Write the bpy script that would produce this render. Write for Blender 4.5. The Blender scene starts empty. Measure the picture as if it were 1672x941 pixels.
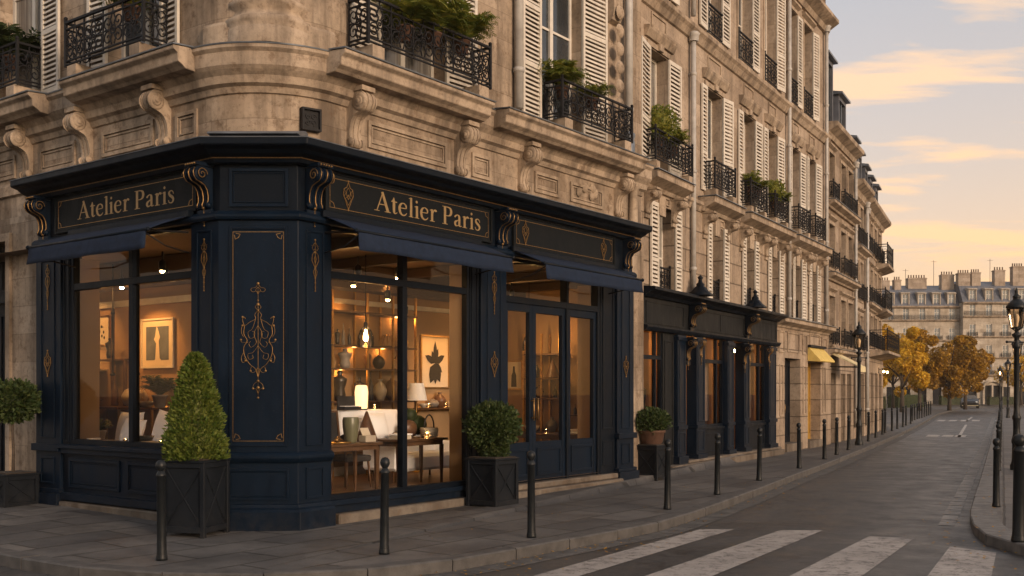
import bpy, bmesh, math, random
from mathutils import Matrix, Vector, noise
from mathutils.geometry import tessellate_polygon
random.seed(7)
sc = bpy.context.scene
col = sc.collection
R_ = math.radians
PI = math.pi

# ------------------------------------------------------------------ helpers
class MB:
    """collects geometry of ONE mesh"""
    def __init__(s):
        s.v = []; s.f = []; s.sm = []; s.mi = []; s.M = Matrix.Identity(4); s.cur = 0; s.smooth = False
    def add(s, vs, fs):
        b = len(s.v); M = s.M
        for p in vs: s.v.append(tuple(M @ Vector(p)))
        flip = M.determinant() < 0
        for f in fs:
            f = [i + b for i in f]
            if flip: f.reverse()
            s.f.append(f); s.sm.append(s.smooth); s.mi.append(s.cur)
        return s
    def box(s, x0, x1, y0, y1, z0, z1):
        if x0 > x1: x0, x1 = x1, x0
        if y0 > y1: y0, y1 = y1, y0
        return s.add([(x0,y0,z0),(x1,y0,z0),(x1,y1,z0),(x0,y1,z0),(x0,y0,z1),(x1,y0,z1),(x1,y1,z1),(x0,y1,z1)],
              [(0,3,2,1),(4,5,6,7),(0,1,5,4),(1,2,6,5),(2,3,7,6),(3,0,4,7)])
    def fb(s, x0, x1, w0, w1, z0, z1):           # facade box, w = outward
        return s.box(x0, x1, -w1, -w0, z0, z1)
    def taper(s, cx, cy, z0, z1, a0, b0, a1, b1):
        return s.add([(cx-a0,cy-b0,z0),(cx+a0,cy-b0,z0),(cx+a0,cy+b0,z0),(cx-a0,cy+b0,z0),(cx-a1,cy-b1,z1),(cx+a1,cy-b1,z1),(cx+a1,cy+b1,z1),(cx-a1,cy+b1,z1)],
              [(0,3,2,1),(4,5,6,7),(0,1,5,4),(1,2,6,5),(2,3,7,6),(3,0,4,7)])
    def lathe(s, prof, c=(0,0,0), n=20, a0=0, a1=2*PI, caps=True):
        full = abs(a1 - a0 - 2*PI) < 1e-4
        m = n if full else n + 1
        vs = []
        for r, z in prof:
            for i in range(m):
                a = a0 + (a1-a0)*i/n
                vs.append((c[0]+r*math.cos(a), c[1]+r*math.sin(a), c[2]+z))
        fs = []
        for k in range(len(prof)-1):
            for i in range(n):
                j = (i+1) % m
                fs.append((k*m+i, k*m+j, (k+1)*m+j, (k+1)*m+i))
        o = s.smooth; s.smooth = True
        s.add(vs, fs); s.smooth = o
        if caps and full:
            if prof[0][0] > 1e-4: s.add([vs[i] for i in range(m)], [tuple(reversed(range(m)))])
            if prof[-1][0] > 1e-4: s.add([vs[(len(prof)-1)*m+i] for i in range(m)], [tuple(range(m))])
        return s
    def ball(s, c, rx, ry=None, rz=None, n=14, m=8):
        ry = ry or rx; rz = rz or rx
        vs = []; fs = []
        for k in range(m+1):
            t = -PI/2 + PI*k/m
            for i in range(n):
                a = 2*PI*i/n
                vs.append((c[0]+rx*math.cos(t)*math.cos(a), c[1]+ry*math.cos(t)*math.sin(a), c[2]+rz*math.sin(t)))
        for k in range(m):
            for i in range(n):
                j = (i+1) % n
                fs.append((k*n+i, k*n+j, (k+1)*n+j, (k+1)*n+i))
        o = s.smooth; s.smooth = True; s.add(vs, fs); s.smooth = o
        return s
    def tube(s, pts, r, n=6, closed=False):
        P = [Vector(p) for p in pts]; N = len(P)
        rr = r if isinstance(r, (list, tuple)) else [r]*N
        vs = []; up = None
        for i in range(N):
            a = P[(i-1) % N] if (closed or i > 0) else P[i]
            b = P[(i+1) % N] if (closed or i < N-1) else P[i]
            t = (b-a)
            if t.length < 1e-9: t = Vector((0,0,1))
            t.normalize()
            if up is None:
                up = Vector((0,1,0)) if abs(t.y) < .8 else Vector((1,0,0))
            u = (up - t*up.dot(t))
            if u.length < 1e-6: u = t.orthogonal()
            u.normalize(); up = u; w = t.cross(u)
            for k in range(n):
                q = 2*PI*k/n + PI/n
                vs.append(tuple(P[i] + (u*math.cos(q) + w*math.sin(q))*rr[i]))
        fs = []
        for i in range(N if closed else N-1):
            for k in range(n):
                k2 = (k+1) % n; i2 = (i+1) % N
                fs.append((i*n+k, i*n+k2, i2*n+k2, i2*n+k))
        if not closed:
            fs.append(tuple(reversed(range(n)))); fs.append(tuple((N-1)*n+k for k in range(n)))
        o = s.smooth; s.smooth = n > 4; s.add(vs, fs); s.smooth = o
        return s
    def prism(s, poly, y0, y1):                  # polygon in (x,z) extruded along y
        n = len(poly)
        ar = sum(poly[i][0]*poly[(i+1) % n][1]-poly[(i+1) % n][0]*poly[i][1] for i in range(n))
        if ar < 0: poly = poly[::-1]
        vs = [(x, y0, z) for x, z in poly] + [(x, y1, z) for x, z in poly]
        tri = tessellate_polygon([[Vector((x, z, 0)) for x, z in poly]])
        fs = []
        for t in tri:
            a, b, c = t
            A = (poly[b][0]-poly[a][0])*(poly[c][1]-poly[a][1])-(poly[c][0]-poly[a][0])*(poly[b][1]-poly[a][1])
            if A < 0: b, c = c, b
            fs.append((a, b, c)); fs.append((a+n, c+n, b+n))
        for i in range(n):
            j = (i+1) % n
            fs.append((i, i+n, j+n, j))
        return s.add(vs, fs)
    def xprism(s, poly, x0, x1):                 # polygon of (w,z), w outward, extruded along x
        n = len(poly)
        ar = sum(poly[i][0]*poly[(i+1) % n][1]-poly[(i+1) % n][0]*poly[i][1] for i in range(n))
        if ar < 0: poly = poly[::-1]
        vs = [(x0, -w, z) for w, z in poly] + [(x1, -w, z) for w, z in poly]
        tri = tessellate_polygon([[Vector((w, z, 0)) for w, z in poly]])
        fs = []
        for t in tri:
            a, b, c = t
            A = (poly[b][0]-poly[a][0])*(poly[c][1]-poly[a][1])-(poly[c][0]-poly[a][0])*(poly[b][1]-poly[a][1])
            if A < 0: b, c = c, b
            fs.append((a, b, c)); fs.append((a+n, c+n, b+n))
        for i in range(n):
            j = (i+1) % n
            fs.append((i, i+n, j+n, j))
        return s.add(vs, fs)
    def sweep(s, path, prof, ends=True):         # plan path [(x,y)], outward = right of the way; prof closed [(w,z)]
        N = len(path); n = len(prof)
        offs = []
        for i in range(N):
            d = []
            if i > 0: d.append((Vector(path[i])-Vector(path[i-1])).normalized())
            if i < N-1: d.append((Vector(path[i+1])-Vector(path[i])).normalized())
            ns = [Vector((q.y, -q.x)) for q in d]
            m = sum(ns, Vector((0,0)))
            m.normalize(); m = m / max(.3, m.dot(ns[0])); offs.append(m)
        vs = []
        for i in range(N):
            for w, z in prof:
                vs.append((path[i][0]+offs[i].x*w, path[i][1]+offs[i].y*w, z))
        ar = sum(prof[i][0]*prof[(i+1) % n][1]-prof[(i+1) % n][0]*prof[i][1] for i in range(n))
        fs = []
        for i in range(N-1):
            for k in range(n):
                k2 = (k+1) % n
                f = (i*n+k, (i+1)*n+k, (i+1)*n+k2, i*n+k2)
                fs.append(f if ar > 0 else f[::-1])
        if ends:
            a = list(range(n)); b = [(N-1)*n+k for k in range(n)]
            fs.append(tuple(a) if ar > 0 else tuple(a[::-1]))
            fs.append(tuple(b[::-1]) if ar > 0 else tuple(b))
        return s.add(vs, fs)
    def wall(s, x0, x1, z0, z1, w, ops, rev=.3):
        xs = sorted({x0, x1, *[o[0] for o in ops], *[o[1] for o in ops]}); zs = sorted({z0, z1, *[o[2] for o in ops], *[o[3] for o in ops]})
        xs = [x for x in xs if x0 <= x <= x1]; zs = [z for z in zs if z0 <= z <= z1]
        for i in range(len(xs)-1):
            for k in range(len(zs)-1):
                cx = (xs[i]+xs[i+1])/2; cz = (zs[k]+zs[k+1])/2
                if any(o[0] < cx < o[1] and o[2] < cz < o[3] for o in ops): continue
                s.add([(xs[i],-w,zs[k]),(xs[i+1],-w,zs[k]),(xs[i+1],-w,zs[k+1]),(xs[i],-w,zs[k+1])], [(0,1,2,3)])
        y0 = -w; y1 = -w+rev
        for a, b, c, d in ops:
            s.add([(a,y0,c),(a,y1,c),(a,y1,d),(a,y0,d)], [(0,1,2,3)])
            s.add([(b,y0,c),(b,y0,d),(b,y1,d),(b,y1,c)], [(0,1,2,3)])
            if d < z1: s.add([(a,y0,d),(a,y1,d),(b,y1,d),(b,y0,d)], [(0,1,2,3)])
            if c > z0: s.add([(a,y0,c),(b,y0,c),(b,y1,c),(a,y1,c)], [(0,1,2,3)])
        return s
    def rectframe(s, x0, x1, z0, z1, w, b=.03, d=.02):   # raised rectangular moulding
        s.fb(x0, x0+b, w, w+d, z0, z1); s.fb(x1-b, x1, w, w+d, z0, z1)
        s.fb(x0+b, x1-b, w, w+d, z0, z0+b); s.fb(x0+b, x1-b, w, w+d, z1-b, z1)
        return s
    def mesh(s, name, mats):
        me = bpy.data.meshes.new(name)
        me.from_pydata(s.v, [], s.f)
        for m in (mats if isinstance(mats, (list, tuple)) else [mats]): me.materials.append(m)
        me.polygons.foreach_set('use_smooth', s.sm)
        me.polygons.foreach_set('material_index', s.mi)
        me.update()
        return me

def put(me, name, parent=None, M=None, bev=0):
    o = bpy.data.objects.new(name, me); col.objects.link(o)
    if parent is not None: o.parent = parent
    if M is not None: o.matrix_local = M
    if bev:
        b = o.modifiers.new('bevel', 'BEVEL'); b.width = bev; b.segments = 1; b.limit_method = 'ANGLE'; b.angle_limit = R_(40)
        b.use_clamp_overlap = True
    return o
def part(mb, name, mat, parent, M=None, bev=0):
    return put(mb.mesh(name, mat), name, parent, M, bev)
def tag(o, label, cat, group=None, kind=None):
    o['label'] = label; o['category'] = cat
    if group: o['group'] = group
    if kind: o['kind'] = kind
    return o
def thing(name, label, cat, M=None, group=None):
    o = bpy.data.objects.new(name, None); o.empty_display_size = .2; col.objects.link(o)
    if M is not None: o.matrix_world = M
    return tag(o, label, cat, group)
def solo(mb, name, mat, label, cat, group=None, M=None, bev=0):
    return tag(part(mb, name, mat, None, M, bev), label, cat, group)
def struct(name, mb, mat, kind='structure'):
    o = part(mb, name, mat, None); o['kind'] = kind; return o
def dup(o, parent=None, M=None):
    c = o.copy(); col.objects.link(c); c.parent = parent
    if M is not None: c.matrix_local = M
    for ch in list(o.children): dup(ch, c)
    return c
def T(x, y, z): return Matrix.Translation((x, y, z))
def RZ(a): return Matrix.Rotation(a, 4, 'Z')
def RX(a): return Matrix.Rotation(a, 4, 'X')
def RY(a): return Matrix.Rotation(a, 4, 'Y')
def frame(x, y, ang, z=0): return T(x, y, z) @ RZ(ang)
def cr(pts, k=6, closed=False):                    # catmull-rom resample
    P = [Vector(p) for p in pts]; N = len(P); out = []
    for i in range(N if closed else N-1):
        g = (lambda j: P[j % N]) if closed else (lambda j: P[max(0, min(N-1, j))])
        a, b, c, d = g(i-1), g(i), g(i+1), g(i+2)
        for q in range(k):
            t = q/k
            out.append(.5*((2*b)+(c-a)*t+(2*a-5*b+4*c-d)*t*t+(3*b-a-3*c+d)*t**3))
    if not closed: out.append(P[-1])
    return out

# ------------------------------------------------------------------ materials
class NT:
    def __init__(s, name):
        s.m = bpy.data.materials.new(name); s.m.use_nodes = True
        s.t = s.m.node_tree; s.n = s.t.nodes; s.b = s.n['Principled BSDF']; s.out = s.n['Material Output']
    def node(s, typ, **kw):
        n = s.n.new(typ)
        for k, v in kw.items():
            if k.startswith('i_'):
                key = k[2:].replace('_', ' ')
                n.inputs[int(key) if key.isdigit() else key].default_value = v
            else: setattr(n, k, v)
        return n
    def link(s, a, b): s.t.links.new(a, b)
    def math(s, op, a, b=None, clamp=False):
        n = s.node('ShaderNodeMath', operation=op, use_clamp=clamp)
        for i, q in enumerate((a, b)):
            if q is None: continue
            if isinstance(q, (int, float)): n.inputs[i].default_value = q
            else: s.link(q, n.inputs[i])
        return n.outputs[0]
    def mix(s, f, a, b, typ='MIX'):
        n = s.node('ShaderNodeMix', data_type='RGBA', blend_type=typ)
        for k, q in ((0, f), (6, a), (7, b)):
            if isinstance(q, (int, float)): n.inputs[k].default_value = q
            elif isinstance(q, tuple): n.inputs[k].default_value = (*q[:3], 1)
            else: s.link(q, n.inputs[k])
        return n.outputs[2]
    def ramp(s, f, stops):
        n = s.node('ShaderNodeValToRGB'); e = n.color_ramp.elements
        while len(e) < len(stops): e.new(.5)
        for q, (p, c) in zip(e, stops):
            q.position = p; q.color = (*c, 1) if isinstance(c, tuple) else (c, c, c, 1)
        s.link(f, n.inputs[0]); return n.outputs[0]
    def pos(s): return s.node('ShaderNodeNewGeometry').outputs['Position']
    def noise(s, vec, scale, detail=4, rough=.55, dist=0):
        n = s.node('ShaderNodeTexNoise', i_Scale=scale, i_Detail=detail, i_Roughness=rough, i_Distortion=dist)
        if vec is not None: s.link(vec, n.inputs['Vector'])
        return n.outputs['Fac']
    def scaled(s, vec, sc3):
        n = s.node('ShaderNodeVectorMath', operation='MULTIPLY'); s.link(vec, n.inputs[0]); n.inputs[1].default_value = sc3
        return n.outputs[0]
    def bump(s, h, strength=.3, dist=.01):
        n = s.node('ShaderNodeBump', i_Strength=strength, i_Distance=dist); s.link(h, n.inputs['Height'])
        s.link(n.outputs[0], s.b.inputs['Normal']); return n
    def set(s, **kw):
        for k, v in kw.items():
            i = s.b.inputs[k.replace('_', ' ')]
            if isinstance(v, bpy.types.NodeSocket): s.link(v, i)
            else: i.default_value = (*v, 1) if isinstance(v, tuple) else v
        return s.m
    def wallcoord(s):
        g = s.node('ShaderNodeNewGeometry')
        sp = s.node('ShaderNodeSeparateXYZ'); s.link(g.outputs['Position'], sp.inputs[0])
        sn = s.node('ShaderNodeSeparateXYZ'); s.link(g.outputs['True Normal'], sn.inputs[0])
        u = s.math('SUBTRACT', s.math('MULTIPLY', sp.outputs[1], sn.outputs[0]), s.math('MULTIPLY', sp.outputs[0], sn.outputs[1]))
        c = s.node('ShaderNodeCombineXYZ'); s.link(u, c.inputs[0]); s.link(sp.outputs[2], c.inputs[1])
        return c.outputs[0], sp, g.outputs['Position']

def plain(name, c, rough=.6, metal=0, var=.12, nscale=9, bump=0, spec=.5, bscale=60):
    k = NT(name); p = k.pos()
    f = k.noise(p, nscale, 5)
    a = tuple(x*(1-var) for x in c); b = tuple(min(1, x*(1+var)) for x in c)
    k.set(Base_Color=k.mix(k.ramp(f, [(.3, 0.), (.7, 1.)]), a, b), Roughness=rough, Metallic=metal)
    k.b.inputs['Specular IOR Level'].default_value = spec
    if bump: k.bump(k.noise(p, bscale, 4), bump, .01)
    return k.m

def stone(name, c1, c2, rw=.95, rh=.42, mortar=.006, groove=.25, gdark=.55, dirt=.5, blocks=True):
    k = NT(name); uv, sp, p = k.wallcoord()
    big = k.noise(p, .7, 5, .6)
    col_ = k.mix(k.ramp(big, [(.3, 0.), (.7, 1.)]), c1, c2)
    fine = k.noise(p, 14, 6, .65)
    col_ = k.mix(.75, col_, k.ramp(fine, [(.25, .5), (.5, .93), (.8, 1.05)]), 'MULTIPLY')
    col_ = k.mix(.8, col_, k.ramp(k.noise(p, 2.1, 8, .68), [(.3, .62), (.52, 1.0), (.75, 1.1)]), 'MULTIPLY')
    pit = k.ramp(k.noise(p, 30, 2, .5), [(.70, 0.), (.74, .55)])
    col_ = k.mix(pit, col_, (.09, .07, .05))
    st = k.noise(k.scaled(p, (2.6, 2.6, .35)), 1.0, 6, .6)
    col_ = k.mix(k.math('MULTIPLY', k.ramp(st, [(.45, 0.), (.64, 1.)]), dirt), col_, (.085, .065, .05))
    sp2 = k.noise(p, 5.5, 8, .72)
    col_ = k.mix(k.math('MULTIPLY', k.ramp(sp2, [(.54, 0.), (.64, 1.)]), dirt*.9), col_, (.15, .10, .065))
    h = fine
    if blocks:
        br = k.node('ShaderNodeTexBrick', i_Scale=1., i_Mortar_Size=mortar, i_Mortar_Smooth=.25, i_Bias=0., i_Brick_Width=rw, i_Row_Height=rh)
        br.offset = .5
        br.inputs['Color1'].default_value = (.66, .63, .60, 1); br.inputs['Color2'].default_value = (1.0, 1.0, 1.0, 1); br.inputs['Mortar'].default_value = (gdark, gdark*.95, gdark*.9, 1)
        k.link(uv, br.inputs['Vector'])
        col_ = k.mix(.85, col_, br.outputs['Color'], 'MULTIPLY')
        h = k.math('SUBTRACT', k.math('MULTIPLY', fine, .25), br.outputs['Fac'])
    k.set(Base_Color=col_, Roughness=.88); k.b.inputs['Specular IOR Level'].default_value = .25
    k.bump(h, groove, .02)
    return k.m

def glass(name, tint=(1,1,1), refl=1.0, rough=.0):
    k = NT(name); k.n.remove(k.b)
    tr = k.node('ShaderNodeBsdfTransparent'); tr.inputs[0].default_value = (*tint, 1)
    gl = k.node('ShaderNodeBsdfGlossy'); gl.inputs['Roughness'].default_value = rough
    gl.inputs['Color'].default_value = (refl, refl, refl, 1)
    fr = k.node('ShaderNodeFresnel', i_IOR=1.5)
    mx = k.node('ShaderNodeMixShader')
    k.link(fr.outputs[0], mx.inputs[0]); k.link(tr.outputs[0], mx.inputs[1]); k.link(gl.outputs[0], mx.inputs[2])
    k.link(mx.outputs[0], k.out.inputs[0]); return k.m

def glow(name, c, strength):
    k = NT(name); k.set(Base_Color=c, Emission_Color=c, Emission_Strength=strength); return k.m

def foliage(name, c1, c2, c3, sc_=6):
    k = NT(name); p = k.pos()
    rnd = k.node('ShaderNodeNewGeometry').outputs['Random Per Island']
    a = k.mix(k.ramp(k.noise(p, sc_, 4), [(.35, 0.), (.65, 1.)]), c1, c2)
    a = k.mix(k.ramp(rnd, [(.45, 0.), (1., .75)]), a, c3)
    tl = k.node('ShaderNodeBsdfTranslucent'); k.link(a, tl.inputs[0])
    k.set(Base_Color=a, Roughness=.55); k.b.inputs['Specular IOR Level'].default_value = .3
    mx = k.node('ShaderNodeMixShader', i_0=.3)
    k.link(k.b.outputs[0], mx.inputs[1]); k.link(tl.outputs[0], mx.inputs[2]); k.link(mx.outputs[0], k.out.inputs[0])
    return k.m

M = {}
M['stone'] = stone('limestone', (0.388, 0.301, 0.221), (0.495, 0.398, 0.306), dirt=.75)
M['stone_carved'] = stone('carved_limestone', (0.378, 0.291, 0.211), (0.475, 0.379, 0.288), blocks=False, dirt=.7)
M['stone_rustic'] = stone('rusticated_limestone', (0.388, 0.301, 0.225), (0.485, 0.389, 0.302), rw=1.5, rh=.47, mortar=.016, groove=.7, gdark=.3, dirt=.4)
M['stone_upper'] = stone('ashlar_limestone', (0.407, 0.319, 0.243), (0.524, 0.426, 0.338), rw=1.2, rh=.5, mortar=.006, groove=.25, dirt=.3)
M['stone_far'] = stone('weathered_limestone', (0.349, 0.273, 0.207), (0.446, 0.356, 0.279), rw=1.3, rh=.5, dirt=.35)
M['stone_end'] = stone('pale_end_limestone', (.50, .43, .345), (.60, .525, .43), rw=1.3, rh=.5, dirt=.25)
M['stone_pale'] = stone('pale_limestone', (0.407, 0.328, 0.257), (0.504, 0.416, 0.338), rw=1.3, rh=.5, dirt=.25)
M['step'] = stone('step_stone', (.165, .14, .115), (.235, .20, .165), rw=1.4, rh=.6, dirt=.7)
def paint(name, c, rough=.42, var=.25, spec=.12):
    k = NT(name); k.b.inputs['Specular IOR Level'].default_value = spec; p = k.pos()
    f = k.noise(k.scaled(p, (4, 4, 1.2)), 1.5, 6, .65)
    a = tuple(x*(1-var) for x in c); b = tuple(x*(1+var) for x in c)
    cc = k.mix(k.ramp(f, [(.3, 0.), (.7, 1.)]), a, b)
    g = k.noise(p, 23, 6, .7)
    cc = k.mix(k.math('MULTIPLY', k.ramp(g, [(.58, 0.), (.72, 1.)]), .25), cc, (.05, .05, .055))
    sp = k.node('ShaderNodeSeparateXYZ'); k.link(p, sp.inputs[0])
    low = k.math('SUBTRACT', 1., k.math('MULTIPLY', sp.outputs[2], 2.6), True)
    spl = k.ramp(k.noise(p, 11, 7, .75), [(.42, 0.), (.62, 1.)])
    cc = k.mix(k.math('MULTIPLY', k.math('MULTIPLY', low, spl), .2), cc, (.06, .052, .045))
    chip = k.ramp(k.noise(p, 42, 3, .8), [(.70, 0.), (.73, 1.)])
    cc = k.mix(k.math('MULTIPLY', chip, .5), cc, (.09, .085, .08))
    k.set(Base_Color=cc, Roughness=k.ramp(f, [(.25, rough*.75), (.75, rough*1.5)]))
    k.bump(k.noise(k.scaled(p, (30, 30, 7)), 1., 5), .10, .01); return k.m
M['navy'] = paint('navy_lacquer', (.0026, .0082, .0185))
M['navy_dark'] = paint('dark_navy_lacquer', (.0028, .0058, .0110))
M['sign'] = paint('sign_board_paint', (.0065, .0085, .0105), .55); M['sign'].node_tree.nodes['Principled BSDF'].inputs['Specular IOR Level'].default_value = .10
M['slate_paint'] = paint('grey_green_paint', (.0065, .0075, .0085), .6); M['slate_paint'].node_tree.nodes['Principled BSDF'].inputs['Specular IOR Level'].default_value = .25
M['gold'] = plain('gilding', (.27, .16, .062), .45, .85, .35, 40)
M['gold_text'] = plain('gilded_lettering', (.29, .19, .082), .55, .2, .15, 30)
M['iron'] = plain('wrought_iron', (.010, .010, .012), .62, 0, .3, 20, spec=.22)
M['iron_green'] = plain('cast_iron', (.007, .009, .011), .45, 0, .35, 14, .15, spec=.3)
M['zinc'] = plain('zinc_sheet', (.16, .18, .21), .42, .5, .3, 4)
M['slate'] = plain('slate_roof', (.10, .108, .13), .5, .1, .3, 3, .2)
M['pipe'] = plain('grey_painted_pipe', (.40, .38, .355), .5, 0, .2, 5)
M['shutter'] = plain('cream_shutter_paint', (.58, .53, .46), .55, 0, .14, 6)
M['frame'] = plain('cream_window_paint', (.60, .56, .50), .5, 0, .1, 6)
M['pane'] = plain('dark_window_glass', (.030, .036, .042), .06, 0, .5, 1.2, spec=.8)
def curtain():
    k = NT('curtained_window'); p = k.pos(); uv, sp, p = k.wallcoord()
    w = k.node('ShaderNodeTexNoise', i_Scale=1.0, i_Detail=3); k.link(k.scaled(uv, (22, .6, 1)), w.inputs['Vector'])
    k.set(Base_Color=k.mix(k.ramp(w.outputs['Fac'], [(.35, 0.), (.65, 1.)]), (.10, .095, .09), (.27, .255, .235)), Roughness=.12); k.b.inputs['Specular IOR Level'].default_value = .7; return k.m
M['pane_curtain'] = curtain()
M['pane_far'] = plain('bluish_window_glass', (.10, .13, .17), .12, 0, .4, .5, spec=.8)
M['glass'] = glass('shop_glass', refl=.5)
M['glass2'] = glass('smoked_shop_glass', (.66, .6, .54), .35)
M['lampglass'] = glass('lamp_glass', (.95, .85, .72), .7, .15)
M['awning'] = plain('navy_canvas', (.010, .0185, .040), .85, 0, .2, 12, .2, .2)
M['cream_awn'] = plain('mustard_canvas', (.60, .44, .13), .85, 0, .12, 8)
M['cream_awn2'] = plain('pale_straw_canvas', (.66, .56, .33), .85, 0, .12, 8)
M['chrome'] = plain('brushed_metal', (.5, .48, .46), .3, 1)
M['planter'] = paint('charcoal_planter_paint', (.008, .0105, .0145), .45)
M['terracotta'] = plain('terracotta', (.085, .042, .026), .8, 0, .25, 10)
M['bark'] = plain('bark', (.06, .045, .033), .9, 0, .35, 20, .4)
M['soil'] = plain('soil', (.03, .022, .016), .95, 0, .3, 40)
M['leaf_yew'] = foliage('yew_leaves', (.052, .092, .013), (.115, .155, .024), (.20, .215, .042), 9)
M['leaf_box'] = foliage('boxwood_leaves', (.024, .045, .014), (.05, .08, .024), (.09, .11, .03), 8)
M['leaf_fern'] = foliage('fern_leaves', (.08, .12, .02), (.18, .21, .035), (.38, .32, .05), 7)
M['leaf_dark'] = foliage('dark_leaves', (.018, .035, .012), (.04, .06, .02), (.07, .08, .02), 3)
M['leaf_gold'] = foliage('golden_leaves', (.42, .24, .015), (.72, .42, .025), (.8, .54, .06), .9)
M['leaf_amber'] = foliage('amber_leaves', (.15, .082, .011), (.40, .205, .016), (.58, .33, .03), .8)
M['leaf_fall'] = foliage('fallen_leaves', (.30, .15, .02), (.45, .26, .04), (.2, .08, .02), 4)
# ------------------------------------------------------------------ ground materials
def asphalt():
    k = NT('asphalt'); p = k.pos()
    big = k.noise(p, .35, 5, .6); mid = k.noise(p, 2.2, 5, .65)
    fine = k.noise(p, 95, 3, .7)
    c = k.mix(k.ramp(big, [(.35, 0.), (.65, 1.)]), (.026, .026, .027), (.054, .052, .052))
    c = k.mix(.7, c, k.ramp(mid, [(.3, .62), (.55, 1.), (.8, 1.)]), 'MULTIPLY')
    c = k.mix(k.math('MULTIPLY', k.ramp(fine, [(.55, 0.), (.75, 1.)]), .55), c, (.17, .155, .145))
    c = k.mix(k.math('MULTIPLY', k.ramp(fine, [(.25, 1.), (.42, 0.)]), .55), c, (.012, .011, .011))
    vo = k.node('ShaderNodeTexVoronoi', feature='DISTANCE_TO_EDGE', i_Scale=.55)
    wp = k.node('ShaderNodeVectorMath', operation='ADD'); k.link(p, wp.inputs[0])
    nz = k.node('ShaderNodeTexNoise', i_Scale=2.5, i_Detail=5); k.link(p, nz.inputs['Vector']); k.link(nz.outputs['Color'], wp.inputs[1])
    k.link(wp.outputs[0], vo.inputs['Vector'])
    crk = k.ramp(vo.outputs['Distance'], [(0., 1.), (.020, 0.)])
    crk = k.math('MULTIPLY', crk, k.ramp(k.noise(p, .5, 2), [(.42, 0.), (.55, .9)]))
    stn = k.ramp(k.noise(p, 1.1, 6, .7), [(.56, 0.), (.66, .6)])
    c = k.mix(stn, c, (.028, .026, .025))
    mp = k.node('ShaderNodeMapping'); mp.inputs['Rotation'].default_value = (0, 0, R_(25.2)); k.link(p, mp.inputs[0])
    trk_sheen = k.ramp(k.noise(k.scaled(mp.outputs[0], (1.1, .05, 1)), 1.0, 3, .5), [(.45, 0.), (.62, .3)])  # tyre-track sheen, painted as paler streaks in the colour
    c = k.mix(trk_sheen, c, (.095, .088, .083))
    c = k.mix(crk, c, (.012, .011, .011))
    k.set(Base_Color=c, Roughness=k.ramp(mid, [(.3, .36), (.7, .64)])); k.b.inputs['Specular IOR Level'].default_value = .5
    k.bump(fine, .3, .008)
    return k.m
def paving(name, c1, c2, ang, bw, rh, mort=.02, wear=.6):
    k = NT(name); p = k.pos()
    mp = k.node('ShaderNodeMapping'); mp.inputs['Rotation'].default_value = (0, 0, ang); k.link(p, mp.inputs[0])
    dn = k.node('ShaderNodeTexNoise', i_Scale=3.); k.link(p, dn.inputs['Vector'])
    ad = k.node('ShaderNodeVectorMath', operation='ADD'); sc_ = k.scaled(dn.outputs['Color'], (.03, .03, 0)); k.link(mp.outputs[0], ad.inputs[0]); k.link(sc_, ad.inputs[1])
    br = k.node('ShaderNodeTexBrick', i_Scale=1., i_Mortar_Size=mort, i_Mortar_Smooth=.3, i_Brick_Width=bw, i_Row_Height=rh); br.offset = .45
    br.inputs['Color1'].default_value = (.60, .60, .62, 1); br.inputs['Color2'].default_value = (1.12, 1.08, 1.04, 1); br.inputs['Mortar'].default_value = (.26, .235, .21, 1)
    k.link(ad.outputs[0], br.inputs['Vector'])
    big = k.noise(p, .8, 6, .65); fine = k.noise(p, 45, 5, .7)
    c = k.mix(k.ramp(big, [(.32, 0.), (.66, 1.)]), c1, c2)
    c = k.mix(.9, c, br.outputs['Color'], 'MULTIPLY')
    c = k.mix(.8, c, k.ramp(k.noise(p, 4.5, 7, .7), [(.3, .55), (.5, .95), (.8, 1.05)]), 'MULTIPLY')
    c = k.mix(.5, c, k.ramp(fine, [(.3, .6), (.6, 1.), (.8, 1.15)]), 'MULTIPLY')
    c = k.mix(k.math('MULTIPLY', k.ramp(k.noise(p, 1.7, 7, .7), [(.52, 0.), (.66, 1.)]), wear), c, (.055, .05, .046))
    k.set(Base_Color=c, Roughness=k.ramp(big, [(.3, .55), (.7, .85)])); k.b.inputs['Specular IOR Level'].default_value = .35
    k.bump(k.math('SUBTRACT', k.math('MULTIPLY', fine, .3), br.outputs['Fac']), .5, .015)
    return k.m
def roadpaint(name, c, worn):
    k = NT(name); p = k.pos()
    n1 = k.noise(p, 7, 8, .75); n2 = k.noise(p, 60, 4, .7)
    f = k.ramp(k.math('ADD', k.math('MULTIPLY', n1, .7), k.math('MULTIPLY', n2, .3)), [(worn-.04, 1.), (worn+.05, 0.)])
    vo = k.node('ShaderNodeTexVoronoi', feature='DISTANCE_TO_EDGE', i_Scale=1.6)
    nz = k.node('ShaderNodeTexNoise', i_Scale=3., i_Detail=4); k.link(p, nz.inputs['Vector'])
    ad = k.node('ShaderNodeVectorMath', operation='ADD'); k.link(p, ad.inputs[0]); k.link(nz.outputs['Color'], ad.inputs[1]); k.link(ad.outputs[0], vo.inputs['Vector'])
    f = k.math('MAXIMUM', f, k.ramp(vo.outputs['Distance'], [(0., .85), (.012, 0.)]))
    cc = k.mix(k.ramp(k.noise(p, 1.2, 5), [(.3, 0.), (.7, 1.)]), tuple(x*.72 for x in c), c)
    cc = k.mix(k.ramp(k.noise(p, 3.2, 8, .75), [(.5, 0.), (.68, .55)]), cc, (.10, .09, .085)); cc = k.mix(f, cc, (.06, .055, .052))
    k.set(Base_Color=cc, Roughness=.7); k.bump(n2, .3, .008); return k.m
M['asphalt'] = asphalt()
M['paving'] = paving('stone_paving', (.085, .083, .084), (.155, .147, .14), R_(-53), 1.15, .62)
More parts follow.
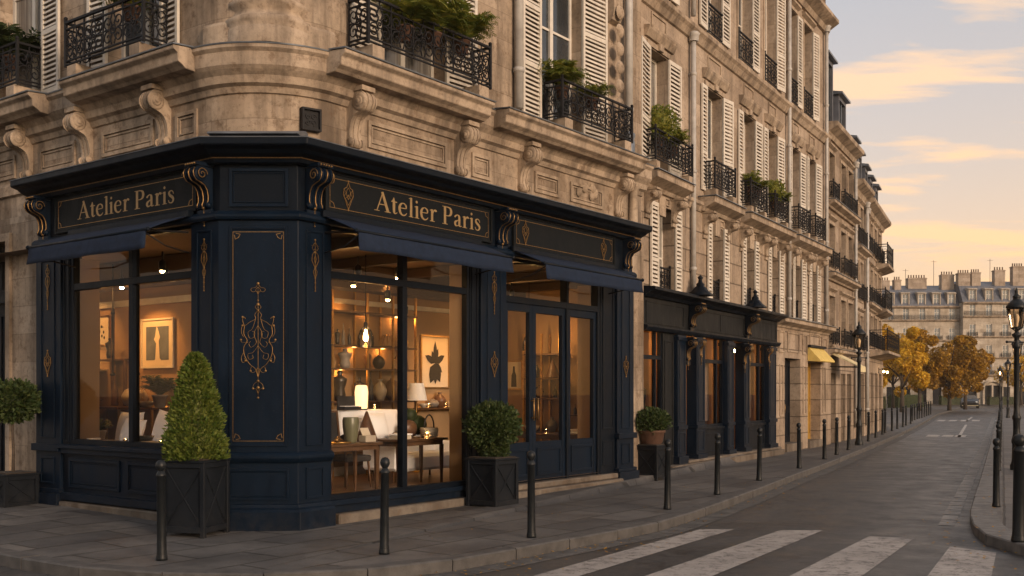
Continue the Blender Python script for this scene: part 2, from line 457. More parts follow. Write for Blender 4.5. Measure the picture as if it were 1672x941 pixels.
M['paving_r'] = paving('small_slab_paving', (.12, .11, .105), (.19, .175, .16), R_(-64.8), 1.0, .6)
M['kerb_right'] = plain('pale_granite_kerb', (.125, .118, .112), .7, 0, .4, 6, .4)
M['kerb'] = plain('granite_kerb', (.068, .064, .062), .75, 0, .35, 6, .4)
M['paint'] = roadpaint('worn_road_paint', (.38, .345, .32), .44)
M['paint_thin'] = roadpaint('faded_road_paint', (.46, .42, .38), .40)
M['sett'] = plain('pale_setts', (.24, .22, .20), .8, 0, .4, 5, .4)

ZR = -.12
g = MB(); g.add([(-400, -120, ZR), (500, -120, ZR), (500, 900, ZR), (-400, 900, ZR)], [(0, 1, 2, 3)])
struct('road', g, M['asphalt'])

kerbL = [(-14.0, 17.2), (-8.6, 13.2), (-5.22, 10.62), (-4.25, 9.93), (-3.34, 9.55), (-2.25, 9.45), (-1.25, 9.75), (-.45, 10.4), (.3, 11.3), (1.0, 12.15), (1.95, 13.35), (3.58, 16.5), (5.3, 20.1), (7.43, 24.45), (11.2, 32.4), (15.4, 41.4), (23.6, 59.5), (32.5, 79.5)]
kl = [tuple(p) for p in cr(kerbL, 8)]
kl += [(35.5, 85.5), (39.0, 92.5), (43.3, 101.5), (47, 109)]
def offset(path, d):
    out = []
    for i in range(len(path)):
        a = Vector(path[max(0, i-1)]); b = Vector(path[min(len(path)-1, i+1)])
        t = (b-a).normalized(); out.append((path[i][0]-t.y*d, path[i][1]+t.x*d))
    return out
def kerb_stones(path, side, name, wd=.20, mt='kerb'):
    mb = MB(); acc = []
    # resample every 1.0 m
    P = [Vector(p) for p in path]; res = [P[0]]; need = .95; cur = P[0]
    for q in P[1:]:
        while (q-cur).length >= need:
            cur = cur + (q-cur).normalized()*need; res.append(cur); need = .95
        need -= (q-cur).length; cur = q
    prof = [(0., ZR-.1), (0.004, -.012), (-.012, .003), (-wd, .003), (-wd, ZR-.1)]
    if side < 0: res.reverse()
    for i in range(len(res)-1):
        a, b = res[i], res[i+1]; d = (b-a).normalized()*.006; dz = random.uniform(-.004, .004); n = Vector((d.y, -d.x)).normalized()*random.uniform(-.005, .005)
        mb.sweep([tuple(a+d+n), tuple(b-d+n)], [(w, z+(dz if z > -.1 else 0)) for w, z in prof])
    return struct(name, mb, M[mt])
kerb_stones(kl, 1, 'kerb')
innerL = offset(kl, .195)
d1 = Vector((.596, .803)); dL = Vector((-.803, .596)); n1 = Vector((.803, -.596)); nL = Vector((-.596, -.803))
C1 = Vector((-3.5, 12.43)); C2 = Vector((-2.55, 12.43))
pR = lambda t, w=0: C2 + d1*t + n1*w
pL = lambda t, w=0: C1 + dL*t + nL*w
d2 = Vector((.6016, 1)).normalized(); O2 = Vector((3.503, 22.0)); n2 = Vector((d2.y, -d2.x)); p2 = lambda t, w=0: O2 + d2*t + n2*w
O3 = p2(12.1); d3 = Vector((.537, 1)).normalized(); n3 = Vector((d3.y, -d3.x)); p3 = lambda t, w=0: O3 + d3*t + n3*w
O4 = p3(4.6); d4 = Vector((.4959, 1)).normalized(); n4 = Vector((d4.y, -d4.x)); p4 = lambda t, w=0: O4 + d4*t + n4*w
O5 = p4(2.75); d5 = Vector((.47, 1)).normalized(); n5 = Vector((d5.y, -d5.x)); p5 = lambda t, w=0: O5 + d5*t + n5*w
O6 = p5(6.4)
fac = [(*pL(13, -.5), .1), (*pL(4.1, -.5), .1), (*pL(0, -.3), 0), (*pR(0, -.3), 0), (*pR(8.2, -.5), .06), (*p2(-2, -.4), .06), (*p2(6.8, -.4), .18), (*p2(12.1, -.4), .24), (*p3(4.6, -.4), .28), (*p4(2.7, -.4), .28), (*p5(6.4, -.4), .26), (20.5, 66, .12), (36, 100, .04), (44, 110, .0)]
# pavement: strips between matching points of the facade line and the kerb
def lerp_path(pts, n):
    P = [Vector(p) for p in pts]; L = [0]
    for i in range(1, len(P)): L.append(L[-1]+(P[i]-P[i-1]).length)
    out = []
    for q in range(n):
        s_ = L[-1]*q/(n-1); i = 1
        while i < len(P)-1 and L[i] < s_: i += 1
        f = (s_-L[i-1])/(L[i]-L[i-1]); out.append(P[i-1].lerp(P[i], f))
    return out
pv = MB(); pv.smooth = True
ring = [Vector((x, y, 0)) for x, y in innerL] + [Vector(p) for p in reversed(fac)]
tri = tessellate_polygon([ring])
pv.add([tuple(p) for p in ring], [t if (ring[t[1]]-ring[t[0]]).cross(ring[t[2]]-ring[t[0]]).z > 0 else (t[0], t[2], t[1]) for t in tri])
struct('pavement', pv, M['paving'])

kerbR = [(14.5, 6.2), (9.5, 8.3), (7.0, 9.6), (5.9, 10.4), (5.55, 11.0), (5.45, 11.7), (5.62, 12.6), (6.2, 14.1), (7.2, 16.25), (9.94, 22.0), (20, 43.3), (37.5, 80.3), (48, 102.5)]
kr = [tuple(p) for p in cr(kerbR, 8)]
kerb_stones(kr, -1, 'kerb', .34, 'kerb_right')
innR = offset(kr, -.335)
pv = MB()
ring = [Vector((x, y, 0)) for x, y in innR] + [Vector((75, 105, 0)), Vector((60, 3, 0))]
tri = tessellate_polygon([ring])
pv.add([tuple(p) for p in ring], [t if (ring[t[1]]-ring[t[0]]).cross(ring[t[2]]-ring[t[0]]).z > 0 else (t[0], t[2], t[1]) for t in tri])
struct('pavement', pv, M['paving_r'])
pv = MB(); pv.box(10, 130, 136, 900, ZR, -.01); struct('pavement', pv, M['paving_r'])

# painted markings, 4 mm above the road
zp = ZR+.004
def marks(polys, mat, name='road_marking'):
    mb = MB()
    for P in polys:
        ar = sum(P[i][0]*P[(i+1) % len(P)][1]-P[(i+1) % len(P)][0]*P[i][1] for i in range(len(P)))
        if ar < 0: P = P[::-1]
        b = [(x, y, zp) for x, y in P]; mb.add(b, [tuple(range(len(b)))])
    return struct(name, mb, mat)
def stripe(a, b, c, d, ext=2.4):          # far-left, far-right, near-right, near-left; prolonged past the frame
    a, b, c, d = map(Vector, (a, b, c, d))
    c2 = c + (c-b).normalized()*ext; d2_ = d + (d-a).normalized()*ext
    return [tuple(a), tuple(b), tuple(c2), tuple(d2_)]
marks([stripe((2.42, 13.4), (2.86, 13.4), (.55, 9.85), (.10, 9.85)), stripe((3.42, 13.3), (3.97, 13.3), (1.86, 9.9), (1.21, 9.9)), stripe((4.37, 12.75), (4.85, 12.57), (3.3, 9.9), (2.6, 9.9)), stripe((5.0, 11.9), (5.32, 11.45), (4.55, 9.9), (3.93, 9.9), 1.6),
       [(1.45, 12.42), (1.70, 12.6), (.1, 10.62), (-.15, 10.36)]], M['paint'])
def along(p, q, w):
    p, q = Vector(p), Vector(q); n = Vector((-(q-p).y, (q-p).x)).normalized()*w/2
    return [tuple(p-n), tuple(q-n), tuple(q+n), tuple(p+n)]
sd = Vector((.47, 1)).normalized(); sx = Vector((sd.y, -sd.x))
L_ = []
for i in range(7):
    if i == 5: continue
    b = Vector((25.0, 62.6)) + Vector((1, .04))*(i*.72); L_.append(along(b, b+sd*3.0, .42))
for b, w in (((15.5, 41.3), .35), ((16.5, 41.0), .45), ((17.05, 40.9), .40), ((17.5, 40.75), .4)): L_.append(along(b, Vector(b)+sd*2.0, w))
L_.append(along((17.4, 40.6), (24.4, 56.0), .12)); L_.append(along((27.2, 62.4), (32.4, 73.4), .12))
L_.append(along((14.6, 40.9), (18.7, 39.9), .12)); L_.append(along((14.0, 36.1), (14.55, 35.7), .22)); L_.append(along((15.9, 37.5), (17.0, 37.2), .12))
marks(L_, M['paint_thin'])
# row of pale setts in the right gutter, each block with a gap
mb = MB()
A_ = [Vector((5.72, 13.74)), Vector((8.64, 19.81)), Vector((14.5, 32.1)), Vector((33.1, 71.6))]
pts = [Vector(p[:2]) for p in lerp_path([(a.x, a.y, 0) for a in A_], 96)]
for i in range(len(pts)-1):
    a, b = pts[i], pts[i+1]; t = (b-a).normalized(); n = Vector((-t.y, t.x)); w = .105+random.uniform(-.012, .012); e = .028
    q = [a+t*e-n*w, b-t*e-n*w, b-t*e+n*w, a+t*e+n*w]
    mb.add([(v.x, v.y, ZR+.006) for v in q], [(0, 1, 2, 3)])
struct('gutter_setts', mb, M['sett'])
mb = MB()
kk = [Vector(p) for p in kl]
for i in range(30, len(kk)-6):
    a, b = kk[i], kk[i+1]; t = (b-a).normalized(); n = Vector((t.y, -t.x))
    m_ = max(1, int((b-a).length/.7))
    for j in range(m_):
        p = a.lerp(b, j/m_); q = a.lerp(b, (j+.93)/m_)
        mb.add([(*(p+n*.03), ZR+.005), (*(p+n*.30), ZR+.005), (*(q+n*.30), ZR+.005), (*(q+n*.03), ZR+.005)], [(0, 1, 2, 3)])
struct('gutter_setts', mb, plain('dark_setts', (.085, .08, .076), .8, 0, .4, 5, .4))
# fallen leaves along the kerbs
mb = MB()
def leafquad(mb, p, s_, up=.0):
    a = random.uniform(0, 2*PI); u = Vector((math.cos(a), math.sin(a), random.uniform(-.3, .3)))*s_; v = Vector((-math.sin(a), math.cos(a), random.uniform(-.3, .3)))*s_*.6
    p = Vector(p); mb.add([tuple(p-u), tuple(p-v), tuple(p+u), tuple(p+v)], [(0, 1, 2, 3)])
for i in range(420):
    q = random.choice(kk[30:110]); n = abs(random.gauss(0, .25))
    leafquad(mb, (q.x+n*.8+random.uniform(-.2, .2)*.2, q.y-n*.5+random.uniform(-.4, .4), ZR+.022), random.uniform(.012, .028))
for i in range(260):
    q = Vector(random.choice(kr[24:90])); n = random.gauss(.0, .5)
    leafquad(mb, (q.x+n, q.y+random.uniform(-.5, .5), (.02 if n > .02 else ZR+.022)), random.uniform(.012, .028))
for i in range(150):
    t = random.uniform(0, 9); w = random.uniform(.4, 2.2); q = pR(t, w); leafquad(mb, (q.x, q.y, .018), random.uniform(.008, .018))
struct('fallen_leaves', mb, M['leaf_fall'], 'stuff')

# ------------------------------------------------------------------ bollards
def bollard_meshes(h, q):
    s_ = h/.98
    b = MB(); b.lathe([(0, 0), (.056*q, 0), (.056*q, .02*s_), (.052*q, .05*s_)], n=16)
    k = MB(); k.lathe([(.05*q, .045*s_), (.047*q, .10*s_), (.040*q, .815*s_), (.047*q, .82*s_), (.049*q, .832*s_), (.043*q, .845*s_), (.036*q, .86*s_), (.024*q, .875*s_)], n=16)
    f = MB(); f.lathe([(.022*q, .87*s_), (.034*q, .882*s_), (.048*q, .91*s_), (.051*q, .93*s_), (.045*q, .957*s_), (.028*q, .977*s_), (0, .984*s_)], n=16)
    return [x.mesh(n, M['iron_green']) for x, n in ((b, 'base'), (k, 'shaft'), (f, 'ball_finial'))]
bm_ = bollard_meshes(.98, 1.0)
def bollard(x, y, label, group, ms=bm_, small=False):
    t = thing('bollard', label, 'bollard', T(x, y, .002) @ RX(random.uniform(-.014, .014)) @ RY(random.uniform(-.014, .014)), group)
    for me in ms: put(me, me.name.split('.')[0], t)
    return t
GB = 'black bollards along the left kerb'
bl = [((-3.43, 10.21), 'black iron bollard in front of the tall cone shrub planter'), ((-1.3, 10.6), 'black iron bollard in front of the main display window with the table'),
      ((.22, 11.8), 'black iron bollard between the ball shrub and the glazed shop doors'), ((2.18, 14.63), 'black iron bollard in front of the terracotta potted shrub by the dark shopfront'),
      ((3.29, 16.72), 'black iron bollard in front of the first bay of the dark second shopfront'), ((4.59, 19.37), 'black iron bollard in front of the middle window of the dark second shopfront'),
      ((6.19, 22.47), 'black iron bollard in front of the first stone doorway past the dark shopfront'), ((7.65, 25.53), 'black iron bollard in front of the doorway with the mustard awning'),
      ((8.49, 27.27), 'black iron bollard just beyond the mustard awning doorway'), ((9.54, 29.56), 'black iron bollard just before the left hand street lamp')]
for p, l in bl: bollard(*p, l, GB)
far_b = [(11.86, 34.67), (13.07, 37.44), (14.26, 40.12), (15.0, 41.91), (16.0, 43.88), (17.13, 46.34), (18.3, 48.8), (19.3, 51.06), (20.5, 53.6), (21.5, 56.0), (22.52, 58.3), (23.6, 60.7), (24.7, 63.2), (25.8, 65.6), (26.9, 68.0), (28.0, 70.4), (29.1, 72.8), (30.2, 75.2)]
for i, p in enumerate(far_b):
    bollard(*p, 'black iron bollard in the far row of the left kerb beyond the street lamp', 'far bollards of the left kerb')
bmr = bollard_meshes(1.18, 1.38)
bollard(5.57, 11.46, 'thick black ball topped bollard at the right edge in front of the big lamp post', 'black bollards on the right pavement', bmr)
bollard(6.94, 14.94, 'slim black bollard standing alone just inside the right kerb curve', 'black bollards on the right pavement')
for i in range(24):
    y = 21.8 + i*2.35
    bollard(6.94+(y-14.94)*.4712, y, 'black bollard in the distant row lining the right kerb', 'far bollards of the right kerb')

# ------------------------------------------------------------------ street lamps
def lamp_meshes():
    p = MB()
    p.lathe([(.125, 0), (.13, .10), (.11, .14), (.095, .2), (.085, .55), (.10, .58), (.10, .64), (.08, .70), (.07, .78), (.07, 1.05), (.088, 1.08), (.088, 1.13), (.065, 1.17), (.056, 1.3), (.052, 2.55), (.075, 2.58), (.08, 2.63), (.055, 2.68), (.045, 2.78), (.085, 2.83), (.10, 2.86), (.04, 2.9), (.03, 2.98)], n=18)
    p.tube([(-.24, 0, 2.70), (.24, 0, 2.70)], .016, 6); p.ball((-.25, 0, 2.7), .03); p.ball((.25, 0, 2.7), .03)
    fr = MB()                                       # lantern cage
    z0, z1, a, b = 3.0, 3.42, .115, .19
    for q in range(6):
        A = PI/6+q*PI/3; B = A+PI/3
        lo = (a*math.cos(A), a*math.sin(A), z0); hi = (b*math.cos(A), b*math.sin(A), z1)
        lo2 = (a*math.cos(B), a*math.sin(B), z0); hi2 = (b*math.cos(B), b*math.sin(B), z1)
        fr.tube([lo, hi], .011, 5); fr.tube([lo, lo2], .014, 5); fr.tube([hi, hi2], .016, 5)
        fr.tube([(.03*math.cos(A), .03*math.sin(A), 2.94), lo], .010, 5)
    fr.lathe([(.11, 2.985), (.12, 3.0), (.06, 3.02), (0, 3.025)], n=6)
    cap = MB()
    cap.lathe([(.215, 3.42), (.22, 3.44), (.16, 3.52), (.10, 3.58), (.07, 3.60), (.075, 3.63), (.085, 3.66), (.05, 3.69), (.025, 3.73), (.035, 3.76), (.022, 3.80), (.0, 3.86)], n=12)
    gl = MB()
    for q in range(6):
        A = PI/6+q*PI/3; B = A+PI/3; e = .97
        gl.add([(a*e*math.cos(A), a*e*math.sin(A), z0+.01), (a*e*math.cos(B), a*e*math.sin(B), z0+.01), (b*e*math.cos(B), b*e*math.sin(B), z1-.01), (b*e*math.cos(A), b*e*math.sin(A), z1-.01)], [(0, 1, 2, 3)])
    bu = MB(); bu.lathe([(.03, 3.03), (.035, 3.10), (.05, 3.16), (.055, 3.22), (.035, 3.28), (0, 3.3)], n=10)
    return p, fr, cap, gl, bu
_p, _f, _c, _g, _b = lamp_meshes()
M['bulb_off'] = plain('frosted_bulb', (.8, .72, .6), .3)
M['bulb_on'] = glow('lit_bulb', (1, .62, .26), 7)
lm = {'post': _p.mesh('post', M['iron_green']), 'lantern_frame': _f.mesh('lantern_frame', M['iron_green']), 'lantern_cap': _c.mesh('lantern_cap', M['iron_green']), 'lantern_glass': _g.mesh('lantern_glass', M['lampglass'])}
lm_off = _b.mesh('bulb', M['bulb_off']); lm_on = _b.mesh('bulb', M['bulb_on'])
def lamp(x, y, label, group, on=False, rot=0, s_=1, z=0):
    t = thing('street_lamp', label, 'street lamp', T(x, y, z) @ RZ(rot) @ Matrix.Scale(s_, 4), group)
    put(lm['post'], 'post', t); f = put(lm['lantern_frame'], 'lantern', t); put(lm['lantern_cap'], 'cap', f); put(lm['lantern_glass'], 'glass', f); put(lm_on if on else lm_off, 'bulb', f)
    return t
GL = 'black street lamps on the right pavement'
lamp(10.65, 22, 'tall black street lamp with six sided lantern nearest on the right pavement', GL, rot=.3)
lamp(18.9, 39, 'second black street lamp on the right, lantern half hidden by the first post', GL, rot=.5)
lamp(31.4, 66, 'third black street lamp on the right with unlit lantern far down the pavement', GL)
lamp(35.2, 72.5, 'unlit black street lamp close behind the third one on the right', GL)
lamp(39.8, 85, 'distant right street lamp with its lantern glowing', GL, True)
lamp(47.0, 100, 'farthest small street lamp on the right by the end of the road', GL)
lamp(10.72, 32.2, 'black street lamp on the left kerb in front of the stone facades', None, rot=.2)

# ------------------------------------------------------------------ trees
def tree(x, y, h, rx, rz, mat, n, label, seed, lean=0, cz=None):
    rnd = random.Random(seed)
    t = thing('tree', label, 'tree', T(x, y, ZR+.1), 'autumn trees at the end of the street')
    cz = cz or h-rz
    tr = MB()
    tr.tube([(0, 0, 0), (.03, .02, h*.22), (lean*.3, .05, h*.45), (lean*.6, 0, h*.68)], [.19, .14, .11, .04], 8)
    for i in range(9):
        a = rnd.uniform(0, 2*PI); z0 = h*rnd.uniform(.26, .5); L = rx*rnd.uniform(.55, .95)
        tr.tube([(lean*z0/h*.6, 0, z0), (math.cos(a)*L*.5, math.sin(a)*L*.5, z0+L*.5), (math.cos(a)*L, math.sin(a)*L, z0+L*rnd.uniform(.6, 1.1))], [.07, .045, .012], 5)
    part(tr, 'trunk', M['bark'], t)
    cl = []
    for i in range(30):
        while True:
            q = Vector((rnd.uniform(-1, 1), rnd.uniform(-1, 1), rnd.uniform(-1, 1)))
            if .25 < q.length < 1: break
        k = 1.0 - .25*max(0, q.z)
        cl.append((Vector((q.x*rx*k+lean, q.y*rx*k, cz+q.z*rz)), rnd.uniform(.30, .62)*rx*.50))
    mb = MB()
    for i in range(n):
        c, r = rnd.choice(cl)
        while True:
            q = Vector((rnd.uniform(-1, 1), rnd.uniform(-1, 1), rnd.uniform(-1, 1)))
            if q.length < 1: break
        p = c + q.normalized()*(q.length**.5)*r
        s_ = rnd.uniform(.08, .17); u = Vector((rnd.uniform(-1, 1), rnd.uniform(-1, 1), rnd.uniform(-1, .6))).normalized()
        v = u.orthogonal().normalized(); v = Matrix.Rotation(rnd.uniform(0, 6), 3, u) @ v
        mb.add([tuple(p-u*s_), tuple(p+v*s_*.6), tuple(p+u*s_), tuple(p-v*s_*.6)], [(0, 1, 2, 3)])
    part(mb, 'crown', mat, t)
    return t
tree(30.3, 81, 7.1, 2.25, 2.8, M['leaf_gold'], 9500, 'bright golden tree at the end of the left pavement, its trunk pale', 1)
tree(34.4, 88, 6.5, 2.4, 2.3, M['leaf_amber'], 8000, 'darker amber tree just right of the bright golden one', 2)
tree(38.6, 92, 7.2, 2.8, 2.8, M['leaf_amber'], 10500, 'broad amber tree in the middle of the cluster with the tallest crown', 3)
tree(42.6, 98, 7.0, 2.5, 2.7, M['leaf_amber'], 8500, 'rightmost amber tree of the cluster beside the parked car', 4)
tree(38.0, 104, 7.6, 2.7, 2.8, M['leaf_gold'], 7000, 'yellow topped tree rising behind the broad amber one', 5)
tree(62.5, 128, 6.6, 2.6, 2.4, M['leaf_gold'], 4500, 'small golden tree behind the lamp row at the right edge', 6)
# ------------------------------------------------------------------ clipped hedge and railing beneath the trees
def hedge(x, y, L, w, h, ang, label, seed):
    rnd = random.Random(seed); mb = MB()
    mb.taper(0, 0, .02, h*.9, L/2*.95, w/2*.8, L/2*.92, w/2*.7)
    for i in range(1500):
        p = Vector((rnd.uniform(-L/2, L/2), rnd.uniform(-w/2, w/2), rnd.uniform(.05, h)*rnd.uniform(.85, 1.08)))
        leafquad(mb, p, rnd.uniform(.06, .12)); 
    return solo(mb, 'hedge', M['leaf_dark'], label, 'hedge', 'hedges under the trees', frame(x, y, ang, ZR+.1))
hedge(33.6, 96.5, 8, 1.2, 1.35, R_(62), 'long dark hedge under the golden trees', 11)
hedge(41.2, 109, 8, 1.4, 1.5, R_(50), 'dark hedge behind the rightmost amber tree and car', 12)
hedge(56.5, 133, 4, 1.2, 1.3, 0, 'low dark hedge in front of the arched entrance', 13)
hedge(62.6, 133.5, 3.4, 1.2, 1.1, 0, 'small dark hedge right of the arched entrance', 14)
# ------------------------------------------------------------------ far car
def car():
    t = thing('parked_car', 'dark saloon car facing us at the far end of the road', 'car', frame(49.6, 113, R_(-22), ZR))
    b = MB(); b.smooth = True
    prof = [(-2.1, .35), (-2.15, .62), (-2.05, .82), (-1.1, .95), (-.45, 1.36), (.75, 1.40), (1.55, 1.02), (2.1, .95), (2.15, .5), (2.1, .32)]
    # side outline extruded across, narrowed at the roof
    vs = []; n = len(prof)
    for s_ in (-1, 1):
        for y, z in prof: vs.append((s_*(.86 if z < 1. else .62), y, z))
    fs = [tuple(range(n)), tuple(n+i for i in reversed(range(n)))] + [(i, n+i, n+(i+1) % n, (i+1) % n) for i in range(n)]
    b.add(vs, [f[::-1] for f in fs]); part(b, 'body', plain('dark_car_paint', (.02, .022, .026), .25), t, None, .05)
    w = MB(); w.add([(-.74, -1.08, 1.0), (.74, -1.08, 1.0), (.58, -.5, 1.36), (-.58, -.5, 1.36)], [(0, 1, 2, 3)]); part(w, 'windscreen', M['pane'], t, T(0, -.02, .03))
    for s_ in (-1, 1):
        h = MB(); h.ball((s_*.62, -2.06, .68), .16, .08, .08); part(h, 'headlight', plain('headlight_lens', (.7, .7, .66), .15), t)
        for y in (-1.3, 1.3):
            q = MB(); q.M = T(s_*.80, y, .32) @ RY(PI/2); q.lathe([(.0, -.1), (.31, -.1), (.33, -.05), (.33, .05), (.31, .1), (0, .1)], n=18); part(q, 'wheel', plain('tyre_rubber', (.012, .012, .012), .8), t)
        m_ = MB(); m_.box(s_*.86, s_*1.02, -.75, -.62, .95, 1.08); part(m_, 'wing_mirror', M['iron'], t)
    gr = MB(); gr.box(-.55, .55, -2.18, -2.14, .42, .62); part(gr, 'grille', M['iron'], t)
    bp = MB(); bp.box(-.8, .8, -2.2, -2.1, .27, .36); part(bp, 'bumper', plain('pale_bumper', (.35, .3, .2), .4), t)
car()
# ------------------------------------------------------------------ facade kit
_cache = {}
def cached(key, fn):
    if key not in _cache: _cache[key] = fn()
    return _cache[key]
def win_meshes(w, h, nx=2, bars=(.42,), fw=.06, mat='frame', pm='pane'):
    def mk():
        f = MB(); d = .05
        f.box(0, fw, 0, d, 0, h); f.box(w-fw, w, 0, d, 0, h); f.box(fw, w-fw, 0, d, 0, fw*1.2); f.box(fw, w-fw, 0, d, h-fw, h)
        xs = [fw + (w-2*fw)*i/nx for i in range(nx+1)]
        for x in xs[1:-1]: f.box(x-.045, x+.045, -.012, d-.012, fw*1.2, h-fw)
        zb = [h*b for b in bars]
        for i in range(nx):
            a = xs[i]+(.045 if i else 0); b = xs[i+1]-(.045 if i < nx-1 else 0)
            for z in zb: f.box(a, b, .005, d-.01, z-.02, z+.02)
        p = MB(); p.add([(fw*.8, .028, fw), (w-fw*.8, .028, fw), (w-fw*.8, .028, h-fw*.8), (fw*.8, .028, h-fw*.8)], [(0, 1, 2, 3)])
        return f.mesh('window', M[mat]), p.mesh('pane', M[pm])
    return cached(('win', w, h, nx, bars, mat, pm), mk)
def window(root, Mx, w, h, nx=2, bars=(.42,), mat='frame', pm='pane', name='window'):
    window.n += 1
    if pm == 'pane' and window.n % 3 == 1: pm = 'pane_curtain'
    f, p = win_meshes(w, h, nx, bars, mat=mat, pm=pm)
    o = put(f, name, root, Mx); put(p, 'pane', o); return o
window.n = 0
def shutter_mesh(w, h, pitch=.085):
    def mk():
        s_ = MB(); st = .055 if w > .3 else .035
        s_.fb(0, st, 0, .038, 0, h); s_.fb(w-st, w, 0, .038, 0, h)
        rails = [0, .36, 1] if h < 2.6 else [0, .33, .66, 1]
        zr = [(0, .10)] + [(h*q-.035, h*q+.035) for q in rails[1:-1]] + [(h-.08, h)]
        for a, b in zr: s_.fb(st, w-st, .002, .036, a, b)
        for (a, b), (c, d) in zip(zr[:-1], zr[1:]):
            n = max(1, round((c-b)/pitch)); q = (c-b)/n
            for i in range(n):
                z = b+q*(i+.5)
                s_.xprism([(.004, z+q*.30), (.010, z+q*.36), (.036, z-q*.28), (.030, z-q*.34)], st, w-st)
        return s_.mesh('shutter', M['shutter'])
    return cached(('shut', round(w, 3), round(h, 3), pitch), mk)
srnd = random.Random(77)
def hang(root, w, h, x, y, z, side):
    a = srnd.choice((.02, .05, .04, .10, .16, .03))
    if side > 0: return put(shutter_mesh(w, h), 'shutter', root, T(x, y, z) @ RZ(-a))
    return put(shutter_mesh(w, h), 'shutter', root, T(x, y, z) @ RZ(a) @ T(-w, 0, 0))
def spiral(c, r0, r1, a0, turns, n=14):
    return [(c[0]+(r0+(r1-r0)*i/n)*math.cos(a0+turns*2*PI*i/n), c[1]+(r0+(r1-r0)*i/n)*math.sin(a0+turns*2*PI*i/n)) for i in range(n+1)]
def railing_mesh(W, H, D=0, rich=True, th=.010):
    """wrought iron guard, x 0..W, bottom at z=0, front at y=0, returns D deep at both ends"""
    def mk():
        m = MB()
        def run(L, X):
            m.M = X
            m.box(0, L, -.022, .022, H-.03, H); m.box(0, L, -.012, .012, H-.115, H-.095); m.box(0, L, -.012, .012, .05, .07)
            if rich:
                m.box(0, L, -.012, .012, 0, .018)
            z0, z1 = .07, H-.115; hh = z1-z0
            n = max(1, round(L/(hh*1.0))); cw = L/n
            for i in range(n+1): m.box(min(max(cw*i-.008, 0), L-.016), min(max(cw*i+.008, .016), L), -.009, .009, 0, H-.03)
            for i in range(n):
                cx = cw*(i+.5); cz = z0+hh/2; a = cw*.5; b = hh*.5
                def P(pts, q=1): m.tube([(cx+x*a*q, 0, cz+z*b) for x, z in pts], th, 4)
                for q in (-1, 1):
                    if rich:
                        P(spiral((.50, .48), .46, .08, -PI*.55, 1.25), q)
                        P(spiral((.50, -.48), .46, .08, PI*.55, -1.25), q)
                        P([(.95, 0), (.6, .06), (.25, -.05), (.12, -.35), (.25, -.6), (.12, -.95)], q)
                        P([(.25, .05), (.12, .35), (.25, .62), (.1, .95)], q)
                    else:
                        P(spiral((.5, .4), .48, .12, -PI*.5, 1.0, 9), q); P(spiral((.5, -.4), .48, .12, PI*.5, -1.0, 9), q)
                        P([(.2, -.95), (.05, 0), (.2, .95)], q)
                if rich:
                    P(spiral((0, 0), .26, .26, 0, 1, 12)); P(spiral((0, 0), .1, .1, 0, 1, 8))
                    P([(x*1.0, .98) for x in (-.2, .2)])
                for x in (.0,): m.box(cx-.006, cx+.006, -.006, .006, H-.115, H-.03)
        run(W, Matrix.Identity(4))
        if D:
            run(D, T(.01, .0, 0) @ RZ(PI/2)); run(D, T(W-.01, .0, 0) @ RZ(PI/2))
        m.M = Matrix.Identity(4)
        for x in (0, W): m.box(x-.018, x+.018, -.018, .018, -.02, H+.03); m.ball((x, 0, H+.045), .028)
        return m.mesh('balcony_railing', M['iron'])
    return cached(('rail', round(W, 2), round(H, 2), D, rich), mk)
def corbel_mesh(h=.72, d=.42, w=.22):
    def mk():
        m = MB()
        S = [(0, 0), (.06, .02), (.10, .06), (.105, .12), (.07, .2), (.07, .32), (.10, .45), (.17, .56), (.30, .62), (.40, .66), (.46, .74), (.48, .84), (.44, .94), (.36, 1.0), (0, 1.0)]
        pr = [(x*d/.48, z*h) for x, z in cr(S[1:-1], 3)]
        pr = [(0, 0)] + pr + [(0, h)]
        m.xprism(pr, -w/2, w/2)
        for x0, x1 in ((-w/2-.012, -w/2+.035), (-.03, .03), (w/2-.035, w/2+.012)):       # raised ribs
            m.xprism([(0, .01*h)] + [(x+.012, z) for x, z in pr[1:-1]] + [(0, h*.995)], x0, x1)
        for s_ in (-1, 1):                                                           # volutes
            for r, q in ((.17*h, .016), (.10*h, .03), (.045*h, .045)):
                m.M = T(s_*(w/2+.0), -(d*.72), h*.80) @ RY(s_*PI/2); m.lathe([(r, 0), (r, q), (r*.75, q+.008), (0, q+.008)], n=14)
            m.M = T(s_*(w/2), -.075*d/.42, h*.10) @ RY(s_*PI/2); m.lathe([(.08*h, 0), (.08*h, .016), (0, .022)], n=12)
        m.M = Matrix.Identity(4)
        m.fb(-w/2-.03, w/2+.03, 0, .05, -h*.16, -.002)
        m.fb(-w/2-.03, w/2+.03, 0, d*.95, h+.002, h*1.09)
        return m.mesh('corbel', M['stone_carved'])
    return cached(('corb', h, d, w), mk)
LEDGE = [(0, -.30), (.10, -.29), (.14, -.22), (.30, -.14), (.34, -.12), (.34, -.02), (.36, 0), (0, .02)]
def ledge(root, Mx, x0, x1, z, d=.36, hs=1.0, name='ledge', mat='stone_carved', base=0):
    m = MB(); m.xprism([(base+(w*(d-base)/.36 if w else 0), z+q*hs) for w, q in LEDGE], x0, x1)
    m2 = part(m, name, M[mat], root, Mx, .006)
    k = MB(); k.fb(x0-.01, x1+.01, base, d+.012, z+.022*hs, z+.022*hs+.016); part(k, 'zinc_flashing', M['zinc'], m2)
    return m2
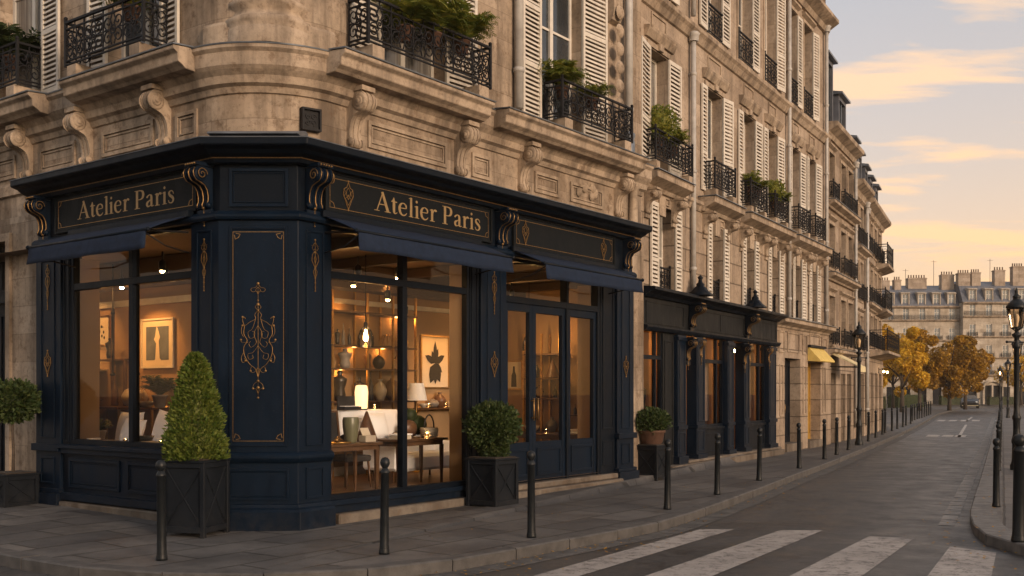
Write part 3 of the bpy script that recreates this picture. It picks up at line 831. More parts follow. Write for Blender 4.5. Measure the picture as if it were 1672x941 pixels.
def pipe(root, Mx, x, z0, z1, w=.11, r=.055):
    m = MB(); m.tube([(x, -w, z0), (x, -w, z1)], r, 10)
    z = z0+.6
    while z < z1-.2:
        m.lathe([(r, z-.04), (r+.016, z-.03), (r+.016, z+.03), (r, z+.04)], (x, -w, 0), 10); m.box(x-.02, x+.02, -w, 0, z-.015, z+.015); z += 2.1
    m.lathe([(r+.05, z1), (r+.06, z1+.12), (r+.09, z1+.16), (r+.05, z1+.2), (r*.9, z1+.22)], (x, -w, 0), 10)
    return part(m, 'drainpipe', M['pipe'], root, Mx)
def bodybox(root, Mx, L, z0, z1, dep=8, mat='stone_far', x0=0):
    m = MB(); m.add([(x0, 0, z0), (x0, dep, z0), (x0, dep, z1), (x0, 0, z1)], [(3, 2, 1, 0)]); m.add([(L, 0, z0), (L, dep, z0), (L, dep, z1), (L, 0, z1)], [(0, 1, 2, 3)])
    m.add([(x0, dep, z0), (L, dep, z0), (L, dep, z1), (x0, dep, z1)], [(3, 2, 1, 0)]); m.add([(x0, .6, z1), (L, .6, z1), (L, dep, z1), (x0, dep, z1)], [(0, 1, 2, 3)])
    return part(m, 'side_wall', M[mat], root, Mx)
def chimney(root, Mx, x, y, z0, z1, w=.9, d=.5, pots=4):
    m = MB(); m.box(x-w/2, x+w/2, y-d/2, y+d/2, z0, z1); m.box(x-w/2-.06, x+w/2+.06, y-d/2-.06, y+d/2+.06, z1-.18, z1-.06)
    c = part(m, 'chimney', M['stone_pale'], root, Mx)
    for i in range(pots):
        q = MB(); q.lathe([(.09, 0), (.11, .05), (.085, .1), (.08, .36), (.10, .4), (.07, .42)], (x-w/2+w*(i+.5)/pots, y, z1), 8); part(q, 'chimney_pot', M['terracotta'], c)
    return c
def dormer(root, Mx, x, w, z0, z1, y0, dep=1.6, mat='slate'):
    m = MB(); h = z1-z0
    m.box(x, x+.1, y0, y0+dep, z0, z1); m.box(x+w-.1, x+w, y0, y0+dep, z0, z1); m.box(x+.1, x+w-.1, y0, y0+.12, z1-.14, z1); m.box(x+.1, x+w-.1, y0, y0+.12, z0, z0+.1)
    o = part(m, 'dormer', M[mat], root, Mx)
    r = MB(); r.xprism([(-y0+.14, z1+.003), (-y0+.14, z1+.07), (-y0-dep*.4, z1+.22), (-y0-dep, z1+.22), (-y0-dep, z1+.003)], x-.1, x+w+.1); part(r, 'dormer_roof', M['zinc'], o)
    q = MB(); q.box(x+.1, x+w-.1, y0+.07, y0+.09, z0+.1, z1-.14); q.box(x+w/2-.03, x+w/2+.03, y0+.04, y0+.068, z0+.1, z1-.14); 
    part(q, 'dormer_window', M['pane'], o)
    return o

# ------------------------------------------------------------------ second building (long stone block along the street)
A2 = math.atan2(d2.y, d2.x); F2 = frame(O2.x, O2.y, A2)
I4 = Matrix.Identity(4)
b2 = thing('apartment_building', 'long cream stone apartment block with white louvred shutters above the dark shopfront', 'building', F2)
main_ = [(-1.05, .95), (2.18, 1.05), (4.62, .95), (6.55, .85), (8.74, .84), (10.46, .76)]
mezz = [(-.74, .90), (2.27, .80), (4.61, .70), (6.68, .72), (8.85, .70), (10.56, .62)]
upp = [(-1.05, .95), (2.15, .98), (4.35, 1.05), (6.4, 1.0), (8.45, .90), (10.06, .92)]
m = MB()
m.wall(-2.45, 12.1, 5.72, 13.0, 0, [(c-w/2, c+w/2, 6.02, 8.5) for c, w in main_] + [(c-w/2, c+w/2, 9.72, 12.36) for c, w in upp], .32)
part(m, 'upper_wall', M['stone_upper'], b2)
m = MB(); m.wall(-2.45, 12.1, 3.6, 5.72, .03, [(c-w/2, c+w/2, 3.72, 5.42) for c, w in mezz], .32); part(m, 'mezzanine_wall', M['stone_rustic'], b2)
m = MB(); m.wall(6.74, 12.1, -.1, 3.52, .06, [(7.54, 9.07, -.1, 2.58), (9.84, 11.24, -.1, 2.52)], .75)
part(m, 'ground_floor_wall', M['stone_rustic'], b2); m = MB(); m.fb(-2.45, -2.06, -.3, .1, -.1, 3.6); part(m, 'stone_pier', M['stone'], b2)
m = MB()
for x0, x1, z0, z1 in ((6.95, 7.45, 2.72, 3.3), (7.75, 8.9, 2.75, 3.3), (9.25, 9.7, 2.72, 3.3), (10, 11.1, 3.02, 3.38), (11.35, 11.95, 2.72, 3.3)): m.rectframe(x0, x1, z0, z1, .06, .04, .03)
for x in (7.18, 9.45, 11.62): m.lathe([(0, 0), (.1, 0), (.1, .04), (.06, .08), (0, .09)], n=12) if 0 else m.rectframe(x-.16, x+.16, 1.0, 2.4, .06, .03, .025)
part(m, 'wall_panels', M['stone_carved'], b2)
ledge(b2, I4, 6.72, 12.12, 3.62, .34, .8, 'shop_cornice')
for i, (c, w) in enumerate(mezz):
    window(b2, T(c-w/2, .22, 3.72), w, 1.7)
    sw = .28 if i else .42
    hang(b2, sw, 1.8, c-w/2, -.045, 3.64, -1); hang(b2, .30, 1.8, c+w/2, -.045, 3.64, 1)
    put(railing_mesh(w, .45, 0, False), 'balcony_railing', b2, T(c-w/2, .06, 3.76))
    ledge(b2, I4, c-w/2-.12, c+w/2+.12, 3.70, .14, .4, 'window_sill', base=.03)
for i, (c, w) in enumerate(main_):
    window(b2, T(c-w/2, .24, 6.02), w, 2.48)
    sl = .36 if i else .70; sr = .48 if i else .62
    hang(b2, sl, 2.36, c-w/2, -.012, 6.14, -1); hang(b2, sr, 2.36, c+w/2, -.012, 6.14, 1)
    W = w+.32 if i else 1.95
    x0 = c-W/2 if i else -1.82
    put(railing_mesh(round(W, 2), .60, .24, True), 'balcony_railing', b2, T(x0, -.27, 6.20))
    ledge(b2, I4, c-w/2-.50, c+w/2+.50, 5.93, .42, 1.0, 'balcony_ledge')
    for s_ in (-1, 1): put(corbel_mesh(.46, .30, .15), 'corbel', b2, T(c+s_*(w/2+.22), 0-.03, 5.14))
    for q in (x0+.03, x0+W-.2): m = MB(); m.fb(q, q+.17, .0, .28, 5.955, 6.17); part(m, 'railing_block', M['stone_carved'], b2)
    m = MB()
    m.xprism([(0, 8.66), (.05, 8.67), (.12, 8.80), (.13, 8.86), (0, 8.88)], c-w/2-.24, c+w/2+.24); m.rectframe(c-w/2-.12, c+w/2+.12, 5.98, 8.62, 0, .10, .035)
    m.rectframe(c-w/2+.1, c+w/2-.1, 8.95, 9.24, 0, .04, .025); m.fb(c-.1, c+.1, 0, .09, 8.52, 8.655)
    part(m, 'window_surround', M['stone_carved'], b2)
    m = MB(); m.rectframe(c-w/2-.05, c-w/2+.2, 5.16, 5.6, .03, .03, .03); m.rectframe(c+w/2-.2, c+w/2+.05, 5.16, 5.6, .03, .03, .03) if 0 else None; m.fb(c-.16, c+.16, .03, .10, 5.2, 5.6); m.rectframe(c-w/2, c+w/2, 5.46, 5.62, .03, .03, .03); part(m, 'carved_panel', M['stone_carved'], b2)
for i, (c, w) in enumerate(upp):
    window(b2, T(c-w/2, .24, 9.72), w, 2.64)
    if i in (0, 1): hang(b2, .5, 2.58, c-w/2, -.012, 9.76, -1)
    hang(b2, .5 if i < 4 else .42, 2.58, c+w/2, -.012, 9.76, 1)
    put(railing_mesh(round(w+.06, 2), .68, 0, True), 'balcony_railing', b2, T(c-w/2-.03, -.03, 9.74))
    m = MB(); m.rectframe(c-w/2-.1, c+w/2+.1, 9.66, 12.46, 0, .09, .03); m.xprism([(0, 12.5), (.1, 12.56), (.1, 12.62), (0, 12.64)], c-w/2-.16, c+w/2+.16); part(m, 'window_surround', M['stone_carved'], b2)
m = MB(); m.xprism([(0, 9.28), (.05, 9.3), (.12, 9.42), (.18, 9.48), (.18, 9.56), (0, 9.6)], -2.46, 12.12); part(m, 'string_course', M['stone_carved'], b2, None, .006)
m = MB(); m.xprism([(0, 5.60), (.06, 5.62), (.10, 5.72), (.14, 5.75), (.14, 5.82), (0, 5.84)], -2.46, 12.12); part(m, 'string_course', M['stone_carved'], b2)
m = MB(); m.xprism([(0, 12.7), (.08, 12.72), (.14, 12.86), (.34, 12.98), (.40, 13.02), (.40, 13.12), (-.6, 13.2)], -2.46, 12.14); part(m, 'cornice', M['stone_carved'], b2, None, .006)
m = MB(); m.fb(-2.44, 12.1, -3, -.45, 13.15, 15.6); m.fb(11.5, 12.12, -4.8, -.4, 13.1, 16.4); part(m, 'attic_wall', M['stone_upper'], b2)
m = MB(); m.xprism([(-.3, 15.6), (-.3, 15.7), (-1.6, 17.6), (-7, 18), (-7, 15.6)], -2.44, 12.1); part(m, 'roof', M['slate'], b2)
bodybox(b2, I4, 12.1, -.1, 15.6, 7, x0=-2.45)
for x, z0, z1 in ((.61, 3.7, 9.2), (.61, 9.75, 12.6), (7.8, 3.6, 12.6), (11.78, 3.55, 12.7)): pipe(b2, I4, x, z0, z1)
# two doorways of the stone front
for (x0, x1, zt, mt, lab) in ((7.54, 9.07, 2.58, M['navy_dark'], 'dark'), (9.84, 11.24, 2.52, plain('ochre_door_paint', (.34, .19, .03), .5), 'ochre')):
    m = MB(); y = .24
    m.box(x0, x1, y, y+.06, .2, zt)
    m.rectframe(x0+.08, (x0+x1)/2-.03, .35, 1.1, -y, .05, .02); m.rectframe((x0+x1)/2+.03, x1-.08, .35, 1.1, -y, .05, .02)
    m.rectframe(x0+.08, (x0+x1)/2-.03, 1.2, zt-.15, -y, .05, .02); m.rectframe((x0+x1)/2+.03, x1-.08, 1.2, zt-.15, -y, .05, .02)
    dr = part(m, 'door', mt, b2); dr['label'] = lab+' painted door in a stone reveal'
    h = MB(); h.tube([((x0+x1)/2+.07, y-.06, 1.05), ((x0+x1)/2+.07, y-.06, 1.3)], .014, 6); part(h, 'door_handle', M['gold'], dr)
    s_ = MB(); s_.fb(x0+.01, x1-.01, -.6, .12, -.05, .22); part(s_, 'door_step', M['step'], b2)
m = MB(); m.fb(7.45, 7.53, .062, .12, 1.2, 1.5)
# mustard awning over the second doorway
a = thing('awning', 'small mustard fabric awning over the ochre doorway', 'awning', F2 @ T(10.65, -.07, 2.55))
m = MB(); m.xprism([(.0, .0), (.02, .0), (.34, -.02), (.36, 0), (.34, .05), (.02, .40), (0, .40)], -.85, .85); part(m, 'canvas', M['cream_awn'], a)
m = MB(); m.fb(-.9, .9, .0, .10, .402, .47); part(m, 'head_box', M['iron'], a)

# ------------------------------------------------------------------ dark second shopfront
s2 = thing('shopfront', 'dark navy and grey shopfront in the long stone block with amber lit windows', 'shopfront', F2)
W0 = .14
m = MB(); m.fb(-2.05, 6.72, -.2, .10, 2.93, 3.5)
fas = part(m, 'fascia', M['slate_paint'], s2, None, .006)
m = MB(); m.rectframe(-1.9, .05, 3.0, 3.44, .10, .025, .014); m.rectframe(.62, 3.95, 3.0, 3.44, .10, .025, .014); m.rectframe(4.5, 6.6, 3.0, 3.44, .10, .025, .014); m.fb(2.3, 2.33, .10, .112, 3.03, 3.41); part(m, 'moulding', M['slate_paint'], fas)
m = MB(); m.xprism([(.0, 3.50), (.16, 3.51), (.22, 3.56), (.34, 3.60), (.40, 3.62), (.40, 3.68), (0, 3.72)], -2.12, 6.75); part(m, 'cornice', M['navy_dark'], s2, None, .005)
m = MB(); m.xprism([(.10, 2.84), (.16, 2.86), (.2, 2.92), (.2, 2.95), (.1, 2.97)], -2.05, 6.72); part(m, 'moulding', M['navy_dark'], s2)
def pilaster2(x0, x1, mat='navy'):
    m = MB(); m.fb(x0, x1, -.1, W0, .3, 2.84); m.fb(x0-.03, x1+.03, -.1, W0+.05, .0, .30); m.fb(x0-.02, x1+.02, -.1, W0+.03, .86, .94); m.fb(x0-.02, x1+.02, -.1, W0+.03, 2.72, 2.8)
    m.rectframe(x0+.06, x1-.06, 1.0, 2.65, W0, .03, .015); m.rectframe(x0+.06, x1-.06, .36, .8, W0, .03, .015)
    return part(m, 'pilaster', M[mat], s2, None, .006)
for q in ((-.34, .12), (.74, 1.24), (2.73, 3.16), (3.92, 4.3), (5.88, 6.5)): pilaster2(*q)
m = MB(); m.fb(-.92, -.35, -.1, .05, 0, 2.93); m.rectframe(-.86, -.41, .3, 2.7, .05, .03, .02); part(m, 'side_panel', M['slate_paint'], s2, None, .005)
m = MB(); m.fb(6.5, 6.72, -.1, .06, 0, 2.93); part(m, 'side_panel', M['navy'], s2)
for (x0, x1, zb) in ((-2.02, -.92, .55), (1.24, 2.73, .86), (4.3, 5.88, .86)):
    m = MB(); m.fb(x0, x1, -.06, .03, .0, zb); m.fb(x0, x1, .03, .07, zb-.06, zb); 
    m.rectframe(x0+.1, x1-.1, .28, zb-.14, .03, .04, .02)
    part(m, 'stall_riser', M['navy_dark'], s2, None, .005)
    m = MB(); f = .055
    m.fb(x0, x0+f, -.06, .02, zb, 2.93); m.fb(x1-f, x1, -.06, .02, zb, 2.93); m.fb(x0+f, x1-f, -.06, .02, 2.30, 2.38); m.fb(x0+f, x1-f, -.06, .02, zb, zb+.06); m.fb(x0+f, x1-f, -.06, .02, 2.86, 2.93)
    xm = x0+(x1-x0)*.72; m.fb(xm-.03, xm+.03, -.055, .015, zb+.06, 2.30); m.fb(xm-.03, xm+.03, -.055, .015, 2.38, 2.86)
    wf = part(m, 'window', M['navy_dark'], s2)
    p = MB(); p.add([(x0, .03, zb), (x1, .03, zb), (x1, .03, 2.93), (x0, .03, 2.93)], [(0, 1, 2, 3)]); part(p, 'pane', M['glass2'], wf)
for (x0, x1) in ((.12, .74), (3.16, 3.92)):
    m = MB(); y = .32
    m.box(x0, x1, y, y+.05, .2, .9); m.box(x0, x0+.1, y, y+.05, .9, 2.4); m.box(x1-.1, x1, y, y+.05, .9, 2.4); m.box(x0+.1, x1-.1, y, y+.05, 2.3, 2.4); m.box(x0, x1, y, y+.05, 2.42, 2.5)
    m.rectframe(x0+.1, x1-.1, .3, .8, -y, .04, .02)
    d = part(m, 'door', M['navy_dark'], s2)
    p = MB(); p.add([(x0+.1, y+.025, .9), (x1-.1, y+.025, .9), (x1-.1, y+.025, 2.3), (x0+.1, y+.025, 2.3)], [(0, 1, 2, 3)]); p.add([(x0, y+.025, 2.5), (x1, y+.025, 2.5), (x1, y+.025, 2.93), (x0, y+.025, 2.93)], [(0, 1, 2, 3)]); part(p, 'pane', M['glass2'], d)
    h = MB(); h.tube([(x0+.07, y-.05, 1.0), (x0+.07, y-.05, 1.35)], .012, 6); part(h, 'door_handle', M['gold'], d)
m = MB(); m.fb(-1.0, 6.72, -.1, .30, -.1, .14); m.fb(.1, 6.72, -.2, .22, .142, .2); part(m, 'stone_step', M['step'], s2, None, .012)
def scroll2(x, zc, w=.16, h=.5, d=.26, mat='navy_dark'):
    return put(cached(('sc2', w, h, d, mat), lambda: (lambda c: c)(_navy_corbel(w, h, d, mat))), 'scroll_bracket', s2, T(x, -.12, zc))
def _navy_corbel(w, h, d, mat):
    src = corbel_mesh(h, d, w).copy(); src.materials.clear(); src.materials.append(M[mat]); return src
def gilding_mesh(w=.16, h=.5, d=.26):
    def mk():
        g = MB()
        S = [(.10, .06), (.105, .12), (.07, .2), (.07, .32), (.10, .45), (.17, .56), (.30, .62), (.40, .66), (.46, .74), (.48, .84), (.44, .94)]
        for x, r in ((0, .009), (-w*.5, .006), (w*.5, .006)):
            g.tube([(x, -(q*d/.48+.022), z*h) for q, z in S], r, 5)
        for i in range(5): g.ball(((i-2)*w*.22, -(d*.95+.01), h*1.045), .014, n=6, m=4)
        for s_ in (-1, 1):
            g.M = T(s_*(w/2+.05), -(d*.72), h*.8) @ RZ(s_*PI/2); g.tube([(a, 0, b) for a, b in spiral((0, 0), .15*h, .02*h, 0, 1.6, 18)], .006, 4)
        g.M = I4
        g.ball((0, -.05, h*.05), .022); g.tube([(0, -.05, h*.05), (0, -.045, -h*.35)], .006, 5); g.ball((0, -.045, -h*.38), .012, n=6, m=4)
        g.tube([(-.045, -.045, -h*.2), (.045, -.045, -h*.2)], .005, 4)
        return g.mesh('gilding', M['gold'])
    return cached(('gild', w, h, d), mk)
for x in (.42, 4.12):
    c = MB(); c.M = T(x, -.34, 3.6)
    c.lathe([(.30, .09), (.31, .12), (.19, .2), (.13, .27), (.09, .30), (.10, .34), (.05, .38), (.04, .44), (.07, .48), (.0, .54)], n=4, a0=PI/4, a1=PI/4+2*PI)
    part(c, 'bracket_cap', M['navy_dark'], s2)
    o = scroll2(x, 3.02, .2, .48, .3); put(gilding_mesh(.2, .48, .3), 'gilding', o)
    o = scroll2(x-.25, 2.3, .15, .46, .2); put(gilding_mesh(.15, .46, .2), 'gilding', o)
for x in (1.0, 4.3, 5.9): put(gilding_mesh(.12, .4, .1), 'gilding', s2, T(x, -.10, 2.4))
for x1 in (-.92, 2.73, 5.88, .74, 3.92):
    m = MB(); m.box(x1-.012, x1+.02, .07 if x1 not in (.74, 3.92) else .38, .26 if x1 not in (.74, 3.92) else .7, .2, 2.9); part(m, 'window_return', plain('amber_glow_panel', (.44, .25, .10), .8, 0, .2, 3), s2)  # amber panels added inside the jambs to show as window glow
# room behind it
m = MB(); m.add([(-2.05, 2.3, .1), (6.72, 2.3, .1), (6.72, 2.3, 3), (-2.05, 2.3, 3)], [(0, 1, 2, 3)]); m.add([(-2.05, .0, .1), (-2.05, 2.3, .1), (-2.05, 2.3, 3), (-2.05, 0, 3)], [(0, 1, 2, 3)]); m.add([(6.72, .0, .1), (6.72, 2.3, .1), (6.72, 2.3, 3), (6.72, 0, 3)], [(3, 2, 1, 0)])
m.add([(-2.05, .05, 3), (6.72, .05, 3), (6.72, 2.3, 3), (-2.05, 2.3, 3)], [(3, 2, 1, 0)]); m.add([(-2.05, .05, .15), (6.72, .05, .15), (6.72, 2.3, .15), (-2.05, 2.3, .15)], [(0, 1, 2, 3)])
for x in (-.9, 1.0, 3.0, 4.1): m.box(x-.03, x+.03, .5, 2.3, .15, 3)
part(m, 'interior_wall', plain('ochre_plaster', (.42, .26, .12), .8, 0, .2, 2), s2)
M['silver_cloth'] = plain('grey_lilac_cloth', (.42, .38, .40), .8, 0, .12, 3)
q = thing('banner', 'pale lilac cloth banner hanging in the middle window of the dark shop', 'banner', F2 @ T(2.05, .24, .98))
m = MB(); m.smooth = True
n = 10
vs = []; fs = []
for i in range(n+1):
    for z in (0, .5, 1, 1.4): vs.append((-.42+.84*i/n, .035*math.sin(i*1.9), z))
for i in range(n):
    for k in range(3): fs.append((i*4+k, (i+1)*4+k, (i+1)*4+k+1, i*4+k+1))
m.add(vs, fs); part(m, 'cloth', M['silver_cloth'], q)
m = MB(); m.tube([(-.46, 0, 1.42), (.46, 0, 1.42)], .015, 6); part(m, 'rod', M['gold'], q)
q = thing('banner', 'taupe cloth banner hanging in the farthest window of the dark shop', 'banner', F2 @ T(5.15, .24, .98))
m = MB(); m.smooth = True; m.add([(x*.9, y, z) for x, y, z in vs], fs); part(m, 'cloth', plain('taupe_cloth', (.26, .2, .16), .85), q)
m = MB(); m.tube([(-.42, 0, 1.42), (.42, 0, 1.42)], .015, 6); part(m, 'rod', M['gold'], q)
q = thing('dress_form', 'slim dark dress form standing in the first amber window of the dark shop', 'mannequin', F2 @ T(-1.35, .30, .15))
m = MB(); m.lathe([(.02, .75), (.14, .78), (.17, .95), (.11, 1.15), (.15, 1.4), (.16, 1.55), (.05, 1.63), (.045, 1.72), (0, 1.74)], n=16); part(m, 'torso', M['navy_dark'], q)
m = MB(); m.tube([(0, 0, 0), (0, 0, .78)], .015, 6); m.lathe([(.18, 0), (.17, .03), (.03, .06)], n=14); part(m, 'stand', M['iron'], q)
# ------------------------------------------------------------------ third to fifth houses up the street
def house(name, label, O, d, L, zb, eave, rows, doors, mat, roof_h, dormers, chims, rails=True, ledges=(), dep=8, pipe_x=None, gmat=None):
    Fx = frame(O.x, O.y, math.atan2(d.y, d.x))
    t = thing(name, label, 'building', Fx)
    m = MB(); ops = []
    for z0, z1, xs, w in rows: ops += [(x-w/2, x+w/2, z0, z1) for x in xs]
    ops += [(a, b, -.2, z) for a, b, z in doors]
    zs_ = 2.95
    m.wall(0, L, zs_, eave, 0, [o for o in ops if o[2] >= zs_], .3); part(m, 'front_wall', M[mat], t)
    m = MB(); m.wall(0, L, -.2, zs_, .04, [o for o in ops if o[2] < zs_], .45); part(m, 'ground_floor_wall', M[gmat or 'stone_rustic'], t)
    for z0, z1, xs, w in rows:
        for x in xs:
            window(t, T(x-w/2, .22, z0), w, z1-z0)
            if rails: put(railing_mesh(round(w+.12, 2), .5, .12, False), 'balcony_railing', t, T(x-w/2-.06, -.16, z0+.06))
            k = MB(); k.rectframe(x-w/2-.1, x+w/2+.1, z0, z1+.1, 0, .09, .035); k.xprism([(0, z1+.16), (.1, z1+.22), (.1, z1+.27), (0, z1+.29)], x-w/2-.16, x+w/2+.16); part(k, 'window_surround', M['stone_carved'], t)
    for a, b, z in doors:
        k = MB(); k.box(a, b, .4, .45, -.1, z); k.rectframe(a+.06, b-.06, .3, z-.1, -.4, .05, .02); part(k, 'door', M['navy_dark'], t)
    for z in ledges: ledge(t, I4, -.02, L+.02, z, .30, .7, 'ledge')
    k = MB(); k.xprism([(0, eave-.34), (.06, eave-.33), (.12, eave-.2), (.36, eave-.06), (.38, eave), (.38, eave+.07), (-.5, eave+.12)], -.03, L+.03); part(k, 'cornice', M['stone_carved'], t)
    k = MB(); k.xprism([(-.15, eave+.1), (-1.0, eave+roof_h), (-dep, eave+roof_h+.3), (-dep, eave+.1)], 0, L); part(k, 'roof', M['slate'], t)
    for x, w, z1, y0 in dormers: dormer(t, I4, x, w, eave+.14, z1, y0)
    for x, y, z1, w, n in chims: chimney(t, I4, x, y, eave, z1, w, .55, n)
    bodybox(t, I4, L, -.2, eave, dep)
    if pipe_x: pipe(t, I4, pipe_x, .4, eave-.5)
    return t
h3 = house('stone_house', 'narrow weathered stone house with slate dormers just past the long block', O3, d3, 4.6, .2, 9.95,
      [(7.7, 9.2, (.85, 2.75, 4.0), .85), (5.5, 6.95, (.85, 2.75, 4.0), .9), (3.1, 4.68, (.85, 2.75, 4.0), .9)], [(.6, 1.4, 2.25), (2.25, 2.98, 2.25), (3.28, 4.05, 2.25)], 'stone_far', 2.5,
      [(.45, 1.2, 12.3, .1), (2.6, 1.25, 11.55, .1)], [(3.9, 2.2, 12.6, 1.0, 4), (.6, 2.6, 13.2, 1.0, 4)], True, (7.62, 5.36, 2.98), pipe_x=4.52)
h4 = house('stone_house', 'slim pale stone house with tall chimneys in the middle of the receding row', O4, d4, 2.75, .2, 9.0,
      [(6.9, 8.35, (.75, 1.95), .75), (4.9, 6.35, (.75, 1.95), .75), (3.1, 4.4, (.75, 1.95), .75)], [(.4, 1.1, 2.3), (1.6, 2.4, 2.3)], 'stone_pale', 1.9,
      [(.4, .95, 10.6, .05), (1.6, .9, 10.4, .05)], [(1.4, 1.0, 11.7, .9, 3), (2.3, 2.0, 12.2, .8, 4)], True, (6.78, ), pipe_x=2.7)
h5 = house('stone_house', 'last stone house of the row with curved iron balconies by the golden tree', O5, d5, 6.4, .2, 8.8,
      [(6.95, 8.2, (.9, 2.3, 3.7, 5.3), .8), (5.05, 6.4, (.9, 2.3, 3.7, 5.3), .8), (3.35, 4.6, (.9, 2.3, 3.7, 5.3), .85)], [(.4, 1.3, 2.3), (1.75, 2.7, 2.4), (3.3, 4.2, 2.4), (4.8, 5.8, 2.4)], 'stone_pale', 1.7,
      [(.7, .9, 10.2, .05), (2.4, .9, 10.1, .05), (4.4, .9, 10.1, .05)], [(1.7, 1.5, 11.4, .9, 4), (3.6, 1.6, 11.3, 1.0, 4), (5.8, 1.2, 10.9, .9, 4)], True, (5.0,), pipe_x=.1)
for x0, x1, z, dd in ((1.2, 6.3, 3.22, .75), (3.6, 6.35, 5.0, .45), (3.9, 6.35, 6.85, .5)):
    k = MB(); k.xprism([(0, z-.25), (.2, z-.2), (dd, z-.1), (dd, z), (0, z+.02)], x0, x1); sl = part(k, 'balcony_slab', M['stone_carved'], h5)
    put(railing_mesh(round(x1-x0-.1, 2), .78, round(dd-.06, 2), False), 'balcony_railing', h5, T(x0+.05, -dd+.05, z+.03))
for i, x in enumerate((4.55, 6.0)):
    q = thing('wall_lamp', ('lit wall lamp left of the last doorway under the big balcony', 'lit wall lamp at the outer corner under the big balcony')[i], 'wall lamp', frame(O5.x, O5.y, math.atan2(d5.y, d5.x)) @ T(x, -.05, 2.55))
    k = MB(); k.box(-.05, .05, -.02, .0, -.15, .1); k.tube([(0, 0, 0), (0, -.16, .05), (0, -.2, -.02)], .012, 6); part(k, 'bracket', M['iron'], q)
    k = MB(); k.ball((0, -.2, -.07), .05); part(k, 'globe', M['bulb_on'], q)
# shop awning on the third house
a = thing('awning', 'pale straw awning slanting out over the first door of the narrow house', 'awning', frame(O3.x, O3.y, math.atan2(d3.y, d3.x)) @ T(1.05, -.05, 2.2))
m = MB(); m.xprism([(0, .68), (.02, .70), (.85, .25), (.85, .08), (.84, .08), (.835, .235), (0, .66)], -.7, .7); part(m, 'canvas', M['cream_awn2'], a)
for s_ in (-.66, .66):
    m = MB(); m.tube([(s_, 0, .25), (s_, -.82, .23)], .012, 5); part(m, 'arm', M['iron'], a)

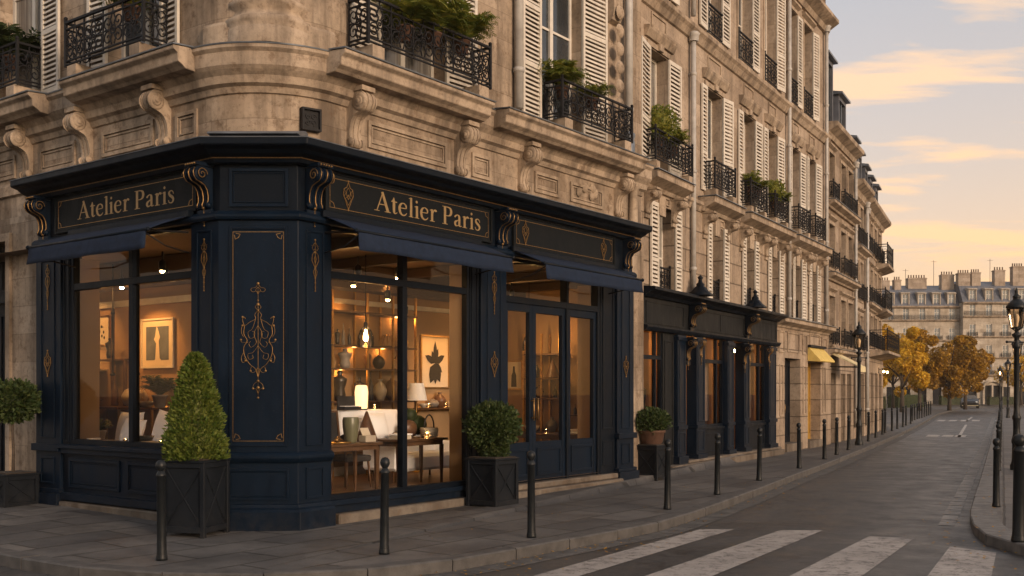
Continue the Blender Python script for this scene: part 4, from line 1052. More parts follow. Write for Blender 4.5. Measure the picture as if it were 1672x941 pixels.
# ------------------------------------------------------------------ far blocks closing the street
def farwin():
    m = MB(); m.box(0, .08, 0, .1, 0, 1.6); m.box(.72, .8, 0, .1, 0, 1.6); m.box(.08, .72, 0, .1, 1.52, 1.6); m.box(.37, .43, 0, .1, 0, 1.52); m.box(.08, .37, .02, .08, .9, .95); m.box(.43, .72, .02, .08, .9, .95)
    f = m.mesh('window', M['frame']); p = MB(); p.add([(.06, .06, 0), (.74, .06, 0), (.74, .06, 1.54), (.06, .06, 1.54)], [(0, 1, 2, 3)]); return f, p.mesh('pane', M['pane_far'])
fw_, fp_ = farwin()
def farblock(label, x0, x1, cols, Y, dz, chs, dorm, arch=None):
    Fx = frame(x0, Y, 0); t = thing('apartment_building', label, 'building', Fx); L = x1-x0
    fl = [3.6+dz, 5.95+dz, 8.75+dz, 11.45+dz]; ops = []
    cs = [c-x0 for c in cols]
    for z in fl: ops += [(c-.4, c+.4, z, z+1.6) for c in cs]
    gops = [(c-.6, c+.6, -.2, 2.3) for c in cs if not arch or abs(c+x0-arch) > 1.5]
    if arch: gops.append((arch-x0-1.1, arch-x0+1.1, -.2, 2.5))
    m = MB(); m.wall(0, L, -.2, 13.2+dz, 0, ops+gops, .25); part(m, 'front_wall', M['stone_end'], t)
    for z in fl:
        for c in cs:
            o = put(fw_, 'window', t, T(c-.4, .1, z)); put(fp_, 'pane', o)
        if z < fl[-1]:
            for c in cs: put(railing_mesh(1.2, .55, .2, False), 'balcony_railing', t, T(c-.6, -.25, z-.02))
        m = MB(); m.xprism([(0, z-.3), (.12, z-.28), (.3, z-.12), (.3, z-.03), (0, z-.02)], 0, L); part(m, 'string_course', M['stone_carved'], t)
    put(railing_mesh(round(L-.2, 1), .62, 0, False), 'balcony_railing', t, T(.1, -.26, fl[-1]-.02))
    for a, b, _, z in gops:
        m = MB(); m.box(a, b, .3, .34, -.1, z); m.rectframe(a, b, 0, z, -.24, .09, .05); part(m, 'shop_opening', M['navy_dark'], t)
    if arch:
        m = MB(); A = arch-x0
        m.prism([(A+1.35*math.cos(q), 2.2+1.0*math.sin(q)) for q in [PI*i/12 for i in range(13)]] + [(A+1.1*math.cos(q), 2.2+.8*math.sin(q)) for q in [PI*i/12 for i in range(12, -1, -1)]], -.35, 0)
        m.fb(A-1.35, A-1.1, 0, .35, 0, 2.2); m.fb(A+1.1, A+1.35, 0, .35, 0, 2.2); m.fb(A-.1, A+.1, .05, .2, 0, 2.6); part(m, 'arched_porch', M['stone_end'], t)
    e = 13.2+dz
    m = MB(); m.xprism([(0, e-.3), (.1, e-.25), (.35, e-.05), (.35, e+.08), (-.4, e+.12)], 0, L); part(m, 'cornice', M['stone_carved'], t)
    m = MB(); m.xprism([(-.1, e+.1), (-1.3, e+2.3), (-3.8, e+3.2), (-8, e+3.2), (-8, e)], 0, L); part(m, 'roof', M['slate'], t)
    for x in dorm:
        m = MB(); x -= x0; m.box(x-.55, x-.42, .15, 1.6, e+.3, e+1.75); m.box(x+.42, x+.55, .15, 1.6, e+.3, e+1.75); m.xprism([(-.02, e+1.75), (0, e+1.84), (-.5, e+2.0), (-1.8, e+2.0), (-1.8, e+1.75)], x-.62, x+.62)
        o = part(m, 'dormer', M['stone_end'], t); w_ = put(fw_, 'window', o, T(x-.4, .3, e+.2)); w_.scale = (1, 1, .95)
        m = MB(); m.add([(x-.4, .36, e+.25), (x+.4, .36, e+.25), (x+.4, .36, e+1.7), (x-.4, .36, e+1.7)], [(0, 1, 2, 3)]); part(m, 'pane', M['pane_far'], o)
    for x, w, z, n in chs: chimney(t, I4, x-x0, 2.0 if w < 2 else 2.6, e, z, w, .9, n)
    for x, h in ((.25, 3.2), (.62, 2.4), (.86, 3.6)):
        m = MB(); m.tube([(L*x, 3, e+3), (L*x, 3, e+3+h)], .03, 5); m.tube([(L*x-.4, 3, e+2.8+h), (L*x+.4, 3, e+2.8+h)], .02, 4); part(m, 'aerial', M['iron'], t)
    bodybox(t, I4, L, -.2, e, 8, 'stone_end')
    return t
farblock('pale apartment block with slate mansard behind the golden trees', 44, 60.1, (46.8, 48.8, 50.9, 52.9, 55.1, 57.1, 59.1), 140, -.1, [(50.8, 1.0, 16.8, 3), (52.4, .9, 16.9, 3), (55.3, 2.5, 17.2, 7), (59.2, 1.7, 17.6, 5)], (50.9, 52.9, 55.1, 57.1, 59.1))
farblock('taller pale apartment block with arched porch closing the end of the street', 60.15, 80, (61.4, 63.6, 65.8, 68.1, 70.3, 72.5, 74.7, 76.9), 139, .35, [(61.0, 1.6, 17.7, 5), (62.6, 1.2, 17.8, 4), (65.8, 1.4, 18.1, 4), (68.3, 1.5, 18.6, 5)], (61.5, 63.7, 65.9, 68.1, 70.3, 72.5), 64.0)
# ------------------------------------------------------------------ corner building
FR = frame(C2.x, C2.y, math.atan2(d1.y, d1.x)); FL = frame(C1.x, C1.y, math.atan2(-dL.y, -dL.x)); FC = frame(C1.x, C1.y, 0)
ROOT = T(-3.0, 12.43, 0); RI = ROOT.inverted()
rR, rL, rC, rW = RI @ FR, RI @ FL, RI @ FC, RI
cb = thing('corner_building', 'cream stone corner building with carved corbels above the navy shopfront', 'building', ROOT)
RAD = 1.1; AC = pR(-.216+RAD, -.35-RAD)
def cpath(w, tl, tr, n=14):
    P = []
    if tl is not None: P.append(pL(tl, w))
    for i in range(n+1):
        a = PI/2*i/n; P.append(AC + (nL*math.cos(a)+n1*math.sin(a))*(RAD+w+.35))
    if tr is not None: P.append(pR(tr, w))
    return [tuple(p) for p in P]
# walls
opsR = [(1.75, 3.1, 5.93, 8.95), (5.5, 6.76, 5.93, 8.95)]
opsL = [(-2.85, -1.6, 5.93, 8.95), (-5.78, -4.5, 5.93, 8.95), (-8.7, -7.4, 5.93, 8.95)]
m = MB(); m.wall(.884, 8.86, 4.3, 11, -.35, opsR, .3); m.wall(7.96, 8.86, -.1, 4.3, -.30, [], .3); m.fb(8.80, 8.86, -2, -.36, -.1, 11); part(m, 'stone_wall', M['stone'], cb, rR)
m = MB(); m.wall(-13, -.687, 4.3, 11, -.35, opsL, .3); m.wall(-13, -4.12, -.1, 4.3, -.32, [(-7.2, -5.48, -.1, 3.95)], .35); part(m, 'stone_wall', M['stone'], cb, rL)
m = MB(); P = cpath(-.35, None, None, 18); m.smooth = True
m.add([(x, y, 4.3) for x, y in P] + [(x, y, 11) for x, y in P], [(i, i+1, len(P)+i+1, len(P)+i) for i in range(len(P)-1)]); part(m, 'corner_wall', M['stone'], cb, rW)
# mouldings that run round the corner
def sw(prof, name, mat, w=-.35, tl=13, tr=8.86, bev=0):
    m = MB(); m.sweep(cpath(w, tl, tr), prof); return part(m, name, M[mat], cb, rW, bev)
sw([(0, 5.34), (.03, 5.35), (.06, 5.42), (.12, 5.45), (.14, 5.54), (.20, 5.60), (.23, 5.64), (.23, 5.80), (.27, 5.84), (.27, 5.88), (0, 5.91)], 'cornice', 'stone_carved')
sw([(.0, 5.912), (.28, 5.882), (.285, 5.898), (0, 5.93)], 'zinc_flashing', 'zinc')
sw([(0, 4.62), (.05, 4.64), (.05, 4.78), (.03, 4.82), (0, 4.84)], 'base_course', 'stone_carved')
sw([(0, 5.93), (.06, 5.94), (.06, 6.20), (.04, 6.24), (0, 6.25)], 'base_course', 'stone_carved', tl=None, tr=None)
# engaged round column on the corner
m = MB(); m.lathe([(.56, 5.92), (.56, 6.12), (.54, 6.14), (.57, 6.19), (.57, 6.25), (.50, 6.29), (.47, 6.36), (.53, 6.42), (.53, 6.47), (.46, 6.52), (.455, 7.2), (.45, 10.8)], (AC.x+(nL+n1).normalized().x*.78, AC.y+(nL+n1).normalized().y*.78, 0), 32)
part(m, 'corner_column', M['stone_carved'], cb, rW)
# balcony slabs
def block(Mx, x0, x1, ww=.18):
    m = MB(); m.xprism([(-.36, 5.60), (.0, 5.625), (.04, 5.655), (.11, 5.69), (.12, 5.79), (ww, 5.83), (ww, 5.875), (-.36, 5.92)], x0, x1)
    o = part(m, 'balcony_ledge', M['stone_carved'], cb, Mx, .008)
    k = MB(); k.xprism([(-.1, 5.903), (ww+.015, 5.878), (ww+.02, 5.894), (-.1, 5.921)], x0-.015, x1+.015); part(k, 'zinc_flashing', M['zinc'], o)
block(rR, .6, 3.62); block(rR, 3.98, 8.2); block(rL, -3.2, -.63); block(rL, -9.2, -3.98)
for Mx, ts in ((rR, (1.24, 3.42, 5.0, 7.95)), (rL, (-1.52, -3.32, -4.92, -7.2))):
    for t_ in ts: put(corbel_mesh(.70, .32, .18), 'corbel', cb, Mx @ T(t_, .35, 4.83))
# carved wall panels between the corbels
for Mx, pl_ in ((rR, ((1.52, 3.14, 4.90, 5.26), (3.72, 4.18, 4.88, 5.24), (5.35, 6.05, 4.90, 5.24), (6.4, 7.45, 4.90, 5.24))), (rL, ((-2.98, -1.78, 4.90, 5.25), (-1.30, -.86, 4.88, 5.24), (-4.6, -3.65, 4.88, 5.24), (-6.8, -5.3, 4.90, 5.25)))):
    for x0, x1, z0, z1 in pl_:
        m = MB(); m.rectframe(x0, x1, z0, z1, -.35, .05, .03); m.rectframe(x0+.07, x1-.07, z0+.07, z1-.07, -.35, .02, .018)
        if x0 == 6.4:
            for i in range(9):
                a = i*.7; m.M = T(6.92+.28*math.cos(a*1.3), .33, 5.155+.08*math.sin(a*2)) @ RX(PI/2); m.lathe([(.075, 0), (.05, .03), (.0, .04)], n=9)
            m.M = I4
        part(m, 'wall_panel', M['stone_carved'], cb, Mx)
# upstairs windows, shutters, guards
def bigwin(Mx, x0, x1, sl, sr, rail, seed):
    o = window(cb, Mx @ T(x0, .35+.2, 5.94), round(x1-x0, 3), 2.95, 2, (.30, .62))
    if sl: put(shutter_mesh(sl, 2.86, .075), 'shutter', cb, Mx @ T(x0, .335, 5.98) @ RZ(.05) @ T(-sl, 0, 0))
    if sr: put(shutter_mesh(sr, 2.86, .075), 'shutter', cb, Mx @ T(x1, .335, 5.98) @ RZ(-.07))
    m = MB(); m.rectframe(x0-.06, x1+.06, 5.93, 9.05, -.355, .05, .03); part(m, 'window_surround', M['frame'], cb, Mx)
    ra, rb = rail; put(railing_mesh(round(rb-ra, 2), .60, .36, True), 'balcony_railing', cb, Mx @ T(ra, -.06, 6.12))
    for q in (ra+.06, rb-.28): m = MB(); m.fb(q, q+.22, -.34, .08, 5.93, 6.10); part(m, 'railing_block', M['stone_carved'], cb, Mx)
    k = MB(); k.box(x0+.08, x1-.08, .35+.262, .35+.27, 6.2, 8.9)
bigwin(rR, 1.75, 3.1, .6, .66, (1.12, 3.66), 1); bigwin(rR, 5.5, 6.76, .55, .72, (5.56, 7.80), 2)
bigwin(rL, -2.85, -1.6, .42, .42, (-3.22, -1.42), 3); bigwin(rL, -5.78, -4.5, .5, .52, (-6.9, -4.5), 4); bigwin(rL, -8.7, -7.4, .5, .52, (-9.0, -7.2), 5)
pipe(cb, rR @ T(0, .35, 0), 4.80, 6.12, 10.8, .10, .075); pipe(cb, rR @ T(0, .35, 0), 8.12, 6.2, 10.8, .16, .075)
m = MB(); m.lathe([(.11, 5.92), (.11, 6.22), (.09, 6.24), (.12, 6.30), (.12, 6.36), (.075, 6.4)], (8.12, .19, 0), 12); part(m, 'pipe_shoe', M['zinc'], cb, rR)
m = MB(); m.lathe([(.10, 4.7), (.12, 4.75), (.10, 4.8), (.09, 5.36), (.12, 5.4), (.13, 5.46)], (8.45, .30, 0), 14); part(m, 'wall_colonnette', M['stone_carved'], cb, rR)
m = MB(); m.xprism([(-.35, 8.3), (-.24, 8.34), (-.2, 8.5), (-.2, 9.8), (-.35, 9.9)], 7.62, 7.92)
for i in range(7): m.M = T(7.77, .17, 6.5+i*.33) @ RX(PI/2); m.lathe([(.13, 0), (.10, .03), (.05, .05), (0, .03)], n=10)
m.M = I4; part(m, 'carved_drop', M['stone_carved'], cb, rR)
# vent grille on the corner
a = R_(72); dirv = nL*math.cos(a)+n1*math.sin(a); vp = AC+dirv*RAD
Mv = RI @ frame(vp.x, vp.y, math.atan2(dirv.y, dirv.x)+PI/2)
m = MB(); m.rectframe(-.13, .13, 4.92, 5.20, .0, .025, .09); m.fb(-.105, .105, 0, .05, 4.945, 5.175)
g_ = part(m, 'vent_grille', M['iron'], cb, Mv @ T(0, 0, .0))
m = MB()
for q in range(4): m.tube([(x*.045+.05*math.cos(q*PI/2+PI/4), -.055, 5.06+z*.045+.05*math.sin(q*PI/2+PI/4)) for x, z in spiral((0, 0), .9, .2, q*PI/2, 1.2, 12)], .007, 4)
part(m, 'scrollwork', M['iron'], g_)
# door at the far left
m = MB(); m.box(-7.2, -5.48, .62, .68, -.05, 3.95); m.rectframe(-6.28, -5.6, .3, 1.2, -.62, .05, .02); m.rectframe(-6.28, -5.6, 1.4, 2.9, -.62, .05, .02); m.fb(-7.2, -5.48, -.62, -.5, 3.05, 3.15)
d_ = part(m, 'door', M['navy_dark'], cb, rL); d_['label'] = 'dark tall door in the stone wall left of the shop'
m = MB(); m.rectframe(-6.2, -5.7, 3.25, 3.85, -.61, .02, .02); part(m, 'fanlight', M['iron'], d_)
m = MB(); m.rectframe(-7.32, -5.36, -.1, 4.07, -.32, .12, .05); part(m, 'door_surround', M['stone_carved'], cb, rL)
# top and hidden sides
m = MB()
top = [pL(13, -.36)] + [Vector(p) for p in cpath(-.36, None, None)] + [pR(8.8, -.36), pR(8.8, -9), pL(13, -9)]
m.add([(p.x, p.y, 11) for p in top], [tuple(range(len(top)))]); a_, b_ = pL(13, -.36), pL(13, -9); m.add([(a_.x, a_.y, -.1), (a_.x, a_.y, 11), (b_.x, b_.y, 11), (b_.x, b_.y, -.1)], [(0, 1, 2, 3)])
a_, b_ = pR(8.8, -9), pL(13, -9); m.add([(a_.x, a_.y, -.1), (a_.x, a_.y, 11), (b_.x, b_.y, 11), (b_.x, b_.y, -.1)], [(0, 1, 2, 3)]); part(m, 'roof', M['slate'], cb, rW)
# rooms behind the shop windows
M['plaster'] = plain('cream_plaster', (.34, .215, .108), .85, 0, .1, 1.5)
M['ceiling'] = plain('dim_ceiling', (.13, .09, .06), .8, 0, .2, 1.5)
def floorwood():
    k = NT('oak_floor'); p = k.pos()
    mp = k.node('ShaderNodeMapping'); mp.inputs['Rotation'].default_value = (0, 0, R_(-53)); k.link(p, mp.inputs[0])
    br = k.node('ShaderNodeTexBrick', i_Scale=1., i_Mortar_Size=.004, i_Brick_Width=1.2, i_Row_Height=.13); br.inputs['Color1'].default_value = (.16, .085, .04, 1); br.inputs['Color2'].default_value = (.26, .15, .07, 1); br.inputs['Mortar'].default_value = (.03, .02, .01, 1)
    k.link(mp.outputs[0], br.inputs['Vector']); k.set(Base_Color=br.outputs['Color'], Roughness=.32); return k.m
M['oak'] = floorwood()
ZF, ZC = .26, 3.72
plan = [pL(9, -.32), pL(0.1, -.32), pR(.1, -.32), pR(8.15, -.32), pR(8.15, -3.2), pR(1.63, -3.2), pL(9, -2.2)]
m = MB()
for i in (3, 4, 5, 6):
    p, q = plan[i], plan[(i+1) % 7]; m.add([(p.x, p.y, ZF), (q.x, q.y, ZF), (q.x, q.y, ZC), (p.x, p.y, ZC)], [(3, 2, 1, 0)])
part(m, 'interior_wall', M['plaster'], cb, rW)
fl = [pL(9, -.05), pL(0, -.05), pR(0, -.05), pR(8.15, -.05)] + plan[4:]
tri = tessellate_polygon([[Vector((p.x, p.y, 0)) for p in fl]])
def upfacing(pts, t): return t if (pts[t[1]]-pts[t[0]]).cross(pts[t[2]]-pts[t[0]]) > 0 else (t[0], t[2], t[1])
m = MB(); m.add([(p.x, p.y, ZF) for p in fl], [upfacing(fl, t) for t in tri]); part(m, 'interior_floor', M['oak'], cb, rW)
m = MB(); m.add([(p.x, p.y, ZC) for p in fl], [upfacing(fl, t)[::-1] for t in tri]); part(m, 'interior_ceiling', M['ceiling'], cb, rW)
m = MB(); m.fb(1.63, 8.15, -3.2, -3.14, 3.12, 3.2); m.fb(1.63, 8.15, -3.2, -3.12, ZF, ZF+.14); part(m, 'interior_cornice', M['frame'], cb, rR)
m = MB(); m.fb(-9, -1.5, -2.2, -2.12, 3.06, 3.16); part(m, 'interior_cornice', M['frame'], cb, rL)
m = MB()
for t_ in (1.4, 3.0, 4.6, 6.2, 7.7): m.fb(t_-.07, t_+.07, -3.1, -.35, 3.56, 3.70)
m.fb(1.75, 8.1, -2.9, -2.5, 3.30, 3.7)
part(m, 'ceiling_beam', plain('dark_oak', (.05, .03, .018), .6), cb, rR)
m = MB(); m.fb(-8.9, -2.7, -1.95, -1.6, 3.3, 3.7); part(m, 'ceiling_beam', plain('dark_oak', (.05, .03, .018), .6), cb, rL)

# ------------------------------------------------------------------ navy shopfront
sf = thing('shopfront', 'navy lacquered wooden shopfront with gilded ornaments wrapping the street corner', 'shopfront', ROOT)
def sp_(mb, name, mat='navy', Mx=rR, bev=.004, parent=None): return part(mb, name, M[mat], parent or sf, None if parent else Mx, bev)
def ss(prof, name, mat, tl=4.1, tr=7.97, bev=.004):
    m = MB(); pts = [pL(tl), C1, C2, pR(tr)]
    m.sweep([tuple(p) for p in pts], prof); return part(m, name, M[mat], sf, rW, bev)
ss([(-.34, 3.72), (-.03, 3.72), (-.03, 4.40), (-.34, 4.40)], 'fascia', 'navy_dark')
ss([(-.35, 4.401), (.05, 4.36), (.08, 4.37), (.11, 4.42), (.20, 4.455), (.25, 4.49), (.33, 4.515), (.35, 4.53), (.35, 4.60), (.33, 4.62), (-.345, 4.70)], 'cornice', 'navy_dark', 4.15, 8.03)
ss([(.33, 4.621), (.358, 4.601), (.362, 4.612), (.0, 4.68), (-.345, 4.715), (-.345, 4.703)], 'zinc_flashing', 'zinc', 4.16, 8.04, 0)
ss([(.108, 4.413), (.118, 4.41), (.124, 4.42), (.112, 4.425)], 'gilt_line', 'gold', 4.13, 8.0, 0)
ss([(-.2, 3.70), (.05, 3.70), (.07, 3.73), (.07, 3.76), (.03, 3.80), (-.029, 3.82)], 'moulding', 'navy')
m = MB(); m.xprism([(.30, 4.66), (.26, 4.69), (-.16, 4.80), (-.3, 4.80), (-.3, 4.66)], -.06, 1.01); part(m, 'zinc_cap', M['zinc'], sf, rC, .006)
# corner bay: pilaster - chamfer panel - pilaster
def cs(prof, name, mat='navy'):
    m = MB(); m.sweep([tuple(p) for p in (pL(.53), C1, C2, pR(.53))], prof); return part(m, name, M[mat], sf, rW, .005)
cs([(-.3, 0), (0, 0), (0, 3.70), (-.3, 3.70)], 'corner_bay')
cs([(-.2, -.02), (.09, -.02), (.09, .22), (.07, .25), (.04, .27), (.03, .31), (-.2, .33)], 'plinth')
cs([(-.2, .80), (.02, .80), (.05, .83), (.07, .86), (.07, .89), (.03, .93), (-.2, .95)], 'moulding')
cs([(-.2, 3.55), (.02, 3.56), (.03, 3.60), (.05, 3.62), (-.2, 3.63)], 'moulding') if 0 else None
def chpanel():
    m = MB(); m.rectframe(.10, .85, .36, .74, 0, .035, .018); m.rectframe(.14, .81, .40, .70, 0, .012, .012)
    m.rectframe(.13, .82, 1.0, 3.62, 0, .03, .02)
    m.rectframe(.12, .83, 3.86, 4.32, -.03, .04, .022); m.rectframe(.17, .78, 3.91, 4.27, -.03, .014, .014)
    o = part(m, 'corner_panel', M['navy'], sf, rC, .003)
    g = MB(); g.rectframe(.17, .78, 1.06, 3.56, 0, .006, .005)
    for x, z, sx_, sz_ in ((.19, 1.08, 1, 1), (.76, 1.08, -1, 1), (.19, 3.54, 1, -1), (.76, 3.54, -1, -1)):
        g.tube([(x+sx_*.02, -.006, z), (x+sx_*.07, -.006, z+sz_*.012), (x+sx_*.05, -.006, z+sz_*.05), (x+sx_*.012, -.006, z+sz_*.07), (x, -.006, z+sz_*.02)], .006, 4)
    part(g, 'gilt_line', M['gold'], o)
    # large gilded arabesque
    g = MB(); cx, cz = .475, 2.24
    def S(pts, r=.0055, mir=True):
        r = r*.68
        for q in ((-1, 1) if mir else (1,)): g.tube([(cx+q*x, -.012, cz+z) for x, z in cr([(a, b, 0) for a, b in pts], 4) and [(p.x, p.y) for p in cr([(a, b, 0) for a, b in pts], 4)]], r, 5)
    S([(0, .66), (0, -.66)], .004, False)
    S([(0, .70), (.03, .655), (.075, .645), (.085, .62), (.06, .6), (.02, .61), (0, .57)], .005); S([(0, .60), (.03, .62), (.0, .66)], .004)
    for z, r in ((.70, .018), (.50, .012), (.45, .02), (.38, .014), (-.46, .016), (-.54, .02), (-.66, .014)): g.ball((cx, -.012, cz+z), r, .012, r, 8, 6)
    S([(0, .38), (.04, .33), (.03, .28), (.10, .24), (.16, .20), (.185, .27), (.165, .30), (.15, .28)], .005)
    S([(.16, .2), (.17, .10), (.13, .02), (.17, -.06), (.16, -.16), (.10, -.26), (.03, -.32), (0, -.42)], .006)
    S([(.03, .28), (.07, .16), (.12, .12), (.10, .05), (.05, .06), (.04, .12), (.07, .13)], .004)
    S([(0, .2), (.05, .1), (.02, 0), (.08, -.06), (.11, -.02), (.09, .01)], .004)
    S([(0, -.04), (.06, -.12), (.12, -.14), (.11, -.2), (.06, -.19), (.07, -.15)], .004)
    S([(.12, .0), (.19, .0), (.205, .02)], .004); S([(.17, -.12), (.20, -.18), (.185, -.24), (.15, -.22), (.165, -.19)], .005)
    S([(.19, .2), (.20, .12), (.17, .06)], .004); S([(.0, -.30), (.05, -.36), (.09, -.34), (.08, -.29)], .004)
    S([(0, -.46), (.05, -.5), (.06, -.55), (.02, -.56), (0, -.62)], .004); S([(0, .46), (.035, .42), (.0, .38)], .004)
    for x, z in ((.185, .30), (.205, .03), (.09, -.34), (.15, -.22), (.185, .20), (.06, -.55)):
        for q in (-1, 1): g.ball((cx+q*x, -.012, cz+z), .014, .01, .014, 8, 5)
    part(g, 'gilded_arabesque', M['gold'], o)
chpanel()
def drop_mesh():
    def mk():
        g = MB(); P = lambda pts, r=.006: [g.tube([(q*x, -.008, z) for x, z in pts], r*.7, 4) for q in (-1, 1)]
        P([(0, 0), (.03, -.03), (.05, -.07), (.03, -.10), (.01, -.08)]); P([(.0, -.1), (.045, -.15), (.055, -.22), (.02, -.28), (0, -.31)], .008); P([(0, -.16), (.02, -.2), (0, -.26)])
        P([(0, -.31), (.03, -.35), (.02, -.40), (0, -.42)]); P([(-.06, -.04), (.06, -.04)], .005)
        g.tube([(0, -.008, .03), (0, -.008, -.58)], .005, 4)
        for z, r in ((.03, .014), (-.12, .016), (-.31, .016), (-.43, .013), (-.49, .010), (-.54, .009), (-.59, .010)): g.ball((0, -.008, z), r, .01, r, 8, 5)
        return g.mesh('gilded_drop', M['gold'])
    return cached('drop', mk)
def lozenge_mesh():
    def mk():
        g = MB(); P = lambda pts, r=.006: [g.tube([(q*x, -.008, z) for x, z in pts], r*.7, 4) for q in (-1, 1)]
        P([(0, .17), (.03, .10), (.075, .08), (.085, .0), (.05, -.06), (.03, -.11), (0, -.17)], .008); P([(0, .1), (.035, .05), (.03, 0), (0, -.05)], .006); P([(.075, .08), (.04, .03), (.07, -.01)], .005); P([(0, .0), (.05, -.04), (.0, -.12)], .005)
        for z in (.18, .0, -.18): g.ball((0, -.008, z), .014, .01, .014, 8, 5)
        return g.mesh('gilded_lozenge', M['gold'])
    return cached('loz', mk)
def pil_trim(Mx, x0, x1, orn, z_or=3.46):
    m = MB(); m.rectframe(x0+.12, x1-.12, 1.0, 3.6, 0, .022, .016); m.rectframe(x0+.12, x1-.12, .36, .74, 0, .028, .018)
    o = part(m, 'pilaster_panel', M['navy'], sf, Mx, .003)
    if orn: put(drop_mesh(), 'gilded_drop', o, T((x0+x1)/2, 0, z_or))
    return o
pil_trim(rR, .0, .53, True); pil_trim(rL, -.53, 0, True)
def pilaster(Mx, x0, x1, z0=0, loz=2.05, drop=False):
    m = MB(); m.fb(x0, x1, -.3, 0, z0, 3.70); o = part(m, 'pilaster', M['navy'], sf, Mx, .005)
    k = MB(); k.fb(x0-.05, x1+.05, -.3, .09, z0-.02, .24); k.fb(x0-.03, x1+.03, -.3, .05, .242, .30); k.fb(x0-.03, x1+.03, -.3, .06, .82, .92); k.fb(x0-.02, x1+.02, -.3, .035, 3.58, 3.66)
    k.rectframe(x0+.14, x1-.14, 1.0, 3.5, 0, .022, .016); k.rectframe(x0+.14, x1-.14, .36, .74, 0, .028, .018); part(k, 'moulding', M['navy'], o, None, .005)
    if loz: put(lozenge_mesh(), 'gilded_lozenge', o, T((x0+x1)/2, 0, loz))
    if drop: put(drop_mesh(), 'gilded_drop', o, T((x0+x1)/2, 0, 3.40))
pilaster(rR, 3.52, 4.14, 0, 2.06, True); pilaster(rR, 7.40, 7.97, 0, 2.1); pilaster(rL, -4.10, -3.46, 0, 2.05, True)
# scroll brackets under the cornice
for Mx, x in ((rR, .24), (rR, 4.0), (rR, 7.72), (rL, -.24), (rL, -3.86)):
    o = put(_navy_corbel(.19, .50, .25, 'navy'), 'scroll_bracket', sf, Mx @ T(x, .02, 3.84)); put(gilding_mesh(.19, .50, .25), 'gilding', o)
# sign boards
def board(Mx, x0, x1):
    m = MB(); m.fb(x0, x1, -.03, .0, 3.88, 4.34); m.rectframe(x0-.03, x1+.03, 3.85, 4.37, -.03, .028, .05); o = part(m, 'sign_board', M['sign'], sf, Mx, .003)
    g = MB(); g.rectframe(x0+.05, x1-.05, 3.925, 4.295, .0, .006, .004)
    for x, sx_ in ((x0+.06, 1), (x1-.06, -1)):
        for z, sz_ in ((3.935, 1), (4.285, -1)): g.tube([(x, -.004, z+sz_*.07), (x+sx_*.05, -.004, z+sz_*.05), (x+sx_*.07, -.004, z)], .005, 4)
    part(g, 'gilt_line', M['gold'], o); return o
bR = board(rR, .46, 3.74); bR2 = board(rR, 4.34, 7.26); bL = board(rL, -3.56, -.44)
for o, x in ((bR, .82), (bR2, 4.62), (bR2, 6.92)): put(lozenge_mesh(), 'gilded_lozenge', o, T(x, -.001, 4.11))
# lettering
def stroke(mb, pts, k=5, y=0, straight=False):
    if not straight and len(pts) > 2: Q = [(p.x, p.y, p.z) for p in cr([(a, b, c) for a, b, c in pts], k)]
    else: Q = pts
    n = len(Q); L = []; Rr = []
    for i in range(n):
        a = Q[max(0, i-1)]; b = Q[min(n-1, i+1)]; d = Vector((b[0]-a[0], b[1]-a[1]))
        d = d.normalized() if d.length > 1e-6 else Vector((1, 0)); nn = Vector((-d.y, d.x))*Q[i][2]/2
        L.append((Q[i][0]+nn.x, Q[i][1]+nn.y)); Rr.append((Q[i][0]-nn.x, Q[i][1]-nn.y))
    vs = [(x, y, z) for x, z in L] + [(x, y, z) for x, z in Rr]
    mb.add(vs, [(i, n+i, n+i+1, i+1) for i in range(n-1)])
def rect(mb, x0, x1, z0, z1, y): mb.add([(x0, y, z0), (x1, y, z0), (x1, y, z1), (x0, y, z1)], [(0, 1, 2, 3)])
S1, S2 = .135, .045
